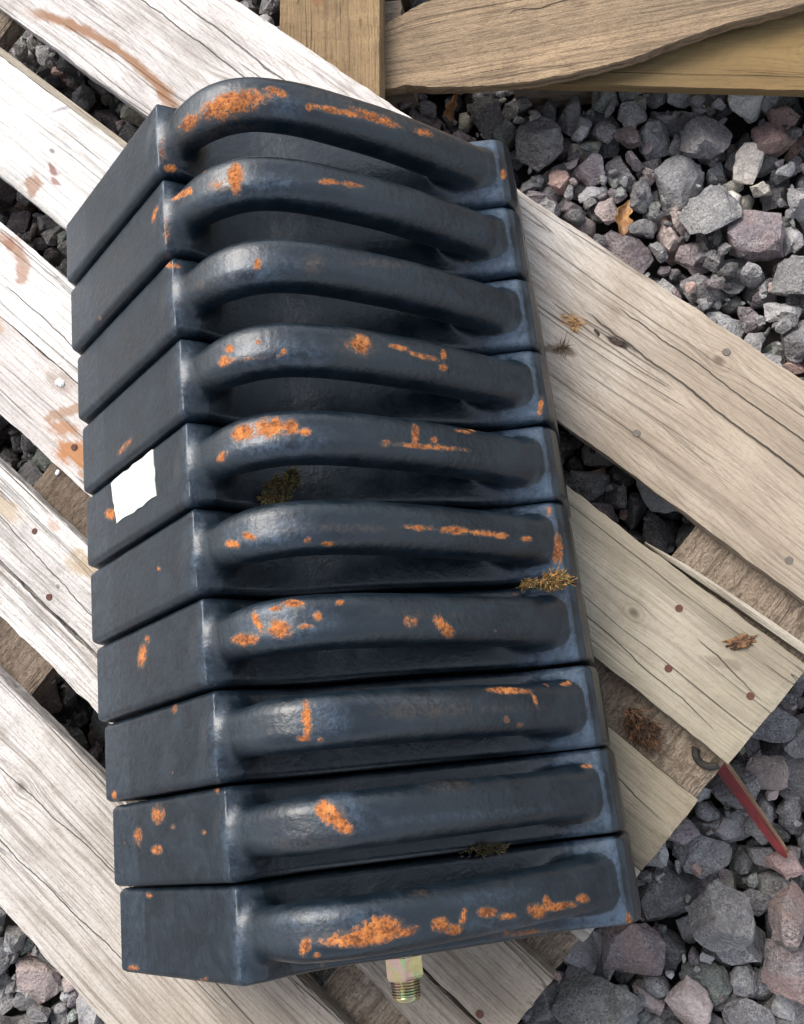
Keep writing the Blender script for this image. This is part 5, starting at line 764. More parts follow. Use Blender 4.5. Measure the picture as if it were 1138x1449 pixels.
0,50,313,-333,-39,-61,-74,-26,9,40,-104,943,-39,-5,-80,58,4,51,-165,-23,-49,42,88,-7,23,37,-771,714,-45,87,1,38,3,31,169,1006,-34,35,-8,67,8,60,158,-342,-46,44,49,57,
8,38,309,-470,-29,-83,39,26,10,31,-251,796,-22,-7,39,-26,16,35,123,404,-2,-56,13,-8,8,48,-764,-340,-34,-72,60,6,17,50,243,143,-46,-89,-22,36,5,44,-701,805,-34,39,58,-69,
18,57,-105,152,-38,-54,49,-10,10,37,-80,424,-22,-85,-11,48,15,49,31,329,-44,-33,45,-78,5,65,-49,22,-47,7,-11,82,15,35,330,-276,-32,2,97,3,13,45,-634,965,-46,33,91,20,
3,34,-12,-161,-36,3,27,49,16,63,92,-256,-44,-17,8,97,1,40,337,913,-48,13,6,98,6,44,-128,683,-35,-57,-29,0,14,57,336,32,-50,-11,1,-64,22,38,-692,-543,-40,85,-37,-19,
16,34,-19,717,-20,-64,66,33,0,41,-207,91,-53,-83,35,-21,5,47,-42,940,-41,53,-30,58,10,37,-783,984,-21,42,-10,14,0,36,-593,-334,-36,73,-49,35,3,45,126,901,-39,61,74,15,
9,40,-519,819,-28,-20,-64,69,4,32,76,-131,-9,-98,12,1,6,44,-670,703,-47,-23,-4,5,7,51,-145,74,-32,-63,-25,52,16,29,10,693,-19,-86,-1,-46,15,43,-448,22,-32,31,30,-32,
4,53,-39,584,-45,-49,-30,-58,1,53,298,607,-37,50,-84,-18,8,49,-4,307,-50,-11,89,-30,0,43,119,202,-35,-39,76,18,6,50,85,-462,-48,31,37,51,14,61,113,397,-42,18,-34,91,
7,47,-578,199,-48,-39,35,3,12,37,-370,962,-16,-53,62,-11,17,39,-726,557,-54,-3,-4,97,17,42,-122,-331,-28,-2,21,96,22,36,165,771,-18,60,-9,78,20,61,-711,-515,-50,-15,11,-82,
4,48,120,-291,-42,-4,73,53,15,32,-353,479,-28,30,-86,31,18,42,-511,-437,-49,74,20,-34,2,46,397,53,-40,16,97,9,2,54,-489,964,-51,-20,-11,81,22,35,302,663,-27,6,-1,63,
21,32,412,992,-39,-2,-91,37,23,31,-302,384,-19,-52,-16,63,17,51,-119,7,-36,-65,12,68,21,56,16,-427,-53,25,7,95,0,43,-188,-16,-15,4,60,57,19,30,-86,-84,-8,56,36,72,
8,34,25,-295,-15,-12,-31,-93,20,70,12,-178,-48,-13,-13,41,1,30,-84,492,-7,49,77,24,13,39,-16,-465,-50,0,-20,-28,22,39,292,-29,-57,65,73,6,20,64,-506,136,-43,-39,-79,9,
0,42,220,539,-29,-84,-22,0,4,37,121,-350,-29,12,24,-72,1,35,-330,680,-35,-27,-81,-41,20,33,-549,550,-27,-64,-47,28,23,40,363,357,-31,70,-5,13,9,64,-434,-54,-59,-94,20,-21,
5,37,-194,940,-25,-23,-73,22,22,46,98,645,-51,97,7,15,19,45,208,630,-47,-87,34,32,21,42,124,833,-38,-17,-11,-92,16,57,-607,123,-35,-36,-79,39,1,32,-97,863,-10,-2,-76,28,
4,33,265,947,-35,-11,93,28,17,38,-754,183,-49,-31,-75,3,16,51,-667,50,-30,47,-79,27,19,43,-693,126,-55,-32,3,3,23,37,102,302,-28,2,-74,-2,1,43,-784,324,-47,45,-78,-40,
15,29,242,1011,-53,-1,97,17,17,50,158,-189,-53,0,1,27,4,62,136,486,-39,91,34,-20,7,45,-682,-68,-53,-91,15,5,5,43,-147,236,-29,-18,38,82,23,45,-179,333,-50,16,-9,79,
13,40,-124,-86,-48,-80,-32,-38,18,38,-53,914,-38,-24,-9,-67,1,26,-520,-428,-34,-96,21,8,2,53,-517,-367,-41,52,-21,18,21,44,122,-27,-32,-32,-48,-80,2,60,-449,115,-53,-90,-35,13,
8,38,-711,760,-28,92,28,-1,5,29,-400,-122,-13,-17,-4,80,17,27,-673,514,-20,-91,18,-1,16,32,-459,963,-36,-48,-55,-46,2,37,-101,534,-55,-33,91,-14,15,30,202,772,-26,73,-27,-5,
19,33,-358,57,-8,-7,-47,-63,17,42,264,-13,-20,46,-77,16,9,31,-481,766,-19,-29,85,-32,15,41,-761,315,-42,33,-36,86,4,33,-434,928,-33,42,-6,59,8,38,-742,-436,-54,27,94,-16,
7,45,66,477,-46,-11,51,-84,15,37,-363,494,-32,53,4,80,17,47,208,-77,-37,-72,-67,9,13,32,-776,442,-42,-80,27,-23,5,34,233,316,-18,44,-19,-81,10,38,344,313,-15,-27,73,37,
2,38,-206,-269,-27,36,64,-36,12,36,-392,574,-30,83,50,7,18,57,319,-307,-44,-52,-80,-22,6,49,156,399,-49,82,49,-7,14,44,317,707,-52,4,-10,95,20,35,-4,839,-24,9,71,-68,
13,41,-77,888,-37,-34,78,51,14,30,-566,422,-29,-88,-14,42,13,46,-801,168,-49,11,-16,30,6,44,-244,220,-35,74,-59,-18,7,46,329,81,-31,5,-22,-32,14,31,245,601,-27,58,1,-55,
14,40,-363,325,-49,-16,6,31,11,33,-399,305,-23,3,-32,-12,14,39,-822,292,-42,-61,13,49,21,29,50,523,-16,-1,33,-78,16,34,406,917,-28,64,67,0,12,32,379,-172,-37,3,59,-26,
19,46,-291,-77,-45,-60,-77,-16,4,35,-54,-471,-48,-34,-61,-67,18,35,-368,756,-23,-34,65,63,15,50,-511,526,-29,-66,68,-24,5,32,-140,578,-16,44,-26,70,19,40,-555,775,-40,0,-11,-36,
12,35,-737,875,-23,-20,48,37,19,41,-595,536,-38,-47,-15,71,10,32,115,889,-16,-25,44,-68,16,40,1,-238,-50,-17,10,93,15,43,106,-12,-49,-25,-63,70,2,39,127,378,-38,-50,58,60,
6,40,401,753,-48,0,58,-80,11,35,-478,520,-25,67,10,-53,5,56,-164,-420,-48,-15,-5,7,23,33,-27,657,-27,54,-62,-36,14,45,-468,-327,-51,50,84,-15,6,48,14,134,-48,48,-4,-27,
0,35,-128,413,-15,-8,73,-62,5,34,-823,862,-39,97,11,-17,19,29,-5,711,-16,25,63,45,12,46,187,219,-50,-12,4,-38,8,35,-503,275,-40,-18,-80,-47,23,44,4,728,-36,79,-22,43,
14,74,-73,819,-40,-4,17,-93,13,32,373,32,-28,16,26,45,1,37,-756,486,-25,-56,27,-40,15,41,-767,-395,-49,-92,5,-19,20,25,-779,322,-28,-19,-1,69,22,42,-776,482,-42,54,-83,5,
7,29,-394,380,-24,-40,17,-22,14,36,-788,724,-41,13,22,28,17,67,173,271,-52,72,66,-15,10,85,-116,228,-44,-11,90,39,16,34,-813,-85,-53,-75,-46,-39,7,42,403,460,-55,-82,-13,35,
19,35,284,762,-30,68,-52,19,8,34,-562,719,-34,71,27,58,21,46,-832,608,-40,66,23,-65,7,29,-429,1003,-29,74,21,31,1,45,-186,218,-48,-45,85,-12,19,31,-194,1015,-48,52,3,13,
17,58,-430,426,-54,-87,47,5,20,58,-252,98,-48,-48,86,-2,12,42,27,478,-40,51,-67,16,11,38,-221,-162,-47,84,-7,52,8,46,129,48,-44,25,19,82,15,70,-334,459,-49,17,38,89,
18,34,-361,680,-21,-12,81,-54,1,30,-70,196,-26,-47,30,-73,4,34,-28,477,0,11,92,3,17,45,-822,995,-43,13,-32,92,3,52,-242,-255,-51,-17,20,-78,17,36,-521,872,-28,-8,-50,63,
13,48,150,707,-45,-3,43,-35,23,30,324,252,-13,66,22,71,15,31,334,874,-30,0,96,-7,22,36,-423,44,-27,-94,-5,27,8,33,-76,-60,2,-6,72,-50,16,31,-804,760,-31,76,2,47,
15,35,115,669,-12,15,-59,71,1,41,-298,163,-36,-58,-10,-61,19,33,-675,635,-30,-55,80,-2,3,30,-622,422,-19,-22,-51,-3,4,41,-322,-77,-51,97,2,-19,6,31,-372,822,-12,-7,-29,-10,
14,41,-15,195,-31,44,0,-5,5,29,103,962,-24,9,17,-17,11,34,-769,753,-29,21,82,36,12,46,-45,895,-49,31,93,12,10,50,-360,670,-38,63,-49,46,17,40,361,-63,-45,83,-21,-39,
7,34,-189,278,-44,-59,4,74,2,55,-841,-326,-53,-96,3,10,1,29,14,-94,12,-34,51,62,16,49,307,106,-47,-1,-55,-82,12,29,-38,210,-29,-79,55,7,16,58,53,136,-48,8,-80,21,
0,47,405,775,-44,82,28,-45,21,28,-226,821,-16,35,-65,-50,22,32,317,725,-36,78,-11,43,12,43,-21,474,-23,30,-71,42,11,36,328,-519,-52,98,-5,8,2,30,336,782,-18,-88,-28,-35,
2,49,-485,-65,-44,22,18,89,7,30,371,846,-31,-42,-37,81,11,62,66,929,-47,-9,-5,89,19,42,-482,541,-50,-44,-28,43,0,55,-133,-309,-51,-87,22,-15,11,42,-572,-128,-49,-7,67,-72,
8,42,-690,832,-38,-24,-26,85,0,33,156,-32,-28,3,99,7,5,41,154,-178,-39,36,34,23,8,55,-32,338,-41,-54,67,-4,15,37,-399,914,-29,-33,-44,-5,8,33,-508,-9,-38,-17,-39,73,
10,40,-429,507,-49,51,11,50,9,50,291,825,-43,-85,28,-34,3,40,397,600,-35,-28,13,-38,7,61,-674,976,-52,-52,57,-15,1,28,-549,276,-30,-26,88,0,16,35,-710,148,-50,-67,28,63,
5,30,-456,-236,-29,-56,74,-15,20,34,-802,395,-37,-55,56,9,11,36,-846,-511,-49,38,66,-44,7,33,57,499,-30,-55,56,10,10,37,-480,706,-19,-58,36,70,23,54,-456,937,-50,95,27,-7,
8,59,-517,-142,-49,-72,-3,40,19,55,-651,774,-41,23,7,-26,8,34,-235,744,-26,-58,50,6,3,47,-129,-449,-47,55,79,20,23,42,-425,612,-47,-57,76,-24,3,41,-243,338,-50,-5,67,73,
21,37,-336,779,-22,-93,25,23,2,32,-202,393,-18,14,38,-70,9,35,-24,681,-28,-42,-79,31,15,46,-615,459,-28,-43,-82,-33,12,51,-114,305,-48,4,98,13,2,51,-284,-307,-47,-76,-36,-26,
19,38,51,530,-20,-49,52,69,3,45,-395,927,-48,-52,-19,-18,7,32,272,383,-11,-3,-3,-98,9,47,-398,171,-41,-48,-61,-15,17,48,-678,260,-41,33,-74,-23,14,43,338,741,-46,32,-9,90,
1,47,188,666,-41,-56,-80,2,16,31,-409,327,-26,-13,-23,60,5,33,-458,293,-20,-73,-51,-29,13,28,248,697,-19,-97,-5,13,21,28,-643,573,-16,41,-56,-48,16,50,58,766,-49,82,-30,44,
23,34,-796,986,-35,-42,-88,16,0,36,-278,896,-26,-76,27,1,20,33,-326,908,-22,-16,-71,8,5,56,-432,43,-46,-23,93,-23,21,29,-183,356,-25,15,21,95,2,26,52,789,-35,25,43,69,
3,33,152,560,-35,-39,18,-80,14,46,411,323,-41,-63,-34,66,1,51,-159,310,-45,7,-12,5,7,54,-106,-42,-39,-30,58,-68,22,35,208,243,-29,-40,38,-82,22,46,-357,-167,-56,42,89,9,
2,31,30,754,-23,41,72,36,13,37,-59,-29,-18,10,-72,-35,20,36,126,984,-45,1,49,-11,3,53,-846,890,-47,57,-49,-50,4,55,-101,180,-48,45,-25,-62,2,37,-535,-545,-28,-4,26,62,
12,58,-597,-443,-46,-2,-7,21,9,38,-676,628,-22,-51,28,-68,23,43,152,974,-39,36,49,67,16,55,-814,909,-46,16,4,-21,18,40,-306,946,-50,-4,-10,-18,16,29,-446,782,-15,-81,39,5,
22,50,306,287,-50,-64,74,3,20,35,-145,218,-35,-1,-19,-48,10,66,-200,20,-38,62,58,-47,8,36,-764,130,-19,46,5,-83,19,30,-202,342,-29,29,19,25,7,42,-829,-166,-48,-15,-15,-79,
15,35,-144,734,-13,-27,44,46,7,34,-765,645,-36,-68,-41,47,21,30,-327,163,-23,-75,2,49,16,32,-770,32,-53,-80,-20,-49,5,50,-507,95,-48,30,-45,-79,14,67,208,707,-42,59,67,-39,
20,39,-698,908,-47,-75,-62,15,7,53,292,861,-51,71,33,29,4,42,-564,663,-31,76,-2,-61,13,28,-851,414,-35,17,-6,-89,8,47,-408,-249,-49,44,45,60,7,32,166,752,-9,75,-3,-61,
16,32,-731,-98,-52,10,-16,-96,12,26,363,837,-18,89,31,-6,17,45,-689,658,-40,80,-14,-5,15,45,183,-482,-49,-10,3,-62,2,29,64,980,-37,-55,-38,70,13,49,401,106,-46,1,17,-58,
17,32,-435,265,-32,-19,-3,97,18,25,245,804,-18,-82,49,15,1,29,-440,456,-16,-51,59,-47,19,29,-444,797,-24,-4,57,-41,4,41,335,538,-28,-40,-18,-60,16,29,-269,464,-9,-9,80,-27,
19,33,-849,454,-44,53,-17,59,3,55,95,571,-44,84,-42,-14,17,35,371,-155,-29,67,-45,33,7,32,-263,902,-24,-8,-74,-30,15,48,114,549,-30,-92,16,31,18,42,-21,529,-45,-18,93,8,
16,46,309,361,-46,44,53,46,9,41,-565,244,-50,-19,7,19,15,36,330,710,-32,-1,25,5,5,34,-227,877,-23,-52,26,66,2,30,56,1009,-42,-54,54,-47,21,50,213,-136,-49,-43,-38,-63,
5,38,-80,607,-33,71,56,16,2,42,-490,254,-42,75,-58,-27,3,28,1,785,-36,-2,89,43,16,49,-620,12,-41,18,50,49,0,40,157,-140,-34,-17,-93,6,15,59,89,-165,-46,-71,62,-29,
12,35,53,481,-25,-78,-20,-51,11,49,-536,423,-42,23,68,66,16,42,-18,174,-34,60,-13,38,10,55,86,154,-43,29,-21,61,23,53,-476,677,-44,-30,86,-39,8,56,253,427,-52,26,94,-16,
7,34,-810,481,-35,-8,45,-54,2,54,-146,882,-40,-36,10,-71,18,48,-807,945,-50,79,58,-4,15,29,-308,545,-15,89,-37,1,16,56,341,175,-39,52,50,-4,23,37,-325,601,-36,-5,-76,48,
2,30,94,77,-31,-9,62,-49,17,43,-573,665,-44,-4,36,10,10,39,-6,512,-29,-1,-23,-93,20,47,-628,-103,-41,-24,79,-45,4,33,-847,711,-29,-77,8,-61,12,40,154,826,-35,-41,29,71,
1,32,-650,18,-24,87,-15,1,12,39,-797,292,-47,16,55,56,8,31,385,269,-34,-6,-1,88,7,38,-299,956,-37,24,-91,31,22,41,-94,201,-35,-71,-7,-9,14,25,-683,532,-15,-44,79,-22,
4,29,-40,318,-34,-92,-17,-18,16,52,-284,543,-45,58,48,-46,6,53,-612,-536,-30,-20,55,80,15,42,-272,791,-28,-88,12,22,9,49,-59,659,-29,-3,-42,-77,15,60,-513,288,-50,42,-2,21,
0,48,-200,982,-55,97,-14,-13,7,47,376,808,-43,-23,93,-24,17,46,-212,508,-35,-90,38,14,8,40,-29,832,-33,49,28,-78,10,34,-441,890,-29,-18,56,-79,13,29,-64,727,-16,-6,87,43,
16,33,-678,572,-28,-51,-35,-57,19,30,-111,-522,-39,37,-75,25,22,31,135,503,-19,-25,66,69,12,45,-534,185,-45,45,59,-18,16,34,372,397,-44,5,-92,-33,4,38,134,317,-31,12,96,9,
10,30,-166,810,-12,-53,23,16,0,33,41,303,-18,25,-37,70,19,33,392,916,-46,59,48,-62,13,36,82,-500,-45,41,-17,-85,4,34,272,618,-34,23,2,65,7,52,138,2,-43,-67,-6,31,
11,47,297,303,-35,-17,-12,66,4,43,22,-4,-27,31,-3,81,0,31,-330,103,-26,-19,-51,80,21,36,80,308,-22,83,-9,48,5,40,-711,-73,-47,9,10,70,5,54,-106,270,-45,42,-26,-5,
14,26,-657,929,-26,-12,34,40,0,30,-695,388,-20,-77,-25,-16,9,39,95,946,-38,32,-56,75,3,40,-88,287,-51,67,-9,-17,7,53,-323,-171,-42,28,91,-24,8,62,-429,341,-36,-96,-17,-15,
8,27,-643,-483,-49,69,-61,-35,8,32,-416,927,-20,36,44,-78,5,42,-19,-336,-47,-52,-10,69,17,48,249,-201,-53,0,-3,-97,10,37,-84,642,-31,27,53,-62,21,42,-490,-486,-51,82,-14,-37,
13,26,329,927,-35,-31,5,39,9,53,86,272,-35,37,17,-90,1,27,288,482,-17,-7,-78,-2,19,35,-644,233,-51,-2,27,-13,15,32,-851,562,-28,-9,-55,26,9,46,-645,-17,-31,-7,19,44,
14,40,-777,859,-39,-18,12,-96,8,30,202,-91,-23,-21,74,-39,18,27,-381,852,-22,-21,-51,73,7,45,-707,1008,-54,31,69,-63,19,29,67,805,-36,-13,-86,-44,12,30,-839,651,-17,-66,59,34,
5,32,-230,680,-15,44,-5,31,1,25,-61,339,-37,10,-93,-12,1,26,157,141,-26,98,-15,-3,8,29,-51,761,-23,-76,17,-3,13,28,-532,869,-26,38,-12,-84,9,47,-505,211,-33,59,79,-4,
7,40,277,-171,-32,60,-40,-46,9,38,-768,887,-38,-34,-88,-30,23,51,-277,576,-49,96,11,-18,4,41,-611,91,-22,5,-6,-99,10,41,-94,11,-29,-40,-87,21,5,68,395,21,-41,-66,-54,-34,
3,28,-589,809,-9,-79,-29,52,15,28,265,985,-35,-37,80,-34,4,26,-806,177,-27,-78,-16,15,17,31,-705,224,-50,2,32,39,1,43,406,488,-43,48,-36,-33,15,56,-376,-69,-51,39,-14,-6,
8,53,48,954,-51,-98,-12,-5,0,34,375,936,-50,9,-17,-90,18,44,206,104,-31,58,74,-22,14,33,-144,-340,-34,63,-73,10,23,29,243,687,-33,25,4,-81,21,59,-383,647,-34,-89,28,24,
15,41,-437,-519,-52,-98,17,-2,0,55,171,-8,-31,-57,59,-51,7,41,-585,-36,-53,9,-78,-59,14,38,-522,795,-53,-1,-9,46,21,23,-756,817,-34,-7,-24,83,11,51,401,-390,-47,-92,-23,-28,
10,27,-365,280,-30,-50,12,-60,15,43,379,202,-43,-82,16,-52,2,32,-444,1016,-35,-21,-79,-52,3,49,-346,528,-41,75,32,40,10,41,-170,-101,-23,-32,21,-61,5,40,327,112,-34,35,-68,6,
22,42,354,192,-48,-3,-41,76,11,37,-109,-145,-52,-11,3,82,2,28,332,1010,-49,37,9,-91,11,47,-310,688,-31,-54,-63,25,19,29,165,991,-51,-45,-54,46,11,51,-2,394,-47,-89,39,14,
4,51,-324,575,-45,58,72,-8,14,28,-787,903,-26,35,59,66,1,28,154,486,-18,-64,30,4,13,27,-577,878,-4,-5,44,39,18,52,-33,-251,-47,69,50,-9,20,24,-8,820,-20,-57,-79,14,
21,56,-63,366,-54,-1,-29,-24,16,53,-346,120,-47,15,-6,-73,9,55,104,490,-59,46,-84,24,3,43,-406,903,-55,-7,-32,76,17,41,-577,701,-36,4,-7,-78,22,55,-426,-432,-55,85,49,2,
8,48,-113,-403,-48,-23,39,0,11,55,138,85,-45,-96,-5,21,18,42,-158,515,-52,87,-45,-14,4,26,-820,669,-37,-55,-26,37,15,25,-556,704,-15,24,89,-22,20,50,-506,411,-50,-61,78,1,
8,31,-727,1011,-49,45,75,-35,14,48,-143,-101,-50,63,65,29,22,53,-546,822,-46,-17,3,97,22,23,-114,879,-15,42,-80,-42,11,30,-593,610,-14,81,19,-18,18,36,409,293,-41,-67,-2,-64,
17,32,-388,308,-27,17,-44,-30,4,48,189,155,-40,55,15,68,0,28,-852,296,-49,-24,70,-40,5,31,289,772,-18,56,-66,8,9,42,133,-173,-43,-15,15,-1,0,55,164,910,-53,-24,93,24,
17,41,22,803,-36,-19,-30,-63,19,30,53,918,-24,-16,-7,-97,20,43,-597,706,-51,-2,6,50,0,33,283,343,-18,-49,54,-4,4,28,249,292,-20,-83,33,-42,15,33,231,679,-30,-16,16,94,
17,38,-174,871,-30,48,-22,-26,9,63,-20,829,-56,88,45,6,22,39,-687,898,-33,13,40,71,7,23,-817,935,-35,20,13,-1,20,33,185,1011,-46,-36,41,81,23,31,-88,758,-32,42,1,-90,
7,29,26,653,-23,12,12,-33,17,50,-327,887,-53,-89,34,22,6,33,345,934,-43,-2,-95,27,5,37,-38,709,-34,-28,-24,-63,8,71,259,327,-49,-95,-27,3,4,41,125,-266,-49,-4,-73,-65,
8,51,-257,-314,-47,-8,9,36,8,43,30,458,-49,-58,17,-24,10,46,-718,778,-34,39,-78,-40,20,54,-467,884,-44,4,22,-70,20,46,-429,758,-35,-55,-78,-25,1,35,-849,478,-45,43,50,66,
15,32,356,990,-49,1,79,37,5,38,-161,642,-24,60,-75,6,21,30,-541,517,-36,22,-36,27,16,42,66,886,-26,84,-36,14,21,24,410,765,-38,55,20,-35,14,37,-642,209,-52,32,-82,-42,
20,53,-789,206,-51,-13,-14,46,13,27,-484,-139,-14,80,9,10,3,50,-53,517,-37,-4,-76,-58,14,47,-734,322,-52,-9,-3,-96,17,31,-809,377,-50,-17,-30,14,3,29,-783,715,-35,40,-14,38,
19,49,182,507,-48,-22,47,-77,10,49,-634,788,-50,21,36,-90,22,27,108,50,-43,-53,51,66,11,31,44,36,-34,-56,-14,56,0,43,-144,-281,-28,-29,75,55,6,26,-364,565,-30,28,87,31,
5,33,411,850,-37,-42,45,-40,17,40,-408,416,-44,20,96,-12,1,47,69,673,-52,36,-89,7,9,47,372,654,-59,-81,-55,-11,5,27,-389,-188,-30,52,-8,20,8,53,-237,998,-52,-86,-45,19,
8,38,-294,322,-36,67,-29,-47,0,45,388,330,-48,-10,-40,49,0,52,-375,-7,-51,-28,85,-41,18,29,117,305,-38,-67,45,-58,2,47,169,-218,-49,2,60,-71,8,29,12,856,-27,-15,79,57,
19,54,107,336,-46,88,4,-10,6,55,-112,-285,-44,-23,21,-74,3,48,300,192,-55,-26,-19,14,13,30,275,-370,-52,-11,-1,68,17,29,411,878,-26,46,37,5,23,42,-179,-273,-36,-40,-31,-84,
3,42,-378,494,-44,69,60,38,10,35,387,969,-49,86,-46,4,4,54,-511,-70,-44,-10,19,-71,22,41,-685,-217,-47,28,26,42,13,50,205,918,-43,52,11,-22,1,27,-168,619,-24,-73,-36,56,
1,27,-826,920,-40,70,1,66,4,34,38,868,-28,20,61,4,18,39,274,921,-26,19,-2,-97,18,38,270,894,-31,1,33,-41,10,50,-185,360,-44,-21,92,-30,21,28,-757,730,-36,-41,-25,7,
13,34,-7,914,-36,-27,-13,-93,10,48,-388,466,-45,-82,47,-15,7,34,12,759,-36,-60,0,63,10,34,-708,948,-39,60,9,9,17,32,-185,-521,-55,-53,81,-18,12,43,-587,892,-21,-2,-59,55,
16,54,-468,430,-49,37,-80,19,11,25,-850,264,-55,-5,6,-8,13,25,-816,-2,-38,21,-1,-93,3,45,233,-170,-53,-10,-26,82,6,35,183,461,-33,-31,-60,-58,15,31,86,-1,-22,-41,-70,-24,
17,41,-466,83,-53,3,8,89,5,45,-35,-396,-46,-40,7,49,23,26,-80,104,-13,70,-39,54,2,34,-213,-254,-44,-42,-30,-8,17,45,-65,-273,-52,-11,-5,55,12,49,1,491,-29,-65,-16,-39,
16,49,-742,754,-42,33,63,3,16,27,-338,-396,-23,12,-23,41,14,52,381,485,-49,79,-49,-18,0,36,-663,720,-7,63,-29,71,12,42,-11,612,-47,-3,75,-63,23,50,-59,190,-48,-69,-64,-22,
17,46,-808,-116,-54,92,27,-25,13,50,62,-24,-45,-7,55,-28,11,58,148,549,-48,-7,1,64,12,41,-464,49,-50,36,91,12,12,36,-97,-442,-48,23,-22,-83,0,45,-716,-451,-53,-79,42,-24,
7,33,-98,558,-56,-64,52,-6,21,46,-663,106,-50,47,-69,-53,19,30,30,-62,-48,-2,86,-7,0,33,153,467,-27,69,11,27,13,35,-111,908,-36,-36,83,-6,17,49,-233,294,-55,-98,4,8,
2,52,-275,-43,-41,0,-36,-63,21,38,-670,-229,-47,15,1,-76,21,30,360,596,-40,27,-21,51,15,29,-390,-413,-18,71,44,51,17,38,357,705,-34,-44,83,11,4,30,-636,552,-21,-36,57,53,
7,41,150,237,-46,41,-1,-48,15,61,18,-305,-47,-4,-3,44,
]
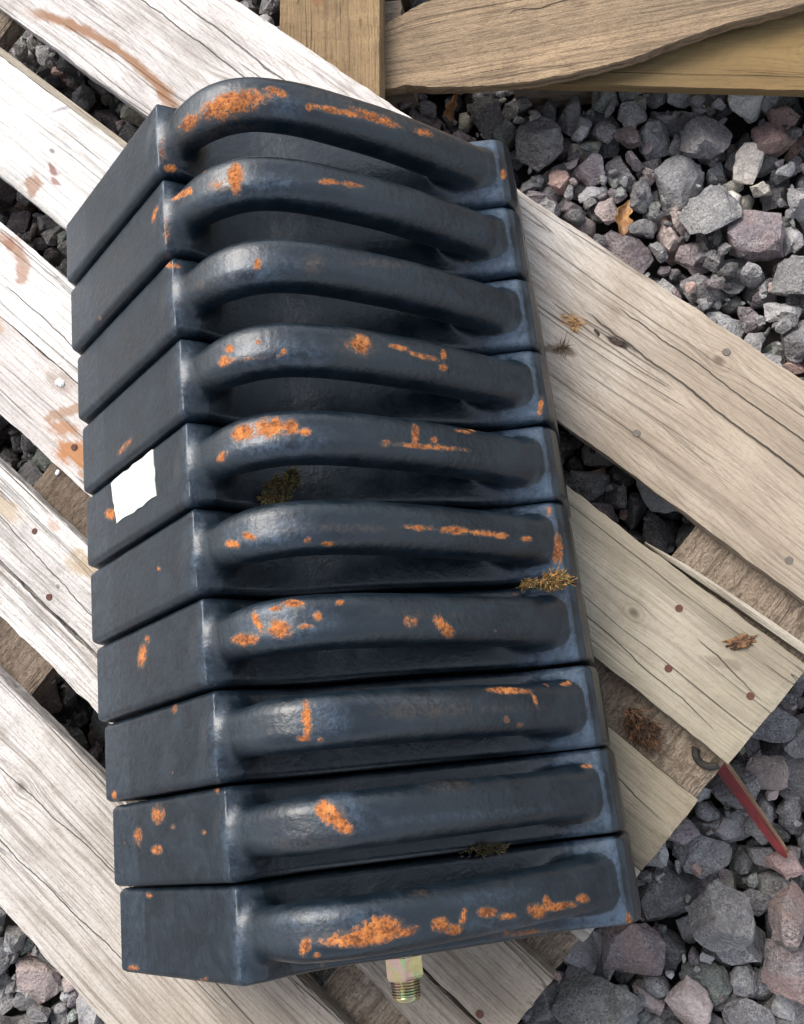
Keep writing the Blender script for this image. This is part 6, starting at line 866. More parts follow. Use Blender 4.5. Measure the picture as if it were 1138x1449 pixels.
# worn spots and painted sky sheen on each casting: weight, kind, strength, then centre and two half axes in mm
SPOTS = [
0,0,1,67.9,-8.7,23.9,29.0,3.7,-4.5,0.7,-8.4,-2.4,
0,0,0.75,33.4,-10.1,16.9,12.9,-0.7,5.1,2.0,-5.2,-2.3,
0,0,0.9,101.0,-0.1,12.3,6.6,-2.2,-3.9,-1.2,-3.7,0.6,
0,0,0.9,137.8,-5.6,-16.1,18.0,2.0,-16.7,-0.8,-3.1,0.3,
0,0,1,161.9,-0.8,-39.2,14.3,-1.0,-14.1,-1.5,-4.8,1.3,
0,0,1,193.0,1.8,-73.1,5.9,1.2,-7.0,-1.0,-3.7,1.1,
0,0,0.9,120.3,-8.3,-1.1,2.3,0.6,-1.6,-0.5,-3.0,-0.8,
0,0,0.9,246.8,-6.1,-140.0,2.2,1.3,-2.9,-0.6,-5.0,0.4,
0,0,0.5,3.7,-14.5,0.1,3.0,-0.2,-0.8,-1.9,-9.9,-3.1,
0,2,0.6,46.9,-18.6,8.2,38.7,0.2,5.0,-2.1,0.5,-11.2,
0,0,0.9,6.2,-27.6,-5.5,4.0,0.7,-2.6,-0.7,-2.8,-1.2,
0,2,0.6,175.3,10.5,-54.1,47.5,3.2,-49.7,-2.0,-10.7,5.0,
1,0,1,65.9,-2.9,24.6,5.6,-1.1,-0.5,-1.0,-12.2,-0.6,
1,0,0.9,18.2,4.5,9.8,10.9,-2.9,6.4,1.4,-3.6,0.8,
1,0,0.9,27.8,1.4,15.4,2.8,-1.6,1.4,-0.2,-3.4,-0.2,
1,0,0.8,126.0,-2.8,-5.6,6.9,1.3,-6.0,-0.3,-2.5,0.2,
1,0,1,-12.0,5.8,-7.9,2.5,-1.5,-0.9,-5.1,-1.1,-5.2,
1,0,0.55,54.2,-6.5,24.1,10.8,-3.1,0.4,-0.7,-5.0,-1.1,
1,0,0.6,141.1,-0.9,-19.2,8.6,0.9,-8.0,-0.5,-2.5,0.4,
1,0,0.6,1.2,-18.1,-0.1,2.3,0.2,-1.2,-0.6,-10.4,-0.4,
2,0,1,73.8,-6.7,23.4,2.4,-0.3,-0.5,-0.6,-4.5,-0.8,
2,2,0.8,30.4,-10.1,15.3,4.8,-1.8,1.4,-0.9,-2.3,-1.7,
2,2,0.8,109.9,-6.8,6.9,5.9,1.3,-4.8,-0.8,-6.0,-1.0,
2,2,0.7,147.6,3.4,-25.5,14.9,2.6,-14.1,-0.4,-3.0,0.4,
2,0,0.7,-3.9,25.3,-2.8,6.2,-4.3,5.0,-0.2,-2.9,-0.1,
2,2,0.5,38.3,-10.9,18.7,25.7,-3.9,5.8,-0.2,-3.3,-2.0,
3,0,0.9,41.1,-7.2,20.9,5.2,-1.7,1.3,-0.7,-3.7,-1.1,
3,0,1,46.0,1.2,22.6,3.9,-1.2,0.9,-0.2,-3.2,-0.1,
3,0,0.9,84.2,-8.1,20.2,2.2,-0.1,-0.9,-0.3,-1.9,-0.4,
3,0,0.9,68.5,0.9,24.4,2.4,-0.4,-0.3,-0.2,-2.1,-0.0,
3,0,0.9,131.3,0.9,-10.1,7.2,1.4,-6.5,-0.6,-7.3,0.4,
3,2,0.7,131.3,0.9,-10.1,11.1,2.2,-10.0,-0.8,-10.0,0.6,
3,0,1,182.9,4.0,-61.6,1.8,0.5,-2.1,-0.5,-4.8,0.5,
3,0,1,181.9,-6.2,-60.3,2.8,0.7,-3.0,-0.4,-2.8,-0.1,
3,0,0.8,154.7,3.2,-32.4,6.7,-0.4,-6.4,-0.6,-2.3,0.5,
3,0,0.8,170.5,-0.6,-47.9,9.3,-0.9,-9.7,-0.7,-2.4,0.7,
3,0,0.8,245.5,-19.6,-140.0,2.1,-0.1,-1.9,-2.9,-9.5,1.1,
4,0,0.6,190.3,11.6,-72.1,6.3,0.4,-7.5,-0.3,-2.2,1.5,
3,0,0.45,59.7,-10.3,23.6,24.8,-2.1,-1.8,-0.2,-1.7,-0.7,
4,0,1,50.3,3.6,23.4,9.5,-0.7,1.3,0.7,-6.3,0.1,
4,0,1,71.3,3.4,23.9,10.3,-1.4,-1.8,-0.5,-7.6,0.1,
4,0,1,85.0,2.1,20.2,4.9,-0.3,-1.8,-0.4,-5.6,0.1,
4,0,0.9,93.1,-1.8,16.7,3.9,-0.1,-2.0,-0.2,-2.6,0.1,
4,0,0.8,32.3,-8.8,16.7,3.1,-2.5,1.3,-3.7,-2.4,-2.8,
4,0,1,159.1,3.9,-36.6,2.2,0.3,-2.1,-0.7,-7.2,0.6,
4,0,1,170.4,0.2,-47.9,2.2,0.4,-2.3,-0.2,-2.2,0.2,
4,0,0.75,166.8,-5.9,-44.0,23.9,1.6,-25.7,-0.4,-2.1,0.1,
3,0,0.7,-79.2,-18.9,-62.8,3.0,-2.9,2.4,-11.1,-2.3,-8.8,
4,0,0.9,-106.7,1.4,-84.8,8.7,-3.3,6.9,-0.2,-4.7,-0.2,
4,0,0.8,193.6,16.3,-82.2,1.6,1.3,-4.4,-0.4,-2.3,-0.6,
4,0,0.6,140.2,-7.3,-18.8,3.4,0.4,-3.1,-0.4,-3.0,-0.4,
5,0,1,35.0,-6.4,18.7,6.1,-2.4,2.0,-1.0,-2.6,-0.8,
5,0,1,49.0,-4.3,23.0,4.7,-2.7,1.8,-1.3,-2.5,-0.3,
5,0,0.9,87.9,-12.3,17.0,2.1,-0.1,-1.1,-0.4,-1.7,-0.9,
5,0,1,99.3,-15.2,8.6,3.7,-0.1,-2.3,-0.6,-1.5,-1.4,
5,0,1,176.6,-3.2,-54.5,8.7,0.2,-9.6,-0.5,-3.2,0.5,
5,0,0.9,194.2,-3.4,-74.5,10.8,-0.1,-12.6,-0.4,-2.2,0.5,
5,0,0.9,205.6,-3.6,-88.2,4.6,0.1,-5.5,-0.4,-2.2,0.5,
5,0,1,222.0,-4.4,-107.8,3.9,0.5,-4.8,-0.3,-2.3,0.3,
5,0,0.7,155.1,-2.9,-32.7,11.0,-0.2,-10.5,-0.3,-2.1,0.3,
5,0,1,243.9,-9.4,-136.0,3.1,0.4,-4.2,-1.7,-11.1,-0.1,
5,0,0.9,-44.5,0.7,-35.0,2.7,-0.9,2.1,-0.1,-1.6,-0.1,
5,2,0.5,113.7,-5.2,4.1,24.6,-0.5,-18.7,-0.4,-2.9,0.1,
5,0,0.7,240.8,22.1,-137.2,2.1,-0.1,-0.9,-0.7,-4.8,1.0,
6,0,1,73.5,11.8,22.1,6.9,-1.5,-0.8,-0.1,-3.0,1.2,
6,0,0.9,61.8,9.5,24.1,4.4,-0.7,0.1,-0.0,-2.0,0.4,
6,0,1,48.0,2.7,22.8,2.3,0.2,1.4,3.6,-8.0,1.6,
6,0,1,36.6,-6.9,19.2,10.7,-2.0,3.5,-0.7,-4.0,-1.0,
6,0,1,63.3,-4.4,24.5,8.1,-4.1,-0.6,-2.4,-4.9,0.0,
6,0,0.9,79.4,-4.6,22.2,5.3,-0.6,-1.4,-0.2,-1.8,0.0,
6,0,0.9,102.0,9.9,11.0,2.7,1.1,-2.0,0.5,-1.9,0.2,
6,0,0.8,88.5,0.7,19.1,2.2,0.0,-2.1,-0.3,-3.3,0.1,
6,0,1,161.6,-8.3,-39.3,3.0,2.5,-2.3,4.0,-6.8,-6.7,
6,0,0.75,141.6,-4.4,-19.9,3.7,-0.0,-3.5,-0.4,-4.4,0.4,
6,0,0.75,-77.1,7.7,-61.1,6.6,-2.1,5.2,-3.0,-8.9,-2.4,
6,0,0.6,-69.7,18.3,-55.2,4.7,-1.2,3.7,-0.2,-3.2,-0.2,
6,2,0.5,147.9,1.5,-25.9,20.8,-0.8,-19.8,-0.3,-2.5,0.3,
7,0,0.6,215.9,17.6,-112.6,1.4,-0.0,-1.6,-0.3,-1.7,-0.5,
7,0,1,72.9,0.5,23.7,3.1,-0.1,-0.6,0.1,-11.5,-0.0,
7,0,1,68.9,-10.9,23.0,4.4,-0.5,-0.9,-0.4,-1.7,-0.7,
7,0,0.9,79.9,-13.0,19.6,2.1,-0.2,-0.7,-0.5,-1.7,-1.0,
7,0,1,193.0,12.7,-76.1,12.5,-0.9,-13.9,-0.2,-2.7,2.3,
7,0,0.7,208.6,5.4,-91.9,1.4,0.5,-1.6,1.3,-6.7,-1.6,
7,0,0.9,230.6,17.1,-127.7,4.0,-0.2,-3.4,-0.2,-2.4,3.3,
7,0,0.7,197.0,-12.4,-80.9,2.7,-0.2,-3.3,-0.4,-1.9,-1.2,
7,0,0.6,-45.9,26.3,-36.2,3.5,-0.6,2.8,-0.2,-3.5,-0.2,
7,0,0.8,-133.5,-25.6,-106.2,4.3,-0.4,3.4,-0.5,-3.8,-0.7,
7,2,0.6,144.5,2.7,-22.6,24.4,-2.5,-23.2,-0.9,-6.5,0.8,
7,2,0.4,182.1,0.5,-60.7,26.1,-1.2,-29.8,-0.3,-2.9,0.4,
7,2,0.6,128.1,-0.9,-7.3,12.0,-0.9,-10.4,-0.3,-2.7,0.2,
6,0,0.6,-116.2,-31.4,-109.6,1.6,-0.0,-2.9,-0.3,-1.7,-0.5,
8,0,1,79.0,5.3,22.3,8.4,-6.1,-2.3,-3.4,-4.8,0.9,
8,0,1,84.4,-1.3,20.6,7.0,-6.2,-2.6,-2.7,-3.2,1.0,
8,0,1,74.5,8.8,23.1,5.2,-0.6,-1.1,-0.3,-5.9,0.7,
8,0,0.75,-80.4,19.2,-63.8,8.4,-0.7,6.6,-0.5,-7.0,-0.4,
8,0,0.8,-109.5,5.3,-87.0,6.0,-0.4,4.7,-0.4,-6.7,-0.3,
8,0,0.8,-83.9,-5.7,-66.5,7.4,-0.3,5.9,-0.2,-3.5,-0.2,
8,0,0.7,-61.8,8.9,-48.8,3.5,-0.2,2.8,-0.1,-1.9,-0.1,
8,0,0.6,-25.7,2.7,-20.0,3.2,-0.2,2.6,-0.2,-1.8,-0.1,
8,2,0.85,215.4,-21.7,-129.9,17.6,1.1,-1.3,-0.1,-5.1,-4.0,
8,0,0.7,234.7,18.4,-132.3,4.1,-0.4,-1.6,-0.2,-2.1,2.0,
8,2,0.6,145.1,15.9,-29.9,12.5,-1.4,-9.8,0.5,-3.2,4.9,
8,2,0.6,58.9,-10.9,23.4,27.4,-0.5,-1.1,-0.4,-3.0,-1.3,
8,0,0.5,-9.3,29.2,-8.3,4.0,-0.4,3.3,1.1,-2.4,2.9,
9,0,1,90.8,-4.9,17.6,25.2,-0.2,-13.3,0.2,-5.2,-0.2,
9,0,1,99.2,-0.8,13.2,11.7,0.3,-6.9,0.4,-5.7,-0.3,
9,0,0.95,52.9,-7.1,23.8,3.0,-1.2,0.3,-3.0,-5.2,-1.1,
9,0,0.9,59.8,-12.6,22.5,2.3,-0.2,0.0,-0.5,-1.7,-1.0,
9,0,0.9,41.0,-27.3,-44.3,1.7,-0.3,-0.9,-0.2,-1.8,-0.1,
9,0,1,112.4,-6.3,5.0,4.3,-0.7,-2.9,-0.2,-2.0,0.0,
9,0,1,132.4,-5.5,-11.4,5.0,-1.0,-4.5,-0.4,-4.1,0.3,
9,0,1,139.3,-9.9,-18.5,4.6,-1.0,-4.7,-0.6,-3.4,-1.0,
9,0,0.9,144.9,-3.3,-23.0,1.8,-0.9,-1.7,-2.0,-5.3,1.9,
9,0,1,158.7,-3.0,-36.1,5.2,-1.0,-5.0,-0.4,-3.4,0.4,
9,0,0.9,169.7,-7.9,-47.4,5.7,-1.2,-6.2,-0.3,-2.2,-0.2,
9,0,1,188.2,-8.8,-68.0,5.4,-1.2,-6.7,-0.9,-4.6,-2.0,
9,0,1,200.2,-8.3,-82.2,13.2,-1.0,-15.9,-0.1,-2.8,-0.8,
9,0,0.9,217.3,-6.9,-102.2,4.1,-0.9,-5.0,-0.5,-3.2,0.1,
9,0,0.9,194.1,-4.6,-74.3,2.6,-0.5,-3.0,-0.6,-4.4,0.7,
9,0,0.9,245.9,-28.0,-141.2,2.5,-0.5,-2.0,-0.6,-3.6,-2.5,
9,2,0.6,122.6,15.2,-7.9,6.0,-0.9,-4.1,0.2,-2.3,2.4,
9,0,0.9,96.3,2.9,14.8,1.6,-0.2,-0.9,-0.4,-4.0,0.2,
9,0,0.8,-128.5,-26.6,-102.3,8.1,0.5,6.5,-0.4,-2.1,-0.7,
9,0,0.6,-41.1,-29.9,-34.5,5.5,0.5,5.3,-2.2,-2.4,-4.6,
9,0,0.7,-103.6,25.6,-82.4,4.3,0.0,4.0,0.3,-2.0,0.7,
9,0,0.5,172.0,-27.0,-113.2,18.8,-0.7,-13.4,-0.1,-2.5,-1.0,
0,1,1,100.8,-11.2,10.8,13.1,-0.6,-8.3,-2.5,-6.4,-1.8,
0,1,0.6,54.4,-7.9,24.0,26.4,1.6,1.5,1.8,-9.4,-3.4,
0,1,0.9,2.7,-2.5,3.1,4.1,-1.4,0.3,-3.3,-27.4,-4.4,
1,1,1,85.4,-11.2,18.8,20.7,0.5,-9.0,-1.8,-6.5,-3.6,
1,1,0.8,63.1,-11.8,23.2,30.2,0.5,-3.5,-0.6,-6.3,-4.2,
1,1,0.9,3.7,3.4,3.2,3.3,-0.7,-0.2,-1.9,-28.9,-1.4,
1,1,0.6,124.9,-17.1,-13.7,35.0,1.9,-27.8,-1.4,-1.6,-2.5,
2,1,1,67.0,-9.3,23.8,29.1,-1.0,-5.4,-1.2,-8.7,-3.8,
2,1,0.9,1.1,0.4,3.0,3.1,-0.5,-0.5,-2.5,-27.0,-2.8,
3,1,0.9,72.7,-7.1,23.5,27.8,-2.7,-7.4,-1.5,-9.3,-2.2,
3,1,0.9,1.8,-1.1,2.9,3.4,-0.8,0.2,-2.5,-26.2,-2.6,
3,1,0.8,96.8,-11.8,12.8,13.0,0.4,-7.2,-1.6,-5.7,-3.4,
4,1,1,70.7,-4.7,23.9,34.6,-0.4,-8.3,-0.2,-10.8,-1.0,
4,1,0.9,0.8,0.0,2.8,3.3,-0.7,0.3,-2.1,-25.6,-1.8,
5,1,1,58.5,-4.3,24.4,33.8,-2.9,-1.5,-0.2,-9.6,-0.6,
5,1,0.9,-0.0,-2.0,2.8,3.4,-0.7,0.6,-3.7,-26.2,-5.2,
6,1,1,63.6,0.2,24.5,32.5,-4.3,-3.2,-0.9,-11.5,0.0,
6,1,0.9,-0.3,0.6,2.7,3.4,-0.6,0.7,-2.9,-25.9,-3.4,
7,1,1,81.1,-1.3,21.7,14.8,-1.5,-5.3,-0.9,-10.6,0.2,
7,1,0.9,-0.3,2.8,2.6,3.3,-0.4,0.7,-2.3,-27.7,-1.5,
8,1,0.9,84.9,5.5,20.4,14.9,-7.6,-6.1,-4.2,-9.1,1.6,
8,1,0.9,-0.7,2.6,2.5,3.3,-0.3,0.8,-3.1,-28.8,-3.2,
9,1,0.8,62.2,8.5,24.2,48.2,-2.4,-5.8,0.1,-5.6,0.8,
9,1,0.9,1.9,2.3,3.0,3.6,-0.2,0.4,-2.1,-26.3,-1.0,
9,1,0.6,161.4,5.6,-38.7,20.6,-1.6,-20.2,-0.1,-3.9,0.1,
7,1,0.4,134.8,8.0,-13.9,24.2,-1.4,-22.2,-0.2,-2.4,0.5,
8,1,0.5,152.0,-5.3,-29.8,49.5,-2.9,-48.0,-0.1,-2.2,0.1,
9,1,0.8,174.3,-17.1,-61.8,24.1,-2.7,-37.6,-1.1,-4.5,-8.8,
]

# ------------------------------------------------------------------ ground and gravel
rngA = np.random.default_rng(7)
PROTO = [stone_points(rngA) for _ in range(24)]

def ground_material():
    N = NT('earth_and_grit')
    P = N.n('ShaderNodeTexCoord').outputs['Object']
    v = N.n('ShaderNodeTexVoronoi', {'Vector': P, 'Scale': 26.0, 'Randomness': 1.0})
    g = N.noise(P, 60, 5, .7)
    stone = N.mix(N.sep(v.outputs['Color'])[0], (.06, .06, .065), (.22, .20, .19))
    far = N.ramp(N.vmath('LENGTH', P), 1.6, 2.4)
    col = N.mix(g, (.02, .018, .016), (.05, .044, .038))
    col = N.mix(far, col, N.mix(N.ramp(v.outputs['Distance'], .35, .7), stone, (.02, .02, .02)))
    return N.done(col, .9, N.bump(N.math('ADD', g, N.math('MULTIPLY', v.outputs['Distance'], -2)), .012))

gv, gf = [], []
gx = [-120, -40, -12, -5, -2.6, -2.0, -1.7, -1.4, -.9, -.3, .3, .8, 1.1, 1.4, 1.8, 2.6, 5, 12, 40, 120]
for y in gx:
    for x in gx:
        r = max(abs(x + .2), abs(y - .2))
        gv.append((x, y, -.068 + .045 * min(max((r - 1.3) / .5, 0), 1)))
n = len(gx)
for j in range(n - 1):
    for i in range(n - 1):
        gf.append((j * n + i, j * n + i + 1, (j + 1) * n + i + 1, (j + 1) * n + i))
ground = mesh_obj('ground', gv, gf, ground_material())
ground['kind'] = 'structure'

def stone_material(name):
    N = NT(name)
    P = N.n('ShaderNodeTexCoord').outputs['Object']
    tone = N.attr('tone')['Color']
    kind = N.attr('tone')['Alpha']           # how pink / veined the stone is
    off = N.vmath('ADD', P, N.comb(N.math('MULTIPLY', N.sep(tone)[0], 31.0), N.math('MULTIPLY', N.sep(tone)[1], 17.0), 0.0))
    sp = N.noise(off, 650, 3, .75)
    sp2 = N.noise(off, 240, 4, .7)
    big = N.noise(off, 34, 4, .6, .8)
    vor = N.n('ShaderNodeTexVoronoi', {'Vector': off, 'Scale': 420.0}).outputs['Color']
    vv = N.sep(vor)[0]
    col = N.mix(N.ramp(sp, .38, .66), N.scale(tone, (.38, .38, .39)), N.scale(tone, (1.75, 1.72, 1.68)))
    col = N.mix(.45, col, N.mix(vv, N.scale(tone, (.42, .42, .43)), N.scale(tone, (1.75, 1.73, 1.68))))
    col = N.mix(N.math('MULTIPLY', N.ramp(big, .45, .62), .6), col, N.scale(tone, (.62, .60, .62)))
    pk = N.math('MULTIPLY', N.ramp(N.noise(N.vmath('ADD', off, (5, 5, 5)), 26, 3, .55, .6), .50, .56), kind)
    col = N.mix(N.math('MULTIPLY', pk, .75), col, N.mix(sp2, (.27, .15, .125), (.50, .36, .31)))
    keep = N.ramp(N.sep(tone)[0], .36, .55, 1, .15)
    col = N.mix(N.math('MULTIPLY', N.math('SUBTRACT', 1.0, keep), .75), col, tone)
    pale = N.math('MULTIPLY', N.math('MULTIPLY', keep, 1.0), N.ramp(N.noise(N.vmath('ADD', off, (9, 1, 5)), 42, 5, .7, .5), .56, .66, 0, .42))
    col = N.mix(pale, col, (.46, .45, .43))
    dust = N.math('MULTIPLY', keep, N.ramp(sp2, .50, .72, 0, .42))
    col = N.mix(dust, col, (.40, .385, .37))
    col = N.mix(N.math('MULTIPLY', N.ramp(N.noise(off, 900, 2, .6), .60, .72), .5), col, (.62, .60, .58))
    h = N.math('ADD', N.math('MULTIPLY', sp2, 1.0), N.math('MULTIPLY', N.noise(off, 85, 5, .65), 2.6))
    return N.done(col, .80, N.bump(h, .0042, 1.0, N.bump(sp, .0008, 1.0)), spec=.35)

STONE = stone_material('broken_granite')

def hull_arrays(P, level, seed):
    bm = bmesh.new()
    for p in P:
        bm.verts.new(p)
    bmesh.ops.convex_hull(bm, input=bm.verts)
    bmesh.ops.delete(bm, geom=[v for v in bm.verts if not v.link_faces], context='VERTS')
    if level:
        bmesh.ops.dissolve_limit(bm, angle_limit=rad(24), verts=bm.verts, edges=bm.edges)
        bmesh.ops.triangulate(bm, faces=bm.faces)
        bmesh.ops.subdivide_edges(bm, edges=bm.edges, cuts=level, use_grid_fill=True)
        bmesh.ops.triangulate(bm, faces=bm.faces)
        for v in bm.verts:
            v.tag = False
        bmesh.ops.smooth_vert(bm, verts=bm.verts, factor=.24, use_axis_x=True, use_axis_y=True, use_axis_z=True)
        bm.normal_update()
        for v in bm.verts:
            q = v.co * 3.1 + Vector((seed * 3.7, seed, 0))
            v.co += v.normal * (.035 * noise.noise(q) + .034 * noise.noise(q * 2.9) + .026 * noise.noise(q * 6.5))
        bm.normal_update()
        sharp = [e for e in bm.edges if len(e.link_faces) == 2 and e.calc_face_angle(0) > .50]
        bmesh.ops.split_edges(bm, edges=sharp)
    V = np.array([v.co[:] for v in bm.verts])
    bm.verts.index_update()
    F = np.array([[v.index for v in f.verts] for f in bm.faces if len(f.verts) == 3])
    bm.free()
    return V, F

HI = [hull_arrays(P, 3, i) for i, P in enumerate(PROTO)]
MID = [hull_arrays(P, 1, i) for i, P in enumerate(PROTO)]
LOW = [hull_arrays(P, 0, i) for i, P in enumerate(PROTO)]

raw = np.array(STONES, float).reshape(-1, 8)
ST = np.zeros((len(raw), 9))
ST[:, 0] = raw[:, 0]
ST[:, 1:5] = raw[:, 1:5] / 1000
ST[:, 6:9] = raw[:, 5:8] / 99
ST[:, 5] = np.sqrt(np.maximum(0, 1 - (ST[:, 6:9] ** 2).sum(1)))

def qmat(q):
    w, x, y, z = q / np.linalg.norm(q)
    return np.array([[1 - 2 * (y * y + z * z), 2 * (x * y - z * w), 2 * (x * z + y * w)],
                     [2 * (x * y + z * w), 1 - 2 * (x * x + z * z), 2 * (y * z - x * w)],
                     [2 * (x * z - y * w), 2 * (y * z + x * w), 1 - 2 * (x * x + y * y)]])

rngT = np.random.default_rng(21)
TONES = [((.092, .090, .091), .0, 28), ((.130, .127, .127), .05, 28), ((.175, .172, .172), .1, 18), ((.13, .112, .118), .35, 14),
         ((.20, .165, .155), .8, 8), ((.25, .17, .145), 1.0, 4), ((.115, .125, .115), .1, 9), ((.062, .061, .061), .0, 9),
         ((.21, .20, .165), .3, 3), ((.36, .33, .30), .4, 1.0)]
TP = np.array([t[2] for t in TONES], float)
TP /= TP.sum()
TONE = []
for i in range(len(ST)):
    t = TONES[rngT.choice(len(TONES), p=TP)]
    j_ = rngT.uniform(2.1, 3.9)
    TONE.append([c * j_ for c in t[0]] + [t[1] * rngT.uniform(.3, 1)])
TONE = np.array(TONE)

def join_stones(name, items, lod):
    Vs, Fs, Cs = [], [], []
    base = 0
    for (k, d, loc, R, tone) in items:
        V, F = lod[k]
        Vs.append(V @ R.T * d + loc)
        Fs.append(F + base)
        Cs.append(np.tile(tone, (len(V), 1)))
        base += len(V)
    V = np.concatenate(Vs)
    F = np.concatenate(Fs)
    me = bpy.data.meshes.new(name)
    me.vertices.add(len(V))
    me.vertices.foreach_set('co', V.astype(np.float32).ravel())
    me.loops.add(F.size)
    me.loops.foreach_set('vertex_index', F.astype(np.int32).ravel())
    me.polygons.add(len(F))
    me.polygons.foreach_set('loop_start', np.arange(0, F.size, 3, dtype=np.int32))
    me.polygons.foreach_set('use_smooth', np.ones(len(F), bool))
    me.update(calc_edges=True)
    at = me.color_attributes.new('tone', 'FLOAT_COLOR', 'POINT')
    at.data.foreach_set('color', np.concatenate(Cs).astype(np.float32).ravel())
    me.materials.append(STONE)
    return link(bpy.data.objects.new(name, me))

# single stones that stand out in the heap: (x, y, tone, pink, enlarge, label)
PICK = [
    (.151, .583, (.92, .90, .84), .0, 1.15, 'bright white quartz stone just under the olive plank at the top right'),
    (.152, .517, (.80, .72, .64), .25, 1.35, 'pale cream jagged stone below the white quartz stone'),
    (.160, .493, (.72, .66, .56), .1, 1.0, 'smaller cream stone touching the pale jagged stone from below'),
    (.187, .571, (.38, .27, .26), .9, 1.2, 'pink stone right of the white quartz stone at the photo edge'),
    (.172, .543, (.27, .17, .165), .8, 1.3, 'dusky red stone just below and right of the white quartz stone'),
    (.108, .465, (.36, .36, .36), .0, 1.85, 'largest light grey stone in the upper gravel, right of the dead leaf'),
    (.108, .548, (.24, .235, .245), .1, 1.10, 'tall grey stone left of the white quartz stone'),
    (-.122, .610, (.19, .18, .185), .1, 1.1, 'flat dark grey stone beside the handle of the farthest weight'),
    (.030, .560, (.25, .21, .215), .4, 1.05, 'mauve grey flat stone in the gravel midway along the planks'),
    (.083, -.222, (.28, .275, .275), .0, 1.6, 'largest blue grey block of stone in the lower right gravel'),
    (.1465, -.177, (.52, .37, .34), .8, 1.1, 'pink stone touching the lower end of the red splinter'),
    (.148, -.219, (.32, .26, .25), .8, 1.2, 'big red and grey granite stone at the right edge below the splinter'),
    (.150, -.268, (.30, .25, .25), .7, 1.2, 'mauve pink stone at the right edge near the bottom corner'),
    (.134, -.096, (.55, .47, .43), .5, 1.1, 'pale pink stone beside the middle of the red splinter'),
    (-.030, -.304, (.26, .26, .25), .0, 1.7, 'broad dark grey stone at the bottom edge beside the pallet corner'),
    (.001, -.258, (.25, .205, .205), .6, 1.3, 'mauve stone between the pallet corner and the largest blue grey block'),
    (.188, .389, (.26, .26, .26), .1, 1.3, 'mid grey stone at the right edge above the wide grey plank'),
]
used = {}
for pi, (x, y, tone, pk, en, lab) in enumerate(PICK):
    d2 = np.hypot(ST[:, 2] - x, ST[:, 3] - y) - .9 * (ST[:, 4]) - .35 * ST[:, 1]
    for j in np.argsort(d2):
        if int(j) not in used:
            used[int(j)] = pi
            break
near_items, under_items = [], []
for i, s in enumerate(ST):
    if i in used:
        continue
    near_items.append((int(s[0]), s[1] * (.92 if s[3] > .35 else 1.0), s[2:5], qmat(s[5:9]), TONE[i]))
cut = min(2100, len(near_items))
gravel_parts = join_stones('gravel', near_items[:cut], HI)
gravel_parts['kind'] = 'stuff'
gravel_parts['label'] = 'loose grey crushed stones covering the ground round the pallet'
rest = near_items[cut:]
# the heap goes on beyond the frame: turned and mirrored copies of the same pile
cx, cy, wx, wy = -.22, .23, 1.28, 1.58
for ix in (-1, 0, 1):
    for iy in (-1, 0, 1):
        if ix == 0 and iy == 0:
            continue
        th = math.pi if (ix + iy) % 2 else 0.0
        Rz = np.array([[math.cos(th), -math.sin(th), 0], [math.sin(th), math.cos(th), 0], [0, 0, 1]])
        for i in range(0, min(len(ST), 2600)):
            s = ST[i]
            p = Rz @ (s[2:5] - (cx, cy, 0)) + (cx + ix * wx, cy + iy * wy, 0)
            if not (-1.55 < p[0] < 1.1 and -1.15 < p[1] < 1.65):
                continue
            rest.append((int(s[0]), s[1], p, Rz @ qmat(s[5:9]), TONE[i]))
# small chips lodged between the stones
hx = np.arange(-.86, .43, .006); hy = np.arange(-.56, 1.03, .006)
HM = np.full((len(hx), len(hy)), -.06)
for s in ST:
    R_ = s[1] * .42
    if s[1] < .012:
        continue
    i0, i1 = np.searchsorted(hx, (s[2] - R_, s[2] + R_)); j0, j1 = np.searchsorted(hy, (s[3] - R_, s[3] + R_))
    if i1 > i0 and j1 > j0:
        dd = (hx[i0:i1, None] - s[2]) ** 2 + (hy[None, j0:j1] - s[3]) ** 2
        zz = s[4] + .62 * np.sqrt(np.maximum(R_ * R_ - dd, 0)) - (dd > R_ * R_)
        HM[i0:i1, j0:j1] = np.maximum(HM[i0:i1, j0:j1], zz)
for j, pi in used.items():
    x, y, tone, pk, en, lab = PICK[pi]
    s = ST[j]
    i = int((x + .86) / .006); jj = int((y + .56) / .006); rr = max(1, int(s[1] * en * .28 / .006))
    win = HM[max(i - rr, 0):i + rr + 1, max(jj - rr, 0):jj + rr + 1]
    loc = np.array([x, y, float(np.percentile(win, 70)) + s[1] * en * .13])
    o = join_stones('stone', [(int(s[0]), s[1] * en, np.zeros(3), qmat(s[5:9]), np.array([*tone, pk]))], HI)
    o.location = loc
    thing(o, lab, 'stone', 'distinct stones in the gravel')

chips = []
tries = 0
while len(chips) < 3600 and tries < 90000:
    tries += 1
    x, y = rngT.uniform(-.85, .42), rngT.uniform(-.55, 1.02)
    i = int((x + .86) / .006); j = int((y + .56) / .006)
    if 2 < i < len(hx) - 3 and 2 < j < len(hy) - 3:
        z = HM[i, j]
        if z < np.median(HM[i - 3:i + 4, j - 3:j + 4]) - .001 or rngT.random() < .03:
            q = rngT.normal(size=4)
            d_ = rngT.uniform(.006, .026 if y > .3 else .020)
            t = TONES[rngT.choice(len(TONES), p=TP)]
            jj = rngT.uniform(2.0, 3.8)
            chips.append((int(rngT.integers(24)), d_, np.array([x, y, z + d_ * .15]), qmat(q), np.array([t[0][0] * jj, t[0][1] * jj, t[0][2] * jj, t[1]])))
gc = join_stones('gravel', chips, MID)
gc['kind'] = 'stuff'
gc['label'] = 'small stone chips lodged between the larger crushed stones'
g2 = join_stones('gravel', rest, LOW)
g2['kind'] = 'stuff'
g2['label'] = 'loose grey crushed stones covering the ground farther out'
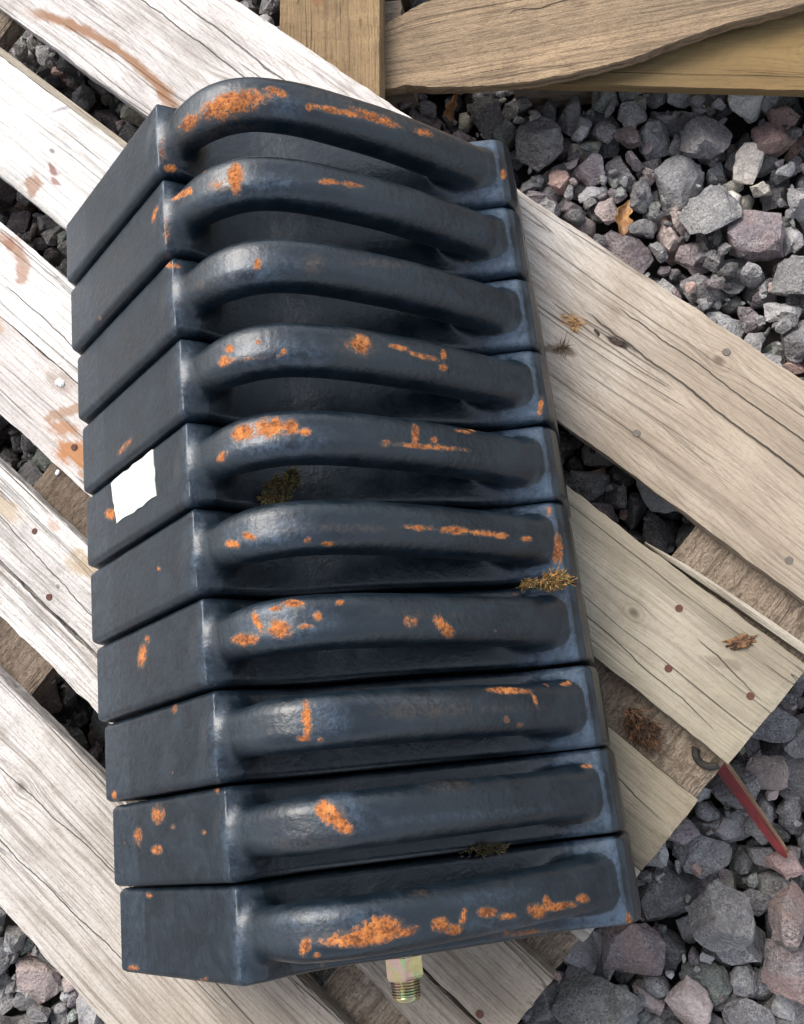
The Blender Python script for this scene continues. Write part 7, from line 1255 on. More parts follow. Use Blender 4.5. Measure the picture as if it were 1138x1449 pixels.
# ------------------------------------------------------------------ the pallet under the weights
TH_P = -.69727065
PC = (-.487, -.1195)                     # pallet centre in its own (along, across) coordinates
ca, sa = math.cos(TH_P), math.sin(TH_P)
def pw(u, v, z=0.0):
    return Vector((u * ca - v * sa, u * sa + v * ca, z))
pallet = empty('wooden_pallet')
pallet.location = pw(*PC)
pallet.rotation_euler = (0, 0, TH_P)
thing(pallet, 'weathered grey wooden pallet carrying the row of ten dark weights', 'pallet', None)
def pu(u): return u - PC[0]
def pv(v): return v - PC[1]

BL = (.80, .77, .735)                      # bleached wood with the left side's brighter light in its colour
RUST = (.36, .17, .075)
RUSTD = (.27, .135, .065)
def arc3(p1, p2, p3):
    ax, ay = p1; bx, by = p2; cx_, cy_ = p3
    d = 2 * (ax * (by - cy_) + bx * (cy_ - ay) + cx_ * (ay - by))
    ux = ((ax * ax + ay * ay) * (by - cy_) + (bx * bx + by * by) * (cy_ - ay) + (cx_ * cx_ + cy_ * cy_) * (ay - by)) / d
    uy = ((ax * ax + ay * ay) * (cx_ - bx) + (bx * bx + by * by) * (ax - cx_) + (cx_ * cx_ + cy_ * cy_) * (bx - ax)) / d
    return ux, uy, math.hypot(ax - ux, ay - uy)

U0, U1 = -1.087, .113
def bc(v0, v1):                            # centre of a full-length board
    return ((U0 + U1) / 2, (v0 + v1) / 2)
def st(v0, v1, lst):
    c = bc(v0, v1)
    return [(a - c[0], b - c[1], *r) for a, b, *r in lst]

# board A (the wide one)
cA = bc(.1405, .2905)
ax_, ay_, aR = arc3((-.9078 - cA[0], .1565 - cA[1]), (-.8072 - cA[0], .1767 - cA[1]), (-.7125 - cA[0], .1704 - cA[1]))
a0 = math.atan2(.1704 - cA[1] - ay_, -.7125 - cA[0] - ax_)
a1 = math.atan2(.1565 - cA[1] - ay_, -.9078 - cA[0] - ax_)
woodA = wood('bleached_lit_plank_wood', (.47, .395, .305), (.35, .285, .215), (.15, .115, .085), left=(-.02, .42), bleach_and_light=(.72, .675, .64),  # pale left end holds real bleaching and painted brighter light
             rings=[(-.6560 - cA[0] + .0, .2120 - cA[1], .006), (-.0979 - cA[0], .2634 - cA[1], .006)],
             spots=[(ax_, ay_, aR, .0062, min(a0, a1) - .1, max(a0, a1) + .06, RUSTD, .88)],
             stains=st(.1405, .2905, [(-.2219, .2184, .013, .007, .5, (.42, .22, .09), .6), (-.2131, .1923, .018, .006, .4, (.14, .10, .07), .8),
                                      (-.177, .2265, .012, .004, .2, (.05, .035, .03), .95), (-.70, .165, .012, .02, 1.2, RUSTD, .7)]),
             lines=[(-.80 - cA[0], .258 - cA[1], -.50 - cA[0], .246 - cA[1], .0009), (-.83 - cA[0], .236 - cA[1], -.52 - cA[0], .226 - cA[1], .0008),
                    (-.22 - cA[0], .232 - cA[1], .08 - cA[0], .222 - cA[1], .0010), (-.20 - cA[0], .252 - cA[1], .11 - cA[0], .246 - cA[1], .0007)],
             seed=1.3, sawn=.7, contrast=.85)
board('top_plank', pallet, pu(U0), pu(U1), pv(.1405), pv(.2905), .1218, .144, woodA, 1.3, ragged=.0014)
# board B, with a long splinter split off along its upper edge at the near end
cB = bc(-.003, .099)
woodB = wood('algae_stained_plank_wood', (.42, .37, .285), (.31, .268, .198), (.135, .11, .080), left=(-.02, .30), bleach_and_light=BL,
             rings=[(-.02 - cB[0], .047 - cB[1], .005)],
             stains=st(-.003, .099, [(-.7668, .0115, .010, .014, .9, RUSTD, .75), (-.7596, .037, .012, .004, -.3, (.22, .10, .08), .85), (-.748, .029, .008, .004, 0, (.25, .12, .09), .8),
                                     (-.775, .052, .004, .003, 0, (.18, .15, .16), .8), (-.765, .066, .010, .003, -.2, (.35, .33, .35), .6), (-.7900, .105, .022, .0028, .95, (.25, .23, .25), .7),
                                     (.0607, .0600, .02, .006, .5, (.16, .12, .09), .5)]),
             lines=[(.03 - cB[0], .062 - cB[1], .113 - cB[0], .055 - cB[1], .0006), (-.09 - cB[0], .022 - cB[1], .10 - cB[0], .012 - cB[1], .0005)],
             seed=2.1, green=.20, contrast=.8)
board('top_plank', pallet, pu(U0), pu(U1), pv(-.003), pv(.0985), .1222, .1444, woodB, 2.1, ragged=.0016)
vB, fB = [], []
# the splinter: a tapering wedge lying along the edge of plank B
def wedge(parent, mat, name, pts, z0, z1):
    """pts: (u, v_low, v_high)"""
    bm = bmesh.new()
    rings = []
    for (u, a, b) in pts:
        rings.append([bm.verts.new((pu(u), pv(a), z0)), bm.verts.new((pu(u), pv(b), z0 + .001)),
                      bm.verts.new((pu(u), pv(b - (b - a) * .12), z1 - .001)), bm.verts.new((pu(u), pv((a + b) / 2), z1)), bm.verts.new((pu(u), pv(a), z1 - .002))])
    for r, q in zip(rings, rings[1:]):
        for i in range(5):
            bm.faces.new((r[i], r[(i + 1) % 5], q[(i + 1) % 5], q[i]))
    bm.faces.new(rings[0])
    bm.faces.new(list(reversed(rings[-1])))
    bmesh.ops.recalc_face_normals(bm, faces=bm.faces)
    return bm_obj(name, bm, mat, parent)
woodS = wood('split_wood', (.45, .40, .32), (.36, .31, .24), (.14, .115, .085), seed=7.7, contrast=1.2, bumpy=1.5)
wedge(pallet, woodS, 'split_sliver', [(-.050, .0992, .1008), (-.030, .0995, .1040), (-.01, .1008, .1072), (.03, .1030, .1105), (.07, .1045, .1125), (.111, .1062, .1140)], .1225, .1430)
wedge(pallet, woodS, 'split_sliver', [(U0 + .002, .0990, .1065), (-.9, .0990, .1068), (-.7, .0990, .1068), (-.4, .0990, .1060), (-.25, .0990, .1035), (-.15, .0990, .1000)], .1222, .1440)

cC = bc(-.114, -.041)
woodC = wood('narrow_plank_wood', (.37, .315, .225), (.28, .235, .165), (.12, .095, .065), left=(-.02, .34), bleach_and_light=BL,
             spots=[(-.745 - cC[0], -.095 - cC[1], .046, .009, .35, 2.2, (.30, .15, .085), .75)],
             stains=st(-.114, -.041, [(-.745, -.052, .009, .007, 0, (.27, .14, .10), .7)]),
             lines=[(-.72 - cC[0], -.085 - cC[1], -.40 - cC[0], -.10 - cC[1], .0006), (.0 - cC[0], -.066 - cC[1], .11 - cC[0], -.072 - cC[1], .0006)], seed=3.4, contrast=.9)
board('top_plank', pallet, pu(U0), pu(U1), pv(-.1140), pv(-.041), .1220, .1441, woodC, 3.4)
cC2 = bc(-.190, -.1155)
woodC2 = wood('rust_stained_plank_wood', (.46, .42, .36), (.36, .32, .26), (.16, .135, .11), left=(-.02, .34), bleach_and_light=(.74, .68, .64),
              rings=[(-.594 - cC2[0], -.1275 - cC2[1], .004)],
              stains=st(-.190, -.1155, [(-.5327, -.1686, .022, .017, .2, (.40, .17, .06), .9), (-.556, -.158, .020, .010, .3, (.38, .18, .08), .8), (-.565, -.140, .030, .007, .95, (.33, .19, .11), .75), (-.70, -.127, .02, .012, 0, (.40, .25, .12), .6),
                                        (-.50, -.175, .02, .012, 0, (.36, .19, .09), .75), (-.594, -.126, .018, .010, 0, (.30, .22, .17), .5)]),
              seed=4.2, contrast=1.0)
board('top_plank', pallet, pu(U0), pu(U1), pv(-.190), pv(-.1155), .1219, .1438, woodC2, 4.2)
cD = bc(-.295, -.2315)
woodD = wood('scuffed_plank_wood', (.40, .34, .275), (.30, .25, .195), (.12, .095, .07), left=(-.02, .40), bleach_and_light=(.78, .74, .70),
             rings=[(-.455 - cD[0], -.277 - cD[1], .003)],
             stains=st(-.336, -.2275, [(-.44, -.26, .028, .014, .3, (.38, .27, .15), .7), (-.56, -.275, .03, .012, 0, (.42, .30, .18), .6), (-.5000, -.255, .010, .006, 0, (.40, .20, .13), .5)]),
             lines=[(-.60 - cD[0], -.262 - cD[1], -.36 - cD[0], -.279 - cD[1], .0005)], seed=5.9, contrast=1.15, bumpy=1.3)
board('top_plank', pallet, pu(U0), pu(U1), pv(-.2965), pv(-.2275), .1221, .1443, woodD, 5.9, ragged=.0016)
board('top_plank', pallet, pu(U0), pu(U1 - .006), pv(-.3365), pv(-.3015 + .0005), .1219, .1436, wood('split_plank_wood', (.40, .34, .275), (.30, .25, .195), (.12, .095, .07), left=(-.02, .40), bleach_and_light=(.78, .74, .70), seed=6.6, contrast=1.25, bumpy=1.4), 6.6, ragged=.0022)
cF = bc(-.530, -.378)
woodF = wood('broad_plank_wood', (.50, .44, .37), (.37, .315, .255), (.15, .12, .09), left=(-.02, .45), bleach_and_light=(.76, .72, .685),
             rings=[(-.355 - cF[0], -.437 - cF[1], .007), (-.02 - cF[0], -.46 - cF[1], .005)],
             stains=st(-.530, -.378, [(-.47, -.40, .02, .010, .4, (.40, .31, .24), .4)]),
             lines=[(-.50 - cF[0], -.447 - cF[1], -.10 - cF[0], -.420 - cF[1], .0005), (-.44 - cF[0], -.492 - cF[1], -.15 - cF[0], -.478 - cF[1], .0006)], seed=8.3, contrast=1.25, bumpy=1.5)
board('top_plank', pallet, pu(U0), pu(U1), pv(-.530), pv(-.378), .1220, .1442, woodF, 8.3, ragged=.0018)

# cross boards (lower level), grain runs across the pallet
woodX = wood('rough_sawn_cross_board_wood', (.46, .38, .29), (.34, .265, .195), (.12, .085, .06), fur=1.0, seed=9.4, contrast=1.0, bumpy=2.2, crack=.5)
woodX2 = wood('dirty_cross_board_wood', (.30, .235, .175), (.23, .175, .13), (.085, .062, .048), fur=.9, seed=11.2, contrast=1.0, bumpy=2.0, crack=.4)
for (a, b, mt, sd) in ((-.0265, .1122, woodX, 9.4), (-.559, -.4175, woodX2, 11.2), (-1.0865, -.945, woodX, 12.8)):
    v, f = board_mesh(.820, b - a, .0215, sd, ragged=.0018)
    o = mesh_obj('cross_board', v, f, mt, pallet)
    o.location = (pu((a + b) / 2), pv(-.1195), .1108)
    o.rotation_euler = (0, 0, math.pi / 2)
# blocks and runners
woodK = wood('block_wood', (.36, .29, .22), (.28, .22, .16), (.12, .09, .065), fur=.6, seed=14, contrast=1.0, bumpy=1.6)
for (a, b) in ((-.0265, .1115), (-.559, -.4175), (-1.0865, -.945)):
    for (c, d) in ((.190, .2900), (-.192, -.047), (-.529, -.429)):
        v, f = board_mesh(d - c, b - a, .078, a * 3 + c, step=.02, rnd=.003)
        o = mesh_obj('block', v, f, woodK, pallet)
        o.location = (pu((a + b) / 2), pv((c + d) / 2), .0608)
        o.rotation_euler = (0, 0, math.pi / 2)
for (c, d) in ((.190, .2905), (-.192, -.047), (-.530, -.430)):
    board('bottom_runner', pallet, pu(U0), pu(U1 - .001), pv(c), pv(d), 0.0, .0215, woodK, c * 7 + 3, step=.02)
# nails
nm = NT('rusty_nail')
nP = nm.n('ShaderNodeTexCoord').outputs['Object']
NAIL = nm.done(nm.mix(nm.noise(nP, 600, 4, .7), (.050, .018, .012), (.15, .060, .038)), .8, nm.bump(nm.noise(nP, 900, 3), .0004))
nm = NT('grey_nail')
nP = nm.n('ShaderNodeTexCoord').outputs['Object']
NAILG = nm.done(nm.mix(nm.noise(nP, 500, 4, .7), (.08, .068, .056), (.22, .19, .16)), .6, metallic=.3)
def nail_mesh():
    bm = bmesh.new()
    bmesh.ops.create_cone(bm, cap_ends=True, segments=18, radius1=.0036, radius2=.0031, depth=.0016)
    for v in bm.verts:
        v.co.z += .00035 * noise.noise(v.co * 400)
    me = bpy.data.meshes.new('nail')
    bm.to_mesh(me)
    bm.free()
    return me
nme = nail_mesh(); nme.materials.append(NAIL)
nmg = nme.copy(); nmg.materials[0] = NAILG
for (u, v, z, g) in ((.0062, .0730, .1442, 0), (.0300, .0279, .1442, 0), (.0932, .0519, .1442, 0), (.0862, -.2911, .1442, 0), (-.114, .1711, .1441, 1), (-.0979, .2734, .1441, 1),
                     (-.5116, -.2521, .1442, 0), (-.5361, -.1649, .1439, 0), (-.4552, -.2892, .1442, 0), (.05, .16, .1442, 1), (.085, .27, .1442, 1), (-.02, .105, .1224, 1), (.0985, -.16, .1441, 0)):
    o = link(bpy.data.objects.new('nail', nmg if g else nme), pallet)
    o.location = (pu(u), pv(v), z)

# ------------------------------------------------------------------ second, broken pallet at the top right
p2 = empty('broken_pallet', (-.05, .64, -.03))
thing(p2, 'brown broken pallet of rough planks lying at the top right behind the grey pallet', 'pallet')
def quad_board(name, pts_lo, pts_hi, z0, z1, mat, parent, axis_ang):
    """board whose two long edges follow measured outlines (world x, y)"""
    n = len(pts_lo)
    bm = bmesh.new()
    base = Vector(parent.location)
    cxy = sum((Vector(p) for p in pts_lo + pts_hi), Vector((0, 0))) / (2 * n)
    R = Matrix.Rotation(-axis_ang, 2)
    def T(p, z):
        q = R @ (Vector(p) - cxy)
        return (q.x, q.y, z - (z0 + z1) / 2)
    m = 10
    rings = []
    for i in range(n):
        lo, hi = Vector(pts_lo[i]), Vector(pts_hi[i])
        ring = [bm.verts.new(T(lo, z0)), bm.verts.new(T(lo, z1 - .003))]
        for j in range(m + 1):
            t = .006 + .988 * j / m
            q = lo.lerp(hi, t)
            ring.append(bm.verts.new(T(q, z1 + .0012 * fbm(q.x * 14, q.y * 40, z1 * 7))))
        ring += [bm.verts.new(T(hi, z1 - .003)), bm.verts.new(T(hi, z0))]
        rings.append(ring)
    K = len(rings[0])
    for a, b in zip(rings, rings[1:]):
        for i in range(K):
            bm.faces.new((a[i], a[(i + 1) % K], b[(i + 1) % K], b[i]))
    bm.faces.new(rings[0]); bm.faces.new(list(reversed(rings[-1])))
    bmesh.ops.recalc_face_normals(bm, faces=bm.faces)
    o = bm_obj(name, bm, mat, parent)
    o.location = (cxy.x - base.x, cxy.y - base.y, (z0 + z1) / 2 - base.z)
    o.rotation_euler = (0, 0, axis_ang)
    return o
def smooth_poly(P, n, wob=0.0, sd=0.0):
    out = []
    for i in range(n):
        t = i / (n - 1) * (len(P) - 1)
        k = min(int(t), len(P) - 2)
        f = t - k
        p0 = Vector(P[max(k - 1, 0)]); p1 = Vector(P[k]); p2_ = Vector(P[k + 1]); p3 = Vector(P[min(k + 2, len(P) - 1)])
        q = .5 * ((2 * p1) + (p2_ - p0) * f + (2 * p0 - 5 * p1 + 4 * p2_ - p3) * f * f + (3 * p1 - p0 - 3 * p2_ + p3) * f ** 3)
        q.y += wob * fbm(q.x * 25 + sd, sd)
        out.append((q.x, q.y))
    return out
wq = wood('rough_brown_plank_wood', (.40, .285, .175), (.26, .190, .125), (.085, .062, .045), rings=[(-.215, .02, .006)], seed=15, contrast=1.3, bumpy=2.4, fur=.25, crack=1.2)
wr = wood('olive_plank_wood', (.27, .185, .080), (.19, .125, .058), (.085, .055, .030), rings=[(.045, -.006, .0085)], seed=16.5, contrast=.35, green=.10, crack=.3, bumpy=1.2, fur=.12)
wpst = wood('yellow_brown_plank_wood', (.35, .24, .125), (.24, .165, .09), (.085, .058, .038), stains=[(-.02, .012, .014, .010, 0, (.20, .09, .04), .6)], seed=18.2, contrast=1.1, bumpy=1.8)
# the upright cross board of that pallet
quad_board('cross_board', smooth_poly([(-0.2133, 0.5346), (-0.2143, 0.6168), (-0.2143, 0.6990), (-0.2149, 1.0794)], 60), smooth_poly([(-0.3187, 0.5346), (-0.3218, 0.6374), (-0.3218, 0.7196), (-0.3238, 1.0794)], 60), .0985, .1205, wpst, p2, math.pi / 2)
quad_board('plank', smooth_poly([(-0.2878, 0.5962), (-0.2107, 0.5916), (-0.1439, 0.5829), (-0.0730, 0.5788), (0.0031, 0.5849), (0.0514, 0.5942), (0.1100, 0.6106), (0.1953, 0.6230), (0.4318, 0.6579)], 110, .0022, 3),
           smooth_poly([(-0.2878, 0.6497), (-0.2107, 0.6677), (-0.1593, 0.6867), (-0.0822, 0.7093), (0.0031, 0.7196), (0.0514, 0.7247), (0.1100, 0.7402), (0.1953, 0.7484), (0.4318, 0.7813)], 110, .0015, 5), .0860, .0972, wq, p2, .05)
quad_board('plank', smooth_poly([(-0.1234, 0.5998), (0.0000, 0.5798), (0.1028, 0.5633), (0.1953, 0.5479), (0.3084, 0.5294), (0.5140, 0.4955)], 60, .0006, 8),
           smooth_poly([(-0.1028, 0.6785), (0.0000, 0.6682), (0.1028, 0.6579), (0.1953, 0.6497), (0.3084, 0.6343), (0.5140, 0.6014)], 60), .0640, .0747, wr, p2, -.17)
quad_board('plank', smooth_poly([(-0.2776, 0.7093), (-0.1028, 0.7402), (0.1028, 0.7813), (0.4626, 0.8224)], 40, .001, 11), smooth_poly([(-0.2776, 0.8018), (-0.1028, 0.8327), (0.1028, 0.8738), (0.4626, 0.9149)], 40), .0765, .0970, wq, p2, .12)
for (x, y, z1) in ((-.26, .80, .0760), (-.25, .665, .0855), (.36, .70, .0855), (.38, .57, .0635), (-.04, .665, .0635), (-.26, .98, .0980), (.30, .84, .0760)):
    v, f = board_mesh(.10, .07, z1 + .04, x * 9 + y, step=.02)
    o = mesh_obj('block', v, f, woodK, p2)
    o.location = (x + .05, y - .64, (z1 - .04) / 2 + .03)

# ------------------------------------------------------------------ the weights
def paint_material():
    N = NT('chipped_blue_black_paint')
    P = N.n('ShaderNodeTexCoord').outputs['Object']
    rnd = N.n('ShaderNodeObjectInfo').outputs['Random']
    Q = N.vmath('ADD', P, N.comb(N.math('MULTIPLY', rnd, 0.0), 0.0, 0.0))
    rust = N.attr('rust')['Fac']
    scuff_sheen = N.attr('scuff_sheen')['Fac']
    grime = N.attr('grime')['Fac']
    seed = N.attr('seed')['Fac']
    Q = N.vmath('ADD', P, N.comb(seed, N.math('MULTIPLY', seed, .7), 0.0))
    n1 = N.noise(Q, 130, 5, .7, .6)
    n2 = N.noise(Q, 420, 4, .65)
    n3 = N.noise(Q, 38, 5, .65, .5)
    n4 = N.noise(N.scale(Q, (30, 160, 30)), 1.0, 4, .6)
    base = N.mix(N.ramp(n3, .35, .7), (.0034, .0090, .0150), (.0056, .0136, .0220))
    # thin dust film, then rub marks and sky sheen put in as blue colour
    film = N.math('MULTIPLY', N.ramp(N.math('ADD', N.math('MULTIPLY', n3, .6), N.math('MULTIPLY', n4, .4)), .46, .68), .07)
    base = N.mix(film, base, (.070, .098, .122))
    sm = N.math('MULTIPLY', scuff_sheen, N.ramp(N.noise(Q, 60, 3, .6), .25, .6, .55, 1))
    sm = N.math('MULTIPLY', sm, N.ramp(N.math('ADD', N.math('MULTIPLY', n1, .65), N.math('MULTIPLY', n2, .35)), N.ramp(scuff_sheen, 1.0, 1.4, .38, .0), N.ramp(scuff_sheen, 1.0, 1.4, .66, .5)))
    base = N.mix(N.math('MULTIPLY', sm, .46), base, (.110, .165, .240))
    gm = N.math('MULTIPLY', grime, N.ramp(N.math('ADD', N.math('MULTIPLY', n1, .5), N.math('MULTIPLY', n2, .5)), .40, .62))
    base = N.mix(N.math('MULTIPLY', gm, .55), base, (.125, .085, .050))
    # rare rust freckles everywhere
    fr = N.ramp(N.noise(N.vmath('ADD', Q, (3, 3, 3)), 75, 3, .5), .745, .775)
    base = N.mix(N.math('MULTIPLY', fr, .6), base, (.21, .095, .040))
    edge = N.math('ADD', rust, N.math('MULTIPLY', N.math('SUBTRACT', N.math('ADD', N.math('MULTIPLY', n1, .90), N.math('MULTIPLY', n2, .45)), .645), N.ramp(rust, 0, .25, 0, 3.2)))
    rm = N.math('MULTIPLY', N.ramp(edge, .50, .68), N.ramp(rust, .2, .85, .45, 1))
    halo = N.ramp(N.math('ADD', rust, N.math('MULTIPLY', N.math('SUBTRACT', n1, .5), .8)), .08, .55)
    base = N.mix(N.math('MULTIPLY', N.math('SUBTRACT', halo, rm, clamp=True), .50), base, (.125, .085, .060))
    rv = N.noise(N.vmath('ADD', Q, (7, 1, 4)), 95, 4, .65)
    rc = N.mix(N.ramp(N.math('ADD', N.math('MULTIPLY', n2, .5), N.math('MULTIPLY', rv, .5)), .38, .60), (.13, .040, .013), (.52, .175, .042))
    rc = N.mix(N.math('MULTIPLY', N.ramp(rv, .56, .70), .5), rc, (.62, .28, .09))
    col = N.mix(rm, base, rc)
    rough = N.ramp(n3, .3, .7, .33, .46)
    rough = N.math('ADD', rough, N.math('MULTIPLY', N.math('ADD', film, N.math('MULTIPLY', sm, .12)), .6))
    rough = N.math('MAXIMUM', N.math('MULTIPLY', rm, .92), rough)
    h = N.math('ADD', N.math('MULTIPLY', n2, .5), N.math('MULTIPLY', N.noise(Q, 190, 3, .5), 1.1))
    h = N.math('ADD', h, N.math('MULTIPLY', rm, -1.0))
    h = N.math('ADD', h, N.math('MULTIPLY', N.math('MULTIPLY', rm, n2), 2.4))
    nb = N.bump(h, .0006, .7, N.bump(n3, .0006, .2))
    N.put(N.b.inputs['Coat Weight'], N.math('MULTIPLY', N.math('SUBTRACT', 1.0, rm), .22))
    N.put(N.b.inputs['Coat Roughness'], N.ramp(n3, .3, .7, .24, .36))
    N.put(N.b.inputs['Coat IOR'], 1.75)
    N.put(N.b.inputs['Coat Normal'], nb)
    return N.done(col, rough, nb, spec=.5)
PAINT = paint_material()

# grid for the casting: fine at the top, coarse below
xs = np.concatenate([np.arange(-.1520, .2610, .0019)])
ys = np.arange(-.0365, .0366, .0019)
zs_ = np.concatenate([np.arange(-.226, -.170, .006), np.arange(-.170, .026, .0019)])
GX, GY, GZ = np.meshgrid(xs, ys, zs_, indexing='ij')
GX = GX.astype(np.float32); GY = GY.astype(np.float32); GZ = GZ.astype(np.float32)
FLD = weight_sdf(GX, GY, GZ)

def surface_net(F, ax, ay, az):
    s = F < 0
    nx, ny, nz = F.shape
    cs = np.zeros((nx - 1, ny - 1, nz - 1), int)
    for a in (0, 1):
        for b in (0, 1):
            for c in (0, 1):
                cs += s[a:nx - 1 + a, b:ny - 1 + b, c:nz - 1 + c]
    act = (cs > 0) & (cs < 8)
    idx = -np.ones(act.shape, int)
    I = np.argwhere(act)
    idx[act] = np.arange(len(I))
    acc = np.zeros((len(I), 3)); cnt = np.zeros(len(I))
    A = [ax, ay, az]
    for axis in range(3):
        o1, o2 = [q for q in range(3) if q != axis]
        for p in (0, 1):
            for q in (0, 1):
                a = I.copy(); a[:, o1] += p; a[:, o2] += q
                b = a.copy(); b[:, axis] += 1
                fa = F[a[:, 0], a[:, 1], a[:, 2]]; fb = F[b[:, 0], b[:, 1], b[:, 2]]
                m = (fa < 0) != (fb < 0)
                t = np.where(m, fa / np.where(m, fa - fb, 1), 0)
                pt = np.zeros((len(I), 3))
                for q3 in range(3):
                    pt[:, q3] = A[q3][a[:, q3]]
                pt[:, axis] += t * (A[axis][b[:, axis]] - A[axis][a[:, axis]])
                acc += pt * m[:, None]; cnt += m
    V = acc / cnt[:, None]
    faces = []
    for axis in range(3):
        o1, o2 = [(1, 2), (2, 0), (0, 1)][axis]
        sl = [slice(None)] * 3; sl2 = [slice(None)] * 3
        sl[axis] = slice(0, -1); sl2[axis] = slice(1, None)
        c = s[tuple(sl)] != s[tuple(sl2)]
        E_ = np.argwhere(c)
        ok = (E_[:, o1] > 0) & (E_[:, o2] > 0) & (E_[:, o1] < F.shape[o1] - 1) & (E_[:, o2] < F.shape[o2] - 1)
        E_ = E_[ok]
        def g(d1, d2):
            e = E_.copy(); e[:, o1] += d1; e[:, o2] += d2
            return idx[e[:, 0], e[:, 1], e[:, 2]]
        Q = np.stack([g(-1, -1), g(0, -1), g(0, 0), g(-1, 0)], 1)
        ins = s[E_[:, 0], E_[:, 1], E_[:, 2]]
        Q[~ins] = Q[~ins][:, ::-1]
        faces.append(Q)
    return V, np.concatenate(faces)

WV, WF = surface_net(FLD, xs, ys, zs_)
def grad(P, e=.0009):
    G = np.zeros_like(P)
    for a in range(3):
        d = np.zeros(3); d[a] = e
        p, q = P + d, P - d
        G[:, a] = weight_sdf(p[:, 0], p[:, 1], p[:, 2]) - weight_sdf(q[:, 0], q[:, 1], q[:, 2])
    return G / np.maximum(np.linalg.norm(G, axis=1), 1e-9)[:, None]
WN = grad(WV)
WV = WV - WN * weight_sdf(WV[:, 0], WV[:, 1], WV[:, 2])[:, None]
CEN = WV[WF].mean(1)
is_bar = bar_sdf(CEN[:, 0], CEN[:, 1], CEN[:, 2]) < body_sdf(CEN[:, 0], CEN[:, 1], CEN[:, 2])

def sub_mesh(name, mask, attrs):
    F = WF[mask]
    use = np.unique(F)
    mp = -np.ones(len(WV), int); mp[use] = np.arange(len(use))
    F = mp[F]
    me = bpy.data.meshes.new(name)
    me.vertices.add(len(use))
    me.vertices.foreach_set('co', WV[use].astype(np.float32).ravel())
    me.loops.add(F.size)
    me.loops.foreach_set('vertex_index', F.astype(np.int32).ravel())
    me.polygons.add(len(F))
    me.polygons.foreach_set('loop_start', np.arange(0, F.size, 4, dtype=np.int32))
    me.polygons.foreach_set('use_smooth', np.ones(len(F), bool))
    me.update(calc_edges=True)
    for k, v in attrs.items():
        a = me.attributes.new(k, 'FLOAT', 'POINT')
        a.data.foreach_set('value', v[use].astype(np.float32))
    me.normals_split_custom_set_from_vertices(WN[use].tolist())
    me.materials.append(PAINT)
    return me

WM = Matrix(((0.99109391, -0.13245183, -0.01421755), (0.13316478, 0.98578772, 0.1023569), (0.0, -0.10333857, 0.99464613)))
WO = Vector((-0.33276469, 0.43368565, 0.366))
RD = Vector((0.13758083, -0.99049054, 0.0))
PITCH = .06417474
SPOT = [SPOTS[i:i + 12] for i in range(0, len(SPOTS), 12)]
LAB = ['dark weight farthest from the camera, broad orange rust over the left of its handle',
       'second dark weight from the top, one upright rust patch on its handle hump',
       'third dark weight from the top, one small rust fleck on its handle',
       'fourth dark weight from the top, squarish rust patch on the middle of its handle',
       'dark weight with the white paper sticker on its sloping left face',
       'dark weight just below the stickered one, moss at its lower right end',
       'seventh dark weight from the top, branching rust scratches left on its handle',
       'eighth dark weight from the top, narrow upright rust scar left on its handle',
       'dark weight next to the nearest one, compact scratched rust patch on its handle',
       'dark weight nearest the camera, long orange rust streaks above the bolt']
DX = [0, -.0006, .0006, .0004, -.0012, -.0026, -.0024, -.0008, .0008, .0014]
DZ = [0, .0004, -.0003, .0003, 0, .0005, 0, -.0004, .0003, 0]
rw = random.Random(5)
weights = []
BARV = bar_sdf(WV[:, 0], WV[:, 1], WV[:, 2]) < body_sdf(WV[:, 0], WV[:, 1], WV[:, 2]) - .001
for k in range(10):
    rust = np.zeros(len(WV)); scuff_sheen = np.zeros(len(WV)); grime = np.zeros(len(WV))
    for s in SPOT:
        if s[0] != k:
            continue
        c = np.array(s[3:6]) / 1000; e1 = np.array(s[6:9]) / 1000; e2 = np.array(s[9:12]) / 1000
        d = WV - c
        n3 = np.cross(e1, e2); n3 = n3 / max(np.linalg.norm(n3), 1e-9)
        inv = np.linalg.inv(np.array([e1, e2, n3 * .012]))
        q = np.sqrt(((d @ inv) ** 2).sum(1))
        val = np.clip(1.45 - q, 0, 1) * s[2]
        if s[1] == 0:
            rust = np.maximum(rust, val)
        elif s[1] == 1:
            scuff_sheen = np.maximum(scuff_sheen, np.clip(1.6 - q, 0, 1) * s[2])  # hump wear together with a painted sky highlight
        else:
            grime = np.maximum(grime, np.clip(1.6 - q, 0, 1) * s[2])
    # rims pale from rubbing and from painted sky sheen
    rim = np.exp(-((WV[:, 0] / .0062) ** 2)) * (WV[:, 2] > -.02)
    scuff_sheen = np.maximum(scuff_sheen, rim * .8)
    scuff_sheen = np.maximum(scuff_sheen, .35 * ((WV[:, 0] < -.11) & (WV[:, 2] > -.15)))
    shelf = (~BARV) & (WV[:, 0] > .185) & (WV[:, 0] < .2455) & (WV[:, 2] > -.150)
    scuff_sheen = np.maximum(scuff_sheen, shelf * 1.15 * np.clip((WV[:, 0] - .185) / .03, 0, 1))  # sky reflection on the right shelf, painted in as blue
    base = empty('tractor_weight', M=Matrix.Translation(WO + RD * (PITCH * (k + .5)) + Vector((DX[k], 0, 0))) @ (WM @ Matrix.Rotation(DZ[k] * 8, 3, 'Z')).to_4x4() @ Matrix.Translation((.05, 0, -.2195)))
    thing(base, LAB[k], 'weight', 'row of tractor front weights')
    sd = np.full(len(WV), k * .37)
    at = dict(rust=rust, scuff_sheen=scuff_sheen, grime=grime, seed=sd)
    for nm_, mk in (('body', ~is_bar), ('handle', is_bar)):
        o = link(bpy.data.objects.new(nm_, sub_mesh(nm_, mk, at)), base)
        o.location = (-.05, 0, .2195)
    weights.append(base)

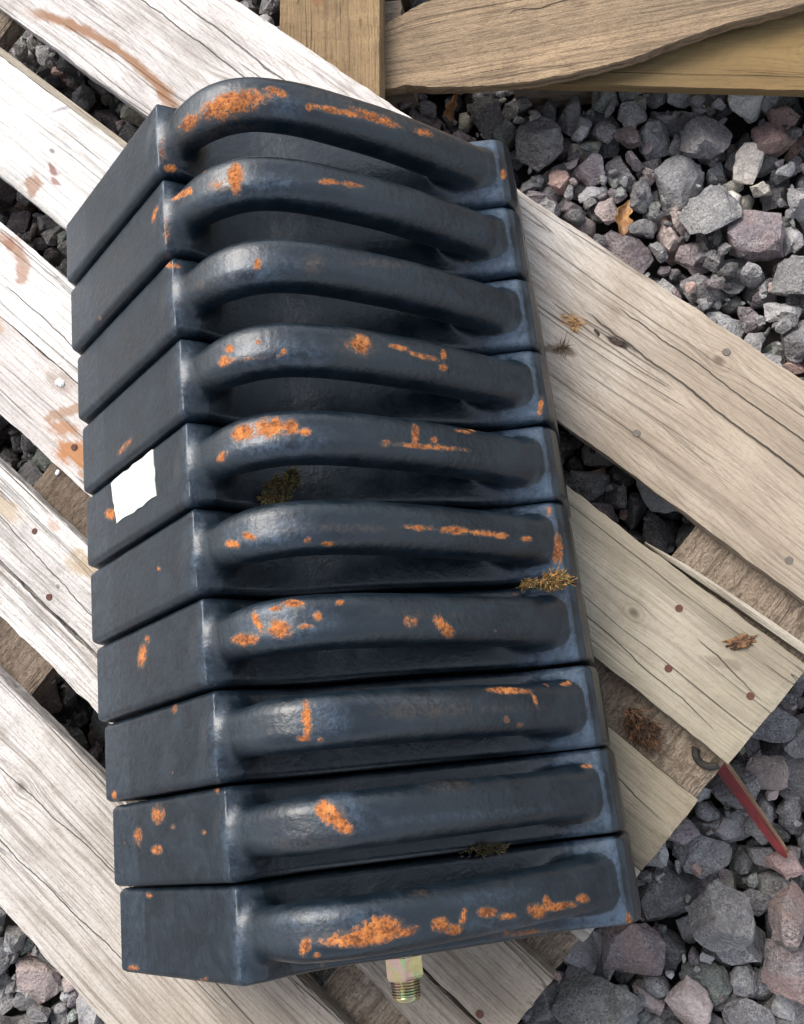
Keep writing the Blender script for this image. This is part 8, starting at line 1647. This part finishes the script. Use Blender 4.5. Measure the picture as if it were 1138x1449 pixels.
# the white sticker on the fifth weight
def to_w(k, p):
    return WO + RD * (PITCH * (k + .5)) + WM @ Vector(p)
nx_ = Vector((-.1161, 0, .1454)).normalized()
ex_ = Vector((-.1454, 0, -.1161)).normalized()
cor = [(.0545, .0282), (.0510, -.0100), (.1235, -.0105), (.1330, .0265)]
bm = bmesh.new()
outl = []
rs = random.Random(3)
for i in range(4):
    a, b = Vector(cor[i]), Vector(cor[(i + 1) % 4])
    for j in range(9):
        q = a.lerp(b, j / 9)
        if j:
            q += Vector((rs.uniform(-.0009, .0009), rs.uniform(-.0009, .0009)))
        outl.append(q)
def sp(q, h):
    return ex_ * q.x + Vector((0, q.y, 0)) + nx_ * h + Vector((.05 - .05, 0, 0))
top = [bm.verts.new(sp(q, .0007)) for q in outl]
bot = [bm.verts.new(sp(q, -.0006)) for q in outl]
bm.faces.new(top)
for i in range(len(top)):
    j = (i + 1) % len(top)
    bm.faces.new((top[i], bot[i], bot[j], top[j]))
bmesh.ops.recalc_face_normals(bm, faces=bm.faces)
N = NT('weathered_white_paper')
P = N.n('ShaderNodeTexCoord').outputs['Object']
sc_ = N.mix(N.math('MULTIPLY', N.ramp(N.noise(P, 120, 4, .6), .55, .75), .25), (.66, .67, .58), (.46, .45, .38))
dx_ = N.vmath('DISTANCE', P, tuple(ex_ * .119 + Vector((0, -.004, 0))))
sc_ = N.mix(N.ramp(N.math('ADD', dx_, N.math('MULTIPLY', N.noise(P, 300, 3), .004)), .003, .005, .8, 0), sc_, (.25, .23, .2))
o = bm_obj('sticker', bm, N.done(sc_, .55), weights[4])
o.location = (-.05, 0, .2195)
o['label'] = 'blank white paper sticker'

# ------------------------------------------------------------------ the hex bolt end under the nearest weight
N = NT('yellow_zinc_plating')
P = N.n('ShaderNodeTexCoord').outputs['Object']
c = N.mix(N.ramp(N.noise(P, 90, 3, .5), .42, .6), (.50, .41, .19), (.58, .38, .30))
c = N.mix(N.ramp(N.noise(N.vmath('ADD', P, (2, 2, 2)), 110, 3), .5, .62), c, (.40, .47, .24))
ZINC = N.done(c, N.ramp(N.noise(P, 200, 3), .3, .7, .18, .34), N.bump(N.noise(P, 300, 3), .0002, .5), metallic=1.0)
bolt = empty('threaded_bolt', M=Matrix.Translation(to_w(9, (.080, -.0319, -.1215))) @ WM.to_4x4() @ Matrix.Rotation(math.pi / 2, 4, 'X') @ Matrix.Rotation(rad(14), 4, 'Z'))
thing(bolt, 'yellow zinc plated hex nut and threaded bolt end sticking out under the nearest weight', 'bolt')
def lathe(name, prof, seg, mat, parent, smooth=True):
    v, f = [], []
    for (r, z) in prof:
        for i in range(seg):
            a = 2 * math.pi * i / seg
            v.append((r * math.cos(a), r * math.sin(a), z))
    m_ = len(prof)
    for j in range(m_ - 1):
        for i in range(seg):
            f.append((j * seg + i, j * seg + (i + 1) % seg, (j + 1) * seg + (i + 1) % seg, (j + 1) * seg + i))
    f.append(tuple(reversed(range(seg))))
    f.append(tuple((m_ - 1) * seg + i for i in range(seg)))
    return mesh_obj(name, v, f, mat, parent, smooth)
lathe('washer', [(.0148, -.001), (.0152, .0), (.0152, .0022), (.0145, .0028), (.010, .0029)], 40, ZINC, bolt, False)
bm = bmesh.new()
rings = []
for (rr, z) in ((.0143, .0030), (.0153, .0042), (.0153, .0185), (.0141, .0202)):
    rings.append([bm.verts.new((rr * math.cos(math.pi / 3 * i), rr * math.sin(math.pi / 3 * i), z)) for i in range(6)])
for a, b in zip(rings, rings[1:]):
    for i in range(6):
        bm.faces.new((a[i], a[(i + 1) % 6], b[(i + 1) % 6], b[i]))
bm.faces.new(list(reversed(rings[0]))); bm.faces.new(rings[-1])
bmesh.ops.bevel(bm, geom=bm.edges[:], offset=.0006, segments=2, affect='EDGES')
bm_obj('hex_nut', bm, ZINC, bolt)
pr = [(.0098, .0195)]
z = .0205
while z < .0315:
    pr += [(.0108, z), (.0108, z + .0005), (.0098, z + .0011), (.0098, z + .0014)]
    z += .0019
pr += [(.0104, z), (.0092, z + .0028), (.0085, z + .0034), (.0052, z + .0035), (.0050, z + .002)]
lathe('threaded_end', pr, 40, ZINC, bolt)

# ------------------------------------------------------------------ small things
def simple(name, c1, c2, sc1, rough=.8, bd=.0006):
    N = NT(name)
    P = N.n('ShaderNodeTexCoord').outputs['Object']
    nn = N.noise(P, sc1, 4, .7)
    return N.done(N.mix(N.ramp(nn, .35, .65), c1, c2), rough, N.bump(nn, bd))
MOSSG = simple('dark_green_moss', (.045, .055, .014), (.17, .16, .05), 160)
MOSSB = simple('dry_orange_moss', (.20, .085, .022), (.50, .28, .09), 220)
MOSSD = simple('dead_brown_moss', (.045, .032, .018), (.16, .115, .06), 200)

def tuft(name, M, mats, n, spread, length, seed, lean=(0, 0), wid=.0007, flat=.5):
    """a clump of small curved stems and leaf blades"""
    r = random.Random(seed)
    v, f, mi = [], [], []
    cents = [(r.uniform(-1, 1), r.uniform(-1, 1), r.random(), r.uniform(.2, .5), r.uniform(0, 6.28)) for _ in range(9)]
    for i in range(n):
        cc = r.choice(cents)
        a = cc[4] + r.gauss(0, .9)
        rr = math.sqrt(r.random()) * cc[3]
        p = Vector((spread[0] * (cc[0] * .7 + rr * math.cos(a)), spread[1] * (cc[1] * .7 + rr * math.sin(a)), spread[2] * (cc[2] * .6 + .4 * r.random())))
        d = Vector((math.cos(a) * flat + lean[0] + r.uniform(-.4, .4), math.sin(a) * flat + lean[1] + r.uniform(-.4, .4), r.uniform(.1, 1))).normalized()
        L = length * r.uniform(.4, 1.2)
        side = d.cross(Vector((r.uniform(-1, 1), r.uniform(-1, 1), r.uniform(-1, 1)))).normalized()
        upv = d.cross(side)
        w = wid * r.uniform(.5, 1.6)
        b0 = len(v)
        segs = 4
        for j in range(segs + 1):
            t = j / segs
            q = p + d * (L * t) + upv * (L * .35 * t * t * math.sin(i)) - Vector((0, 0, L * .25 * t * t))
            ww = w * (1 - t * .85)
            v += [q - side * ww, q + upv * ww * .7, q + side * ww]
        for j in range(segs):
            k0 = b0 + j * 3
            f += [(k0, k0 + 1, k0 + 4, k0 + 3), (k0 + 1, k0 + 2, k0 + 5, k0 + 4), (k0 + 2, k0, k0 + 3, k0 + 5)]
            mi += [r.choices(range(len(mats)), weights=[m[1] for m in mats])[0]] * 1
            mi += [mi[-1]] * 2
    me = bpy.data.meshes.new(name)
    me.from_pydata([tuple(q) for q in v], [], f)
    for m in mats:
        me.materials.append(m[0])
    me.polygons.foreach_set('material_index', mi)
    me.update()
    o = bpy.data.objects.new(name, me)
    COL.objects.link(o)
    o.matrix_world = M
    return o
def wmat(k, p):
    return Matrix.Translation(to_w(k, p)) @ WM.to_4x4()
o = tuft('moss_clump', wmat(4, (.0530, -.0190, -.044)), [(MOSSG, 3), (MOSSD, 3), (MOSSB, 1)], 1100, (.014, .0105, .012), .006, 2, lean=(0, -.1), wid=.0009)
thing(o, 'dark green brown moss tuft wedged under the handle of the stickered weight', 'moss')
o = tuft('moss_clump', wmat(5, (.224, -.0325, -.137)), [(MOSSG, 3), (MOSSB, 6), (MOSSD, 2)], 1500, (.022, .0045, .010), .0065, 5, lean=(.5, .1), wid=.0009)
thing(o, 'orange and green moss tuft in the right hand gap between the sixth and seventh weights', 'moss')
o = tuft('plant_debris', wmat(8, (.160, -.0310, -.100)), [(MOSSD, 3), (MOSSG, 1)], 260, (.034, .0035, .004), .005, 8, wid=.0006)
thing(o, 'dark crumbs of dead moss lying in the gap above the nearest weight', 'debris')
# rusty coloured bark and fibre lying on the cross board
BARK = simple('rusty_bark', (.055, .030, .018), (.26, .125, .055), 120, .9, .002)
BARKD = simple('dark_bark', (.030, .022, .017), (.10, .07, .05), 120, .9, .002)
def pmat(u, v, z, a=0.0):
    return Matrix.Translation(pw(u, v, z)) @ Matrix.Rotation(TH_P + a, 4, 'Z')
def chunk(name, M, mat, size, seed, rough=.35):
    bm = bmesh.new()
    bmesh.ops.create_icosphere(bm, subdivisions=4, radius=1)
    for v_ in bm.verts:
        q = v_.co.copy()
        s_ = 1 + rough * noise.fractal(q * 1.7 + Vector((seed, 0, 0)), .5, 2, 4) + rough * .5 * noise.noise(Vector((q.x * 2, q.y * 12, q.z * 12 + seed)))
        v_.co = Vector((q.x * size[0], q.y * size[1], q.z * size[2])) * s_
    o = bm_obj(name, bm, mat, None, True)
    o.matrix_world = M
    return o
o = tuft('bark_fibre', pmat(.0474, -.0225, .1225, .2), [(BARK, 4), (BARKD, 2)], 500, (.021, .0095, .008), .016, 11, lean=(.7, -.2), wid=.0009, flat=.3)
thing(o, 'rust brown knot of bark fibre between two planks at the pallet end', 'bark')
o = chunk('bark_scrap', pmat(.0607, .0822, .1450, .9), BARK, (.0105, .0048, .0022), 12, .75)
thing(o, 'small brown bark scrap lying on the plank to the right of two rusty nails', 'bark')
CHIP = simple('pale_orange_shavings', (.30, .17, .065), (.50, .31, .13), 200)
o = tuft('wood_shavings', pmat(-.2200, .2184, .1445, .3), [(CHIP, 1)], 60, (.010, .006, .0006), .006, 13, wid=.0008, flat=1.2)
thing(o, 'little heap of pale orange shavings on the wide plank near the third weight', 'shavings')
o = tuft('dry_grass', pmat(-.2131, .1930, .1442, .3), [(MOSSD, 1)], 26, (.007, .005, .001), .014, 14, wid=.0004, flat=1.4)
thing(o, 'thin dry grass stems on the wide plank below the orange shavings', 'grass stems')
o = chunk('bark_flake', pmat(-.177, .2265, .1448, .2), BARKD, (.0055, .0022, .0013), 15)
thing(o, 'dark bark flake on the wide plank level with the fourth weight', 'bark')
o = chunk('bark_flake', pmat(-.198, .223, .1445, -.3), BARKD, (.0035, .0014, .0010), 16)
thing(o, 'tiny dark flake between the orange shavings and the larger bark flake', 'bark')
WCH = simple('white_chip', (.6, .6, .58), (.85, .85, .82), 300, .5)
o = chunk('paint_chip', pmat(-.5461, -.1993, .1228, .2), WCH, (.0024, .0030, .0009), 17, .2)
thing(o, 'small white chip on the dark cross board left of the stickered weight', 'chip')
o = chunk('wood_bung', pmat(-.594, -.1262, .1440, .2), WCH, (.0055, .0040, .0011), 18, .3)
thing(o, 'round pale flake on the rust stained plank left of the fourth weight', 'flake')
# dark hooked strip of rubber at the pallet corner
RUB = simple('dark_bark_strip', (.012, .011, .010), (.04, .035, .03), 200, .85)
hv, hf = [], []
cx_, cy_ = .0995, -.0105
for i in range(25):
    a = rad(195 + 150 * i / 24)
    for j in range(8):
        b = 2 * math.pi * j / 8
        rr = .0110 + .0032 * math.cos(b)
        hv.append((rr * math.cos(a), rr * math.sin(a) * .95, .0035 * math.sin(b)))
for i in range(24):
    for j in range(8):
        hf.append((i * 8 + j, i * 8 + (j + 1) % 8, (i + 1) * 8 + (j + 1) % 8, (i + 1) * 8 + j))
hf.append(tuple(range(8))); hf.append(tuple(reversed([24 * 8 + j for j in range(8)])))
o = mesh_obj('hooked_strip', hv, hf, RUB, None, True)
o.matrix_world = pmat(.0985, -.0060, .1235)
thing(o, 'dark curved strip poking out at the corner of the algae stained plank', 'strip')

# red painted splinter of wood
N = NT('red_paint_on_splinter')
P = N.n('ShaderNodeTexCoord').outputs['Object']
rn_ = N.noise(N.scale(P, (30, 260, 260)), 1.0, 4, .65)
RED = N.done(N.mix(N.ramp(rn_, .45, .68), (.20, .012, .010), (.07, .010, .008)), .55, N.bump(rn_, .0008))
RAW = wood('raw_splinter_wood', (.38, .25, .155), (.29, .18, .11), (.12, .075, .05), seed=22, contrast=1.2, bumpy=1.5)
A3, B3 = Vector((.088, -.082, .018)), Vector((.1455, -.168, .009))
ax3 = (B3 - A3)
L3 = ax3.length
bm = bmesh.new()
rings = []
for i in range(25):
    t = i / 24
    w = .0074 * (1 - .35 * t) + .0006 * fbm(t * 20)
    h = .0050 * (1 - .45 * t)
    tip = 1 if t < .93 else 1 - (t - .93) / .07 * .6
    rings.append([bm.verts.new((L3 * t + .0015 * fbm(q * 3, t), yy * w * tip, zz * h * tip)) for q, (yy, zz) in enumerate(((-1, -1), (.55, -1), (1, .4), (.45, 1), (-1, .8)))])
for a, b in zip(rings, rings[1:]):
    for i in range(5):
        fc = bm.faces.new((a[i], a[(i + 1) % 5], b[(i + 1) % 5], b[i]))
        fc.material_index = 1 if i in (1, 2) else 0
e1_ = bm.faces.new(rings[0]); e1_.material_index = 1
e2_ = bm.faces.new(list(reversed(rings[-1]))); e2_.material_index = 1
bmesh.ops.recalc_face_normals(bm, faces=bm.faces)
o = bm_obj('wood_splinter', bm, RED)
o.data.materials.append(RAW)
o.matrix_world = Matrix.Translation(A3) @ ax3.to_track_quat('X', 'Z').to_matrix().to_4x4()
thing(o, 'red painted wood splinter leaning from the pallet corner down onto the gravel', 'splinter')

# dead leaves
def leaf(M, L, Wd, seed, mat, label):
    v, f = [], []
    nu, nv = 18, 10
    for i in range(nu + 1):
        t = i / nu
        w = Wd * (math.sin(math.pi * min(t * 1.02, 1)) ** .7) * (1 - .35 * t) + .0004
        w *= 1 + .28 * math.sin(t * 19 + seed)
        for j in range(nv + 1):
            s_ = -1 + 2 * j / nv
            ang = s_ * 1.25
            y = w * math.sin(ang) * .75
            z = w * (1 - math.cos(ang)) * .9 + .004 * math.sin(t * 5 + seed) + .0012 * fbm(t * 8, s_ * 4, seed)
            v.append((L * (t - .5), y + .003 * math.sin(t * 4), z))
    for i in range(nu):
        for j in range(nv):
            a = i * (nv + 1) + j
            f.append((a, a + nv + 1, a + nv + 2, a + 1))
    me = bpy.data.meshes.new('dead_leaf')
    me.from_pydata(v, [], f)
    me.polygons.foreach_set('use_smooth', [True] * len(me.polygons))
    me.materials.append(mat)
    o = bpy.data.objects.new('dead_leaf', me)
    COL.objects.link(o)
    sm_ = o.modifiers.new('thick', 'SOLIDIFY'); sm_.thickness = .0005
    o.matrix_world = M
    thing(o, label, 'leaf', 'dead leaves on the gravel')
LEAF = simple('dead_leaf_brown', (.20, .085, .028), (.42, .22, .08), 90, .5)
leaf(Matrix.Translation((.022, .462, .020)) @ Matrix.Rotation(rad(80), 4, 'Z') @ Matrix.Rotation(.3, 4, 'X'), .042, .0125, 1.0, LEAF, 'curled orange brown dead leaf on the gravel beside the wide plank')
leaf(Matrix.Translation((-.156, .603, .026)) @ Matrix.Rotation(rad(82), 4, 'Z') @ Matrix.Rotation(.2, 4, 'X'), .032, .008, 2.3, LEAF, 'small narrow dead leaf tucked against the brown plank at the top')
print('OBJECTS', len(bpy.data.objects))
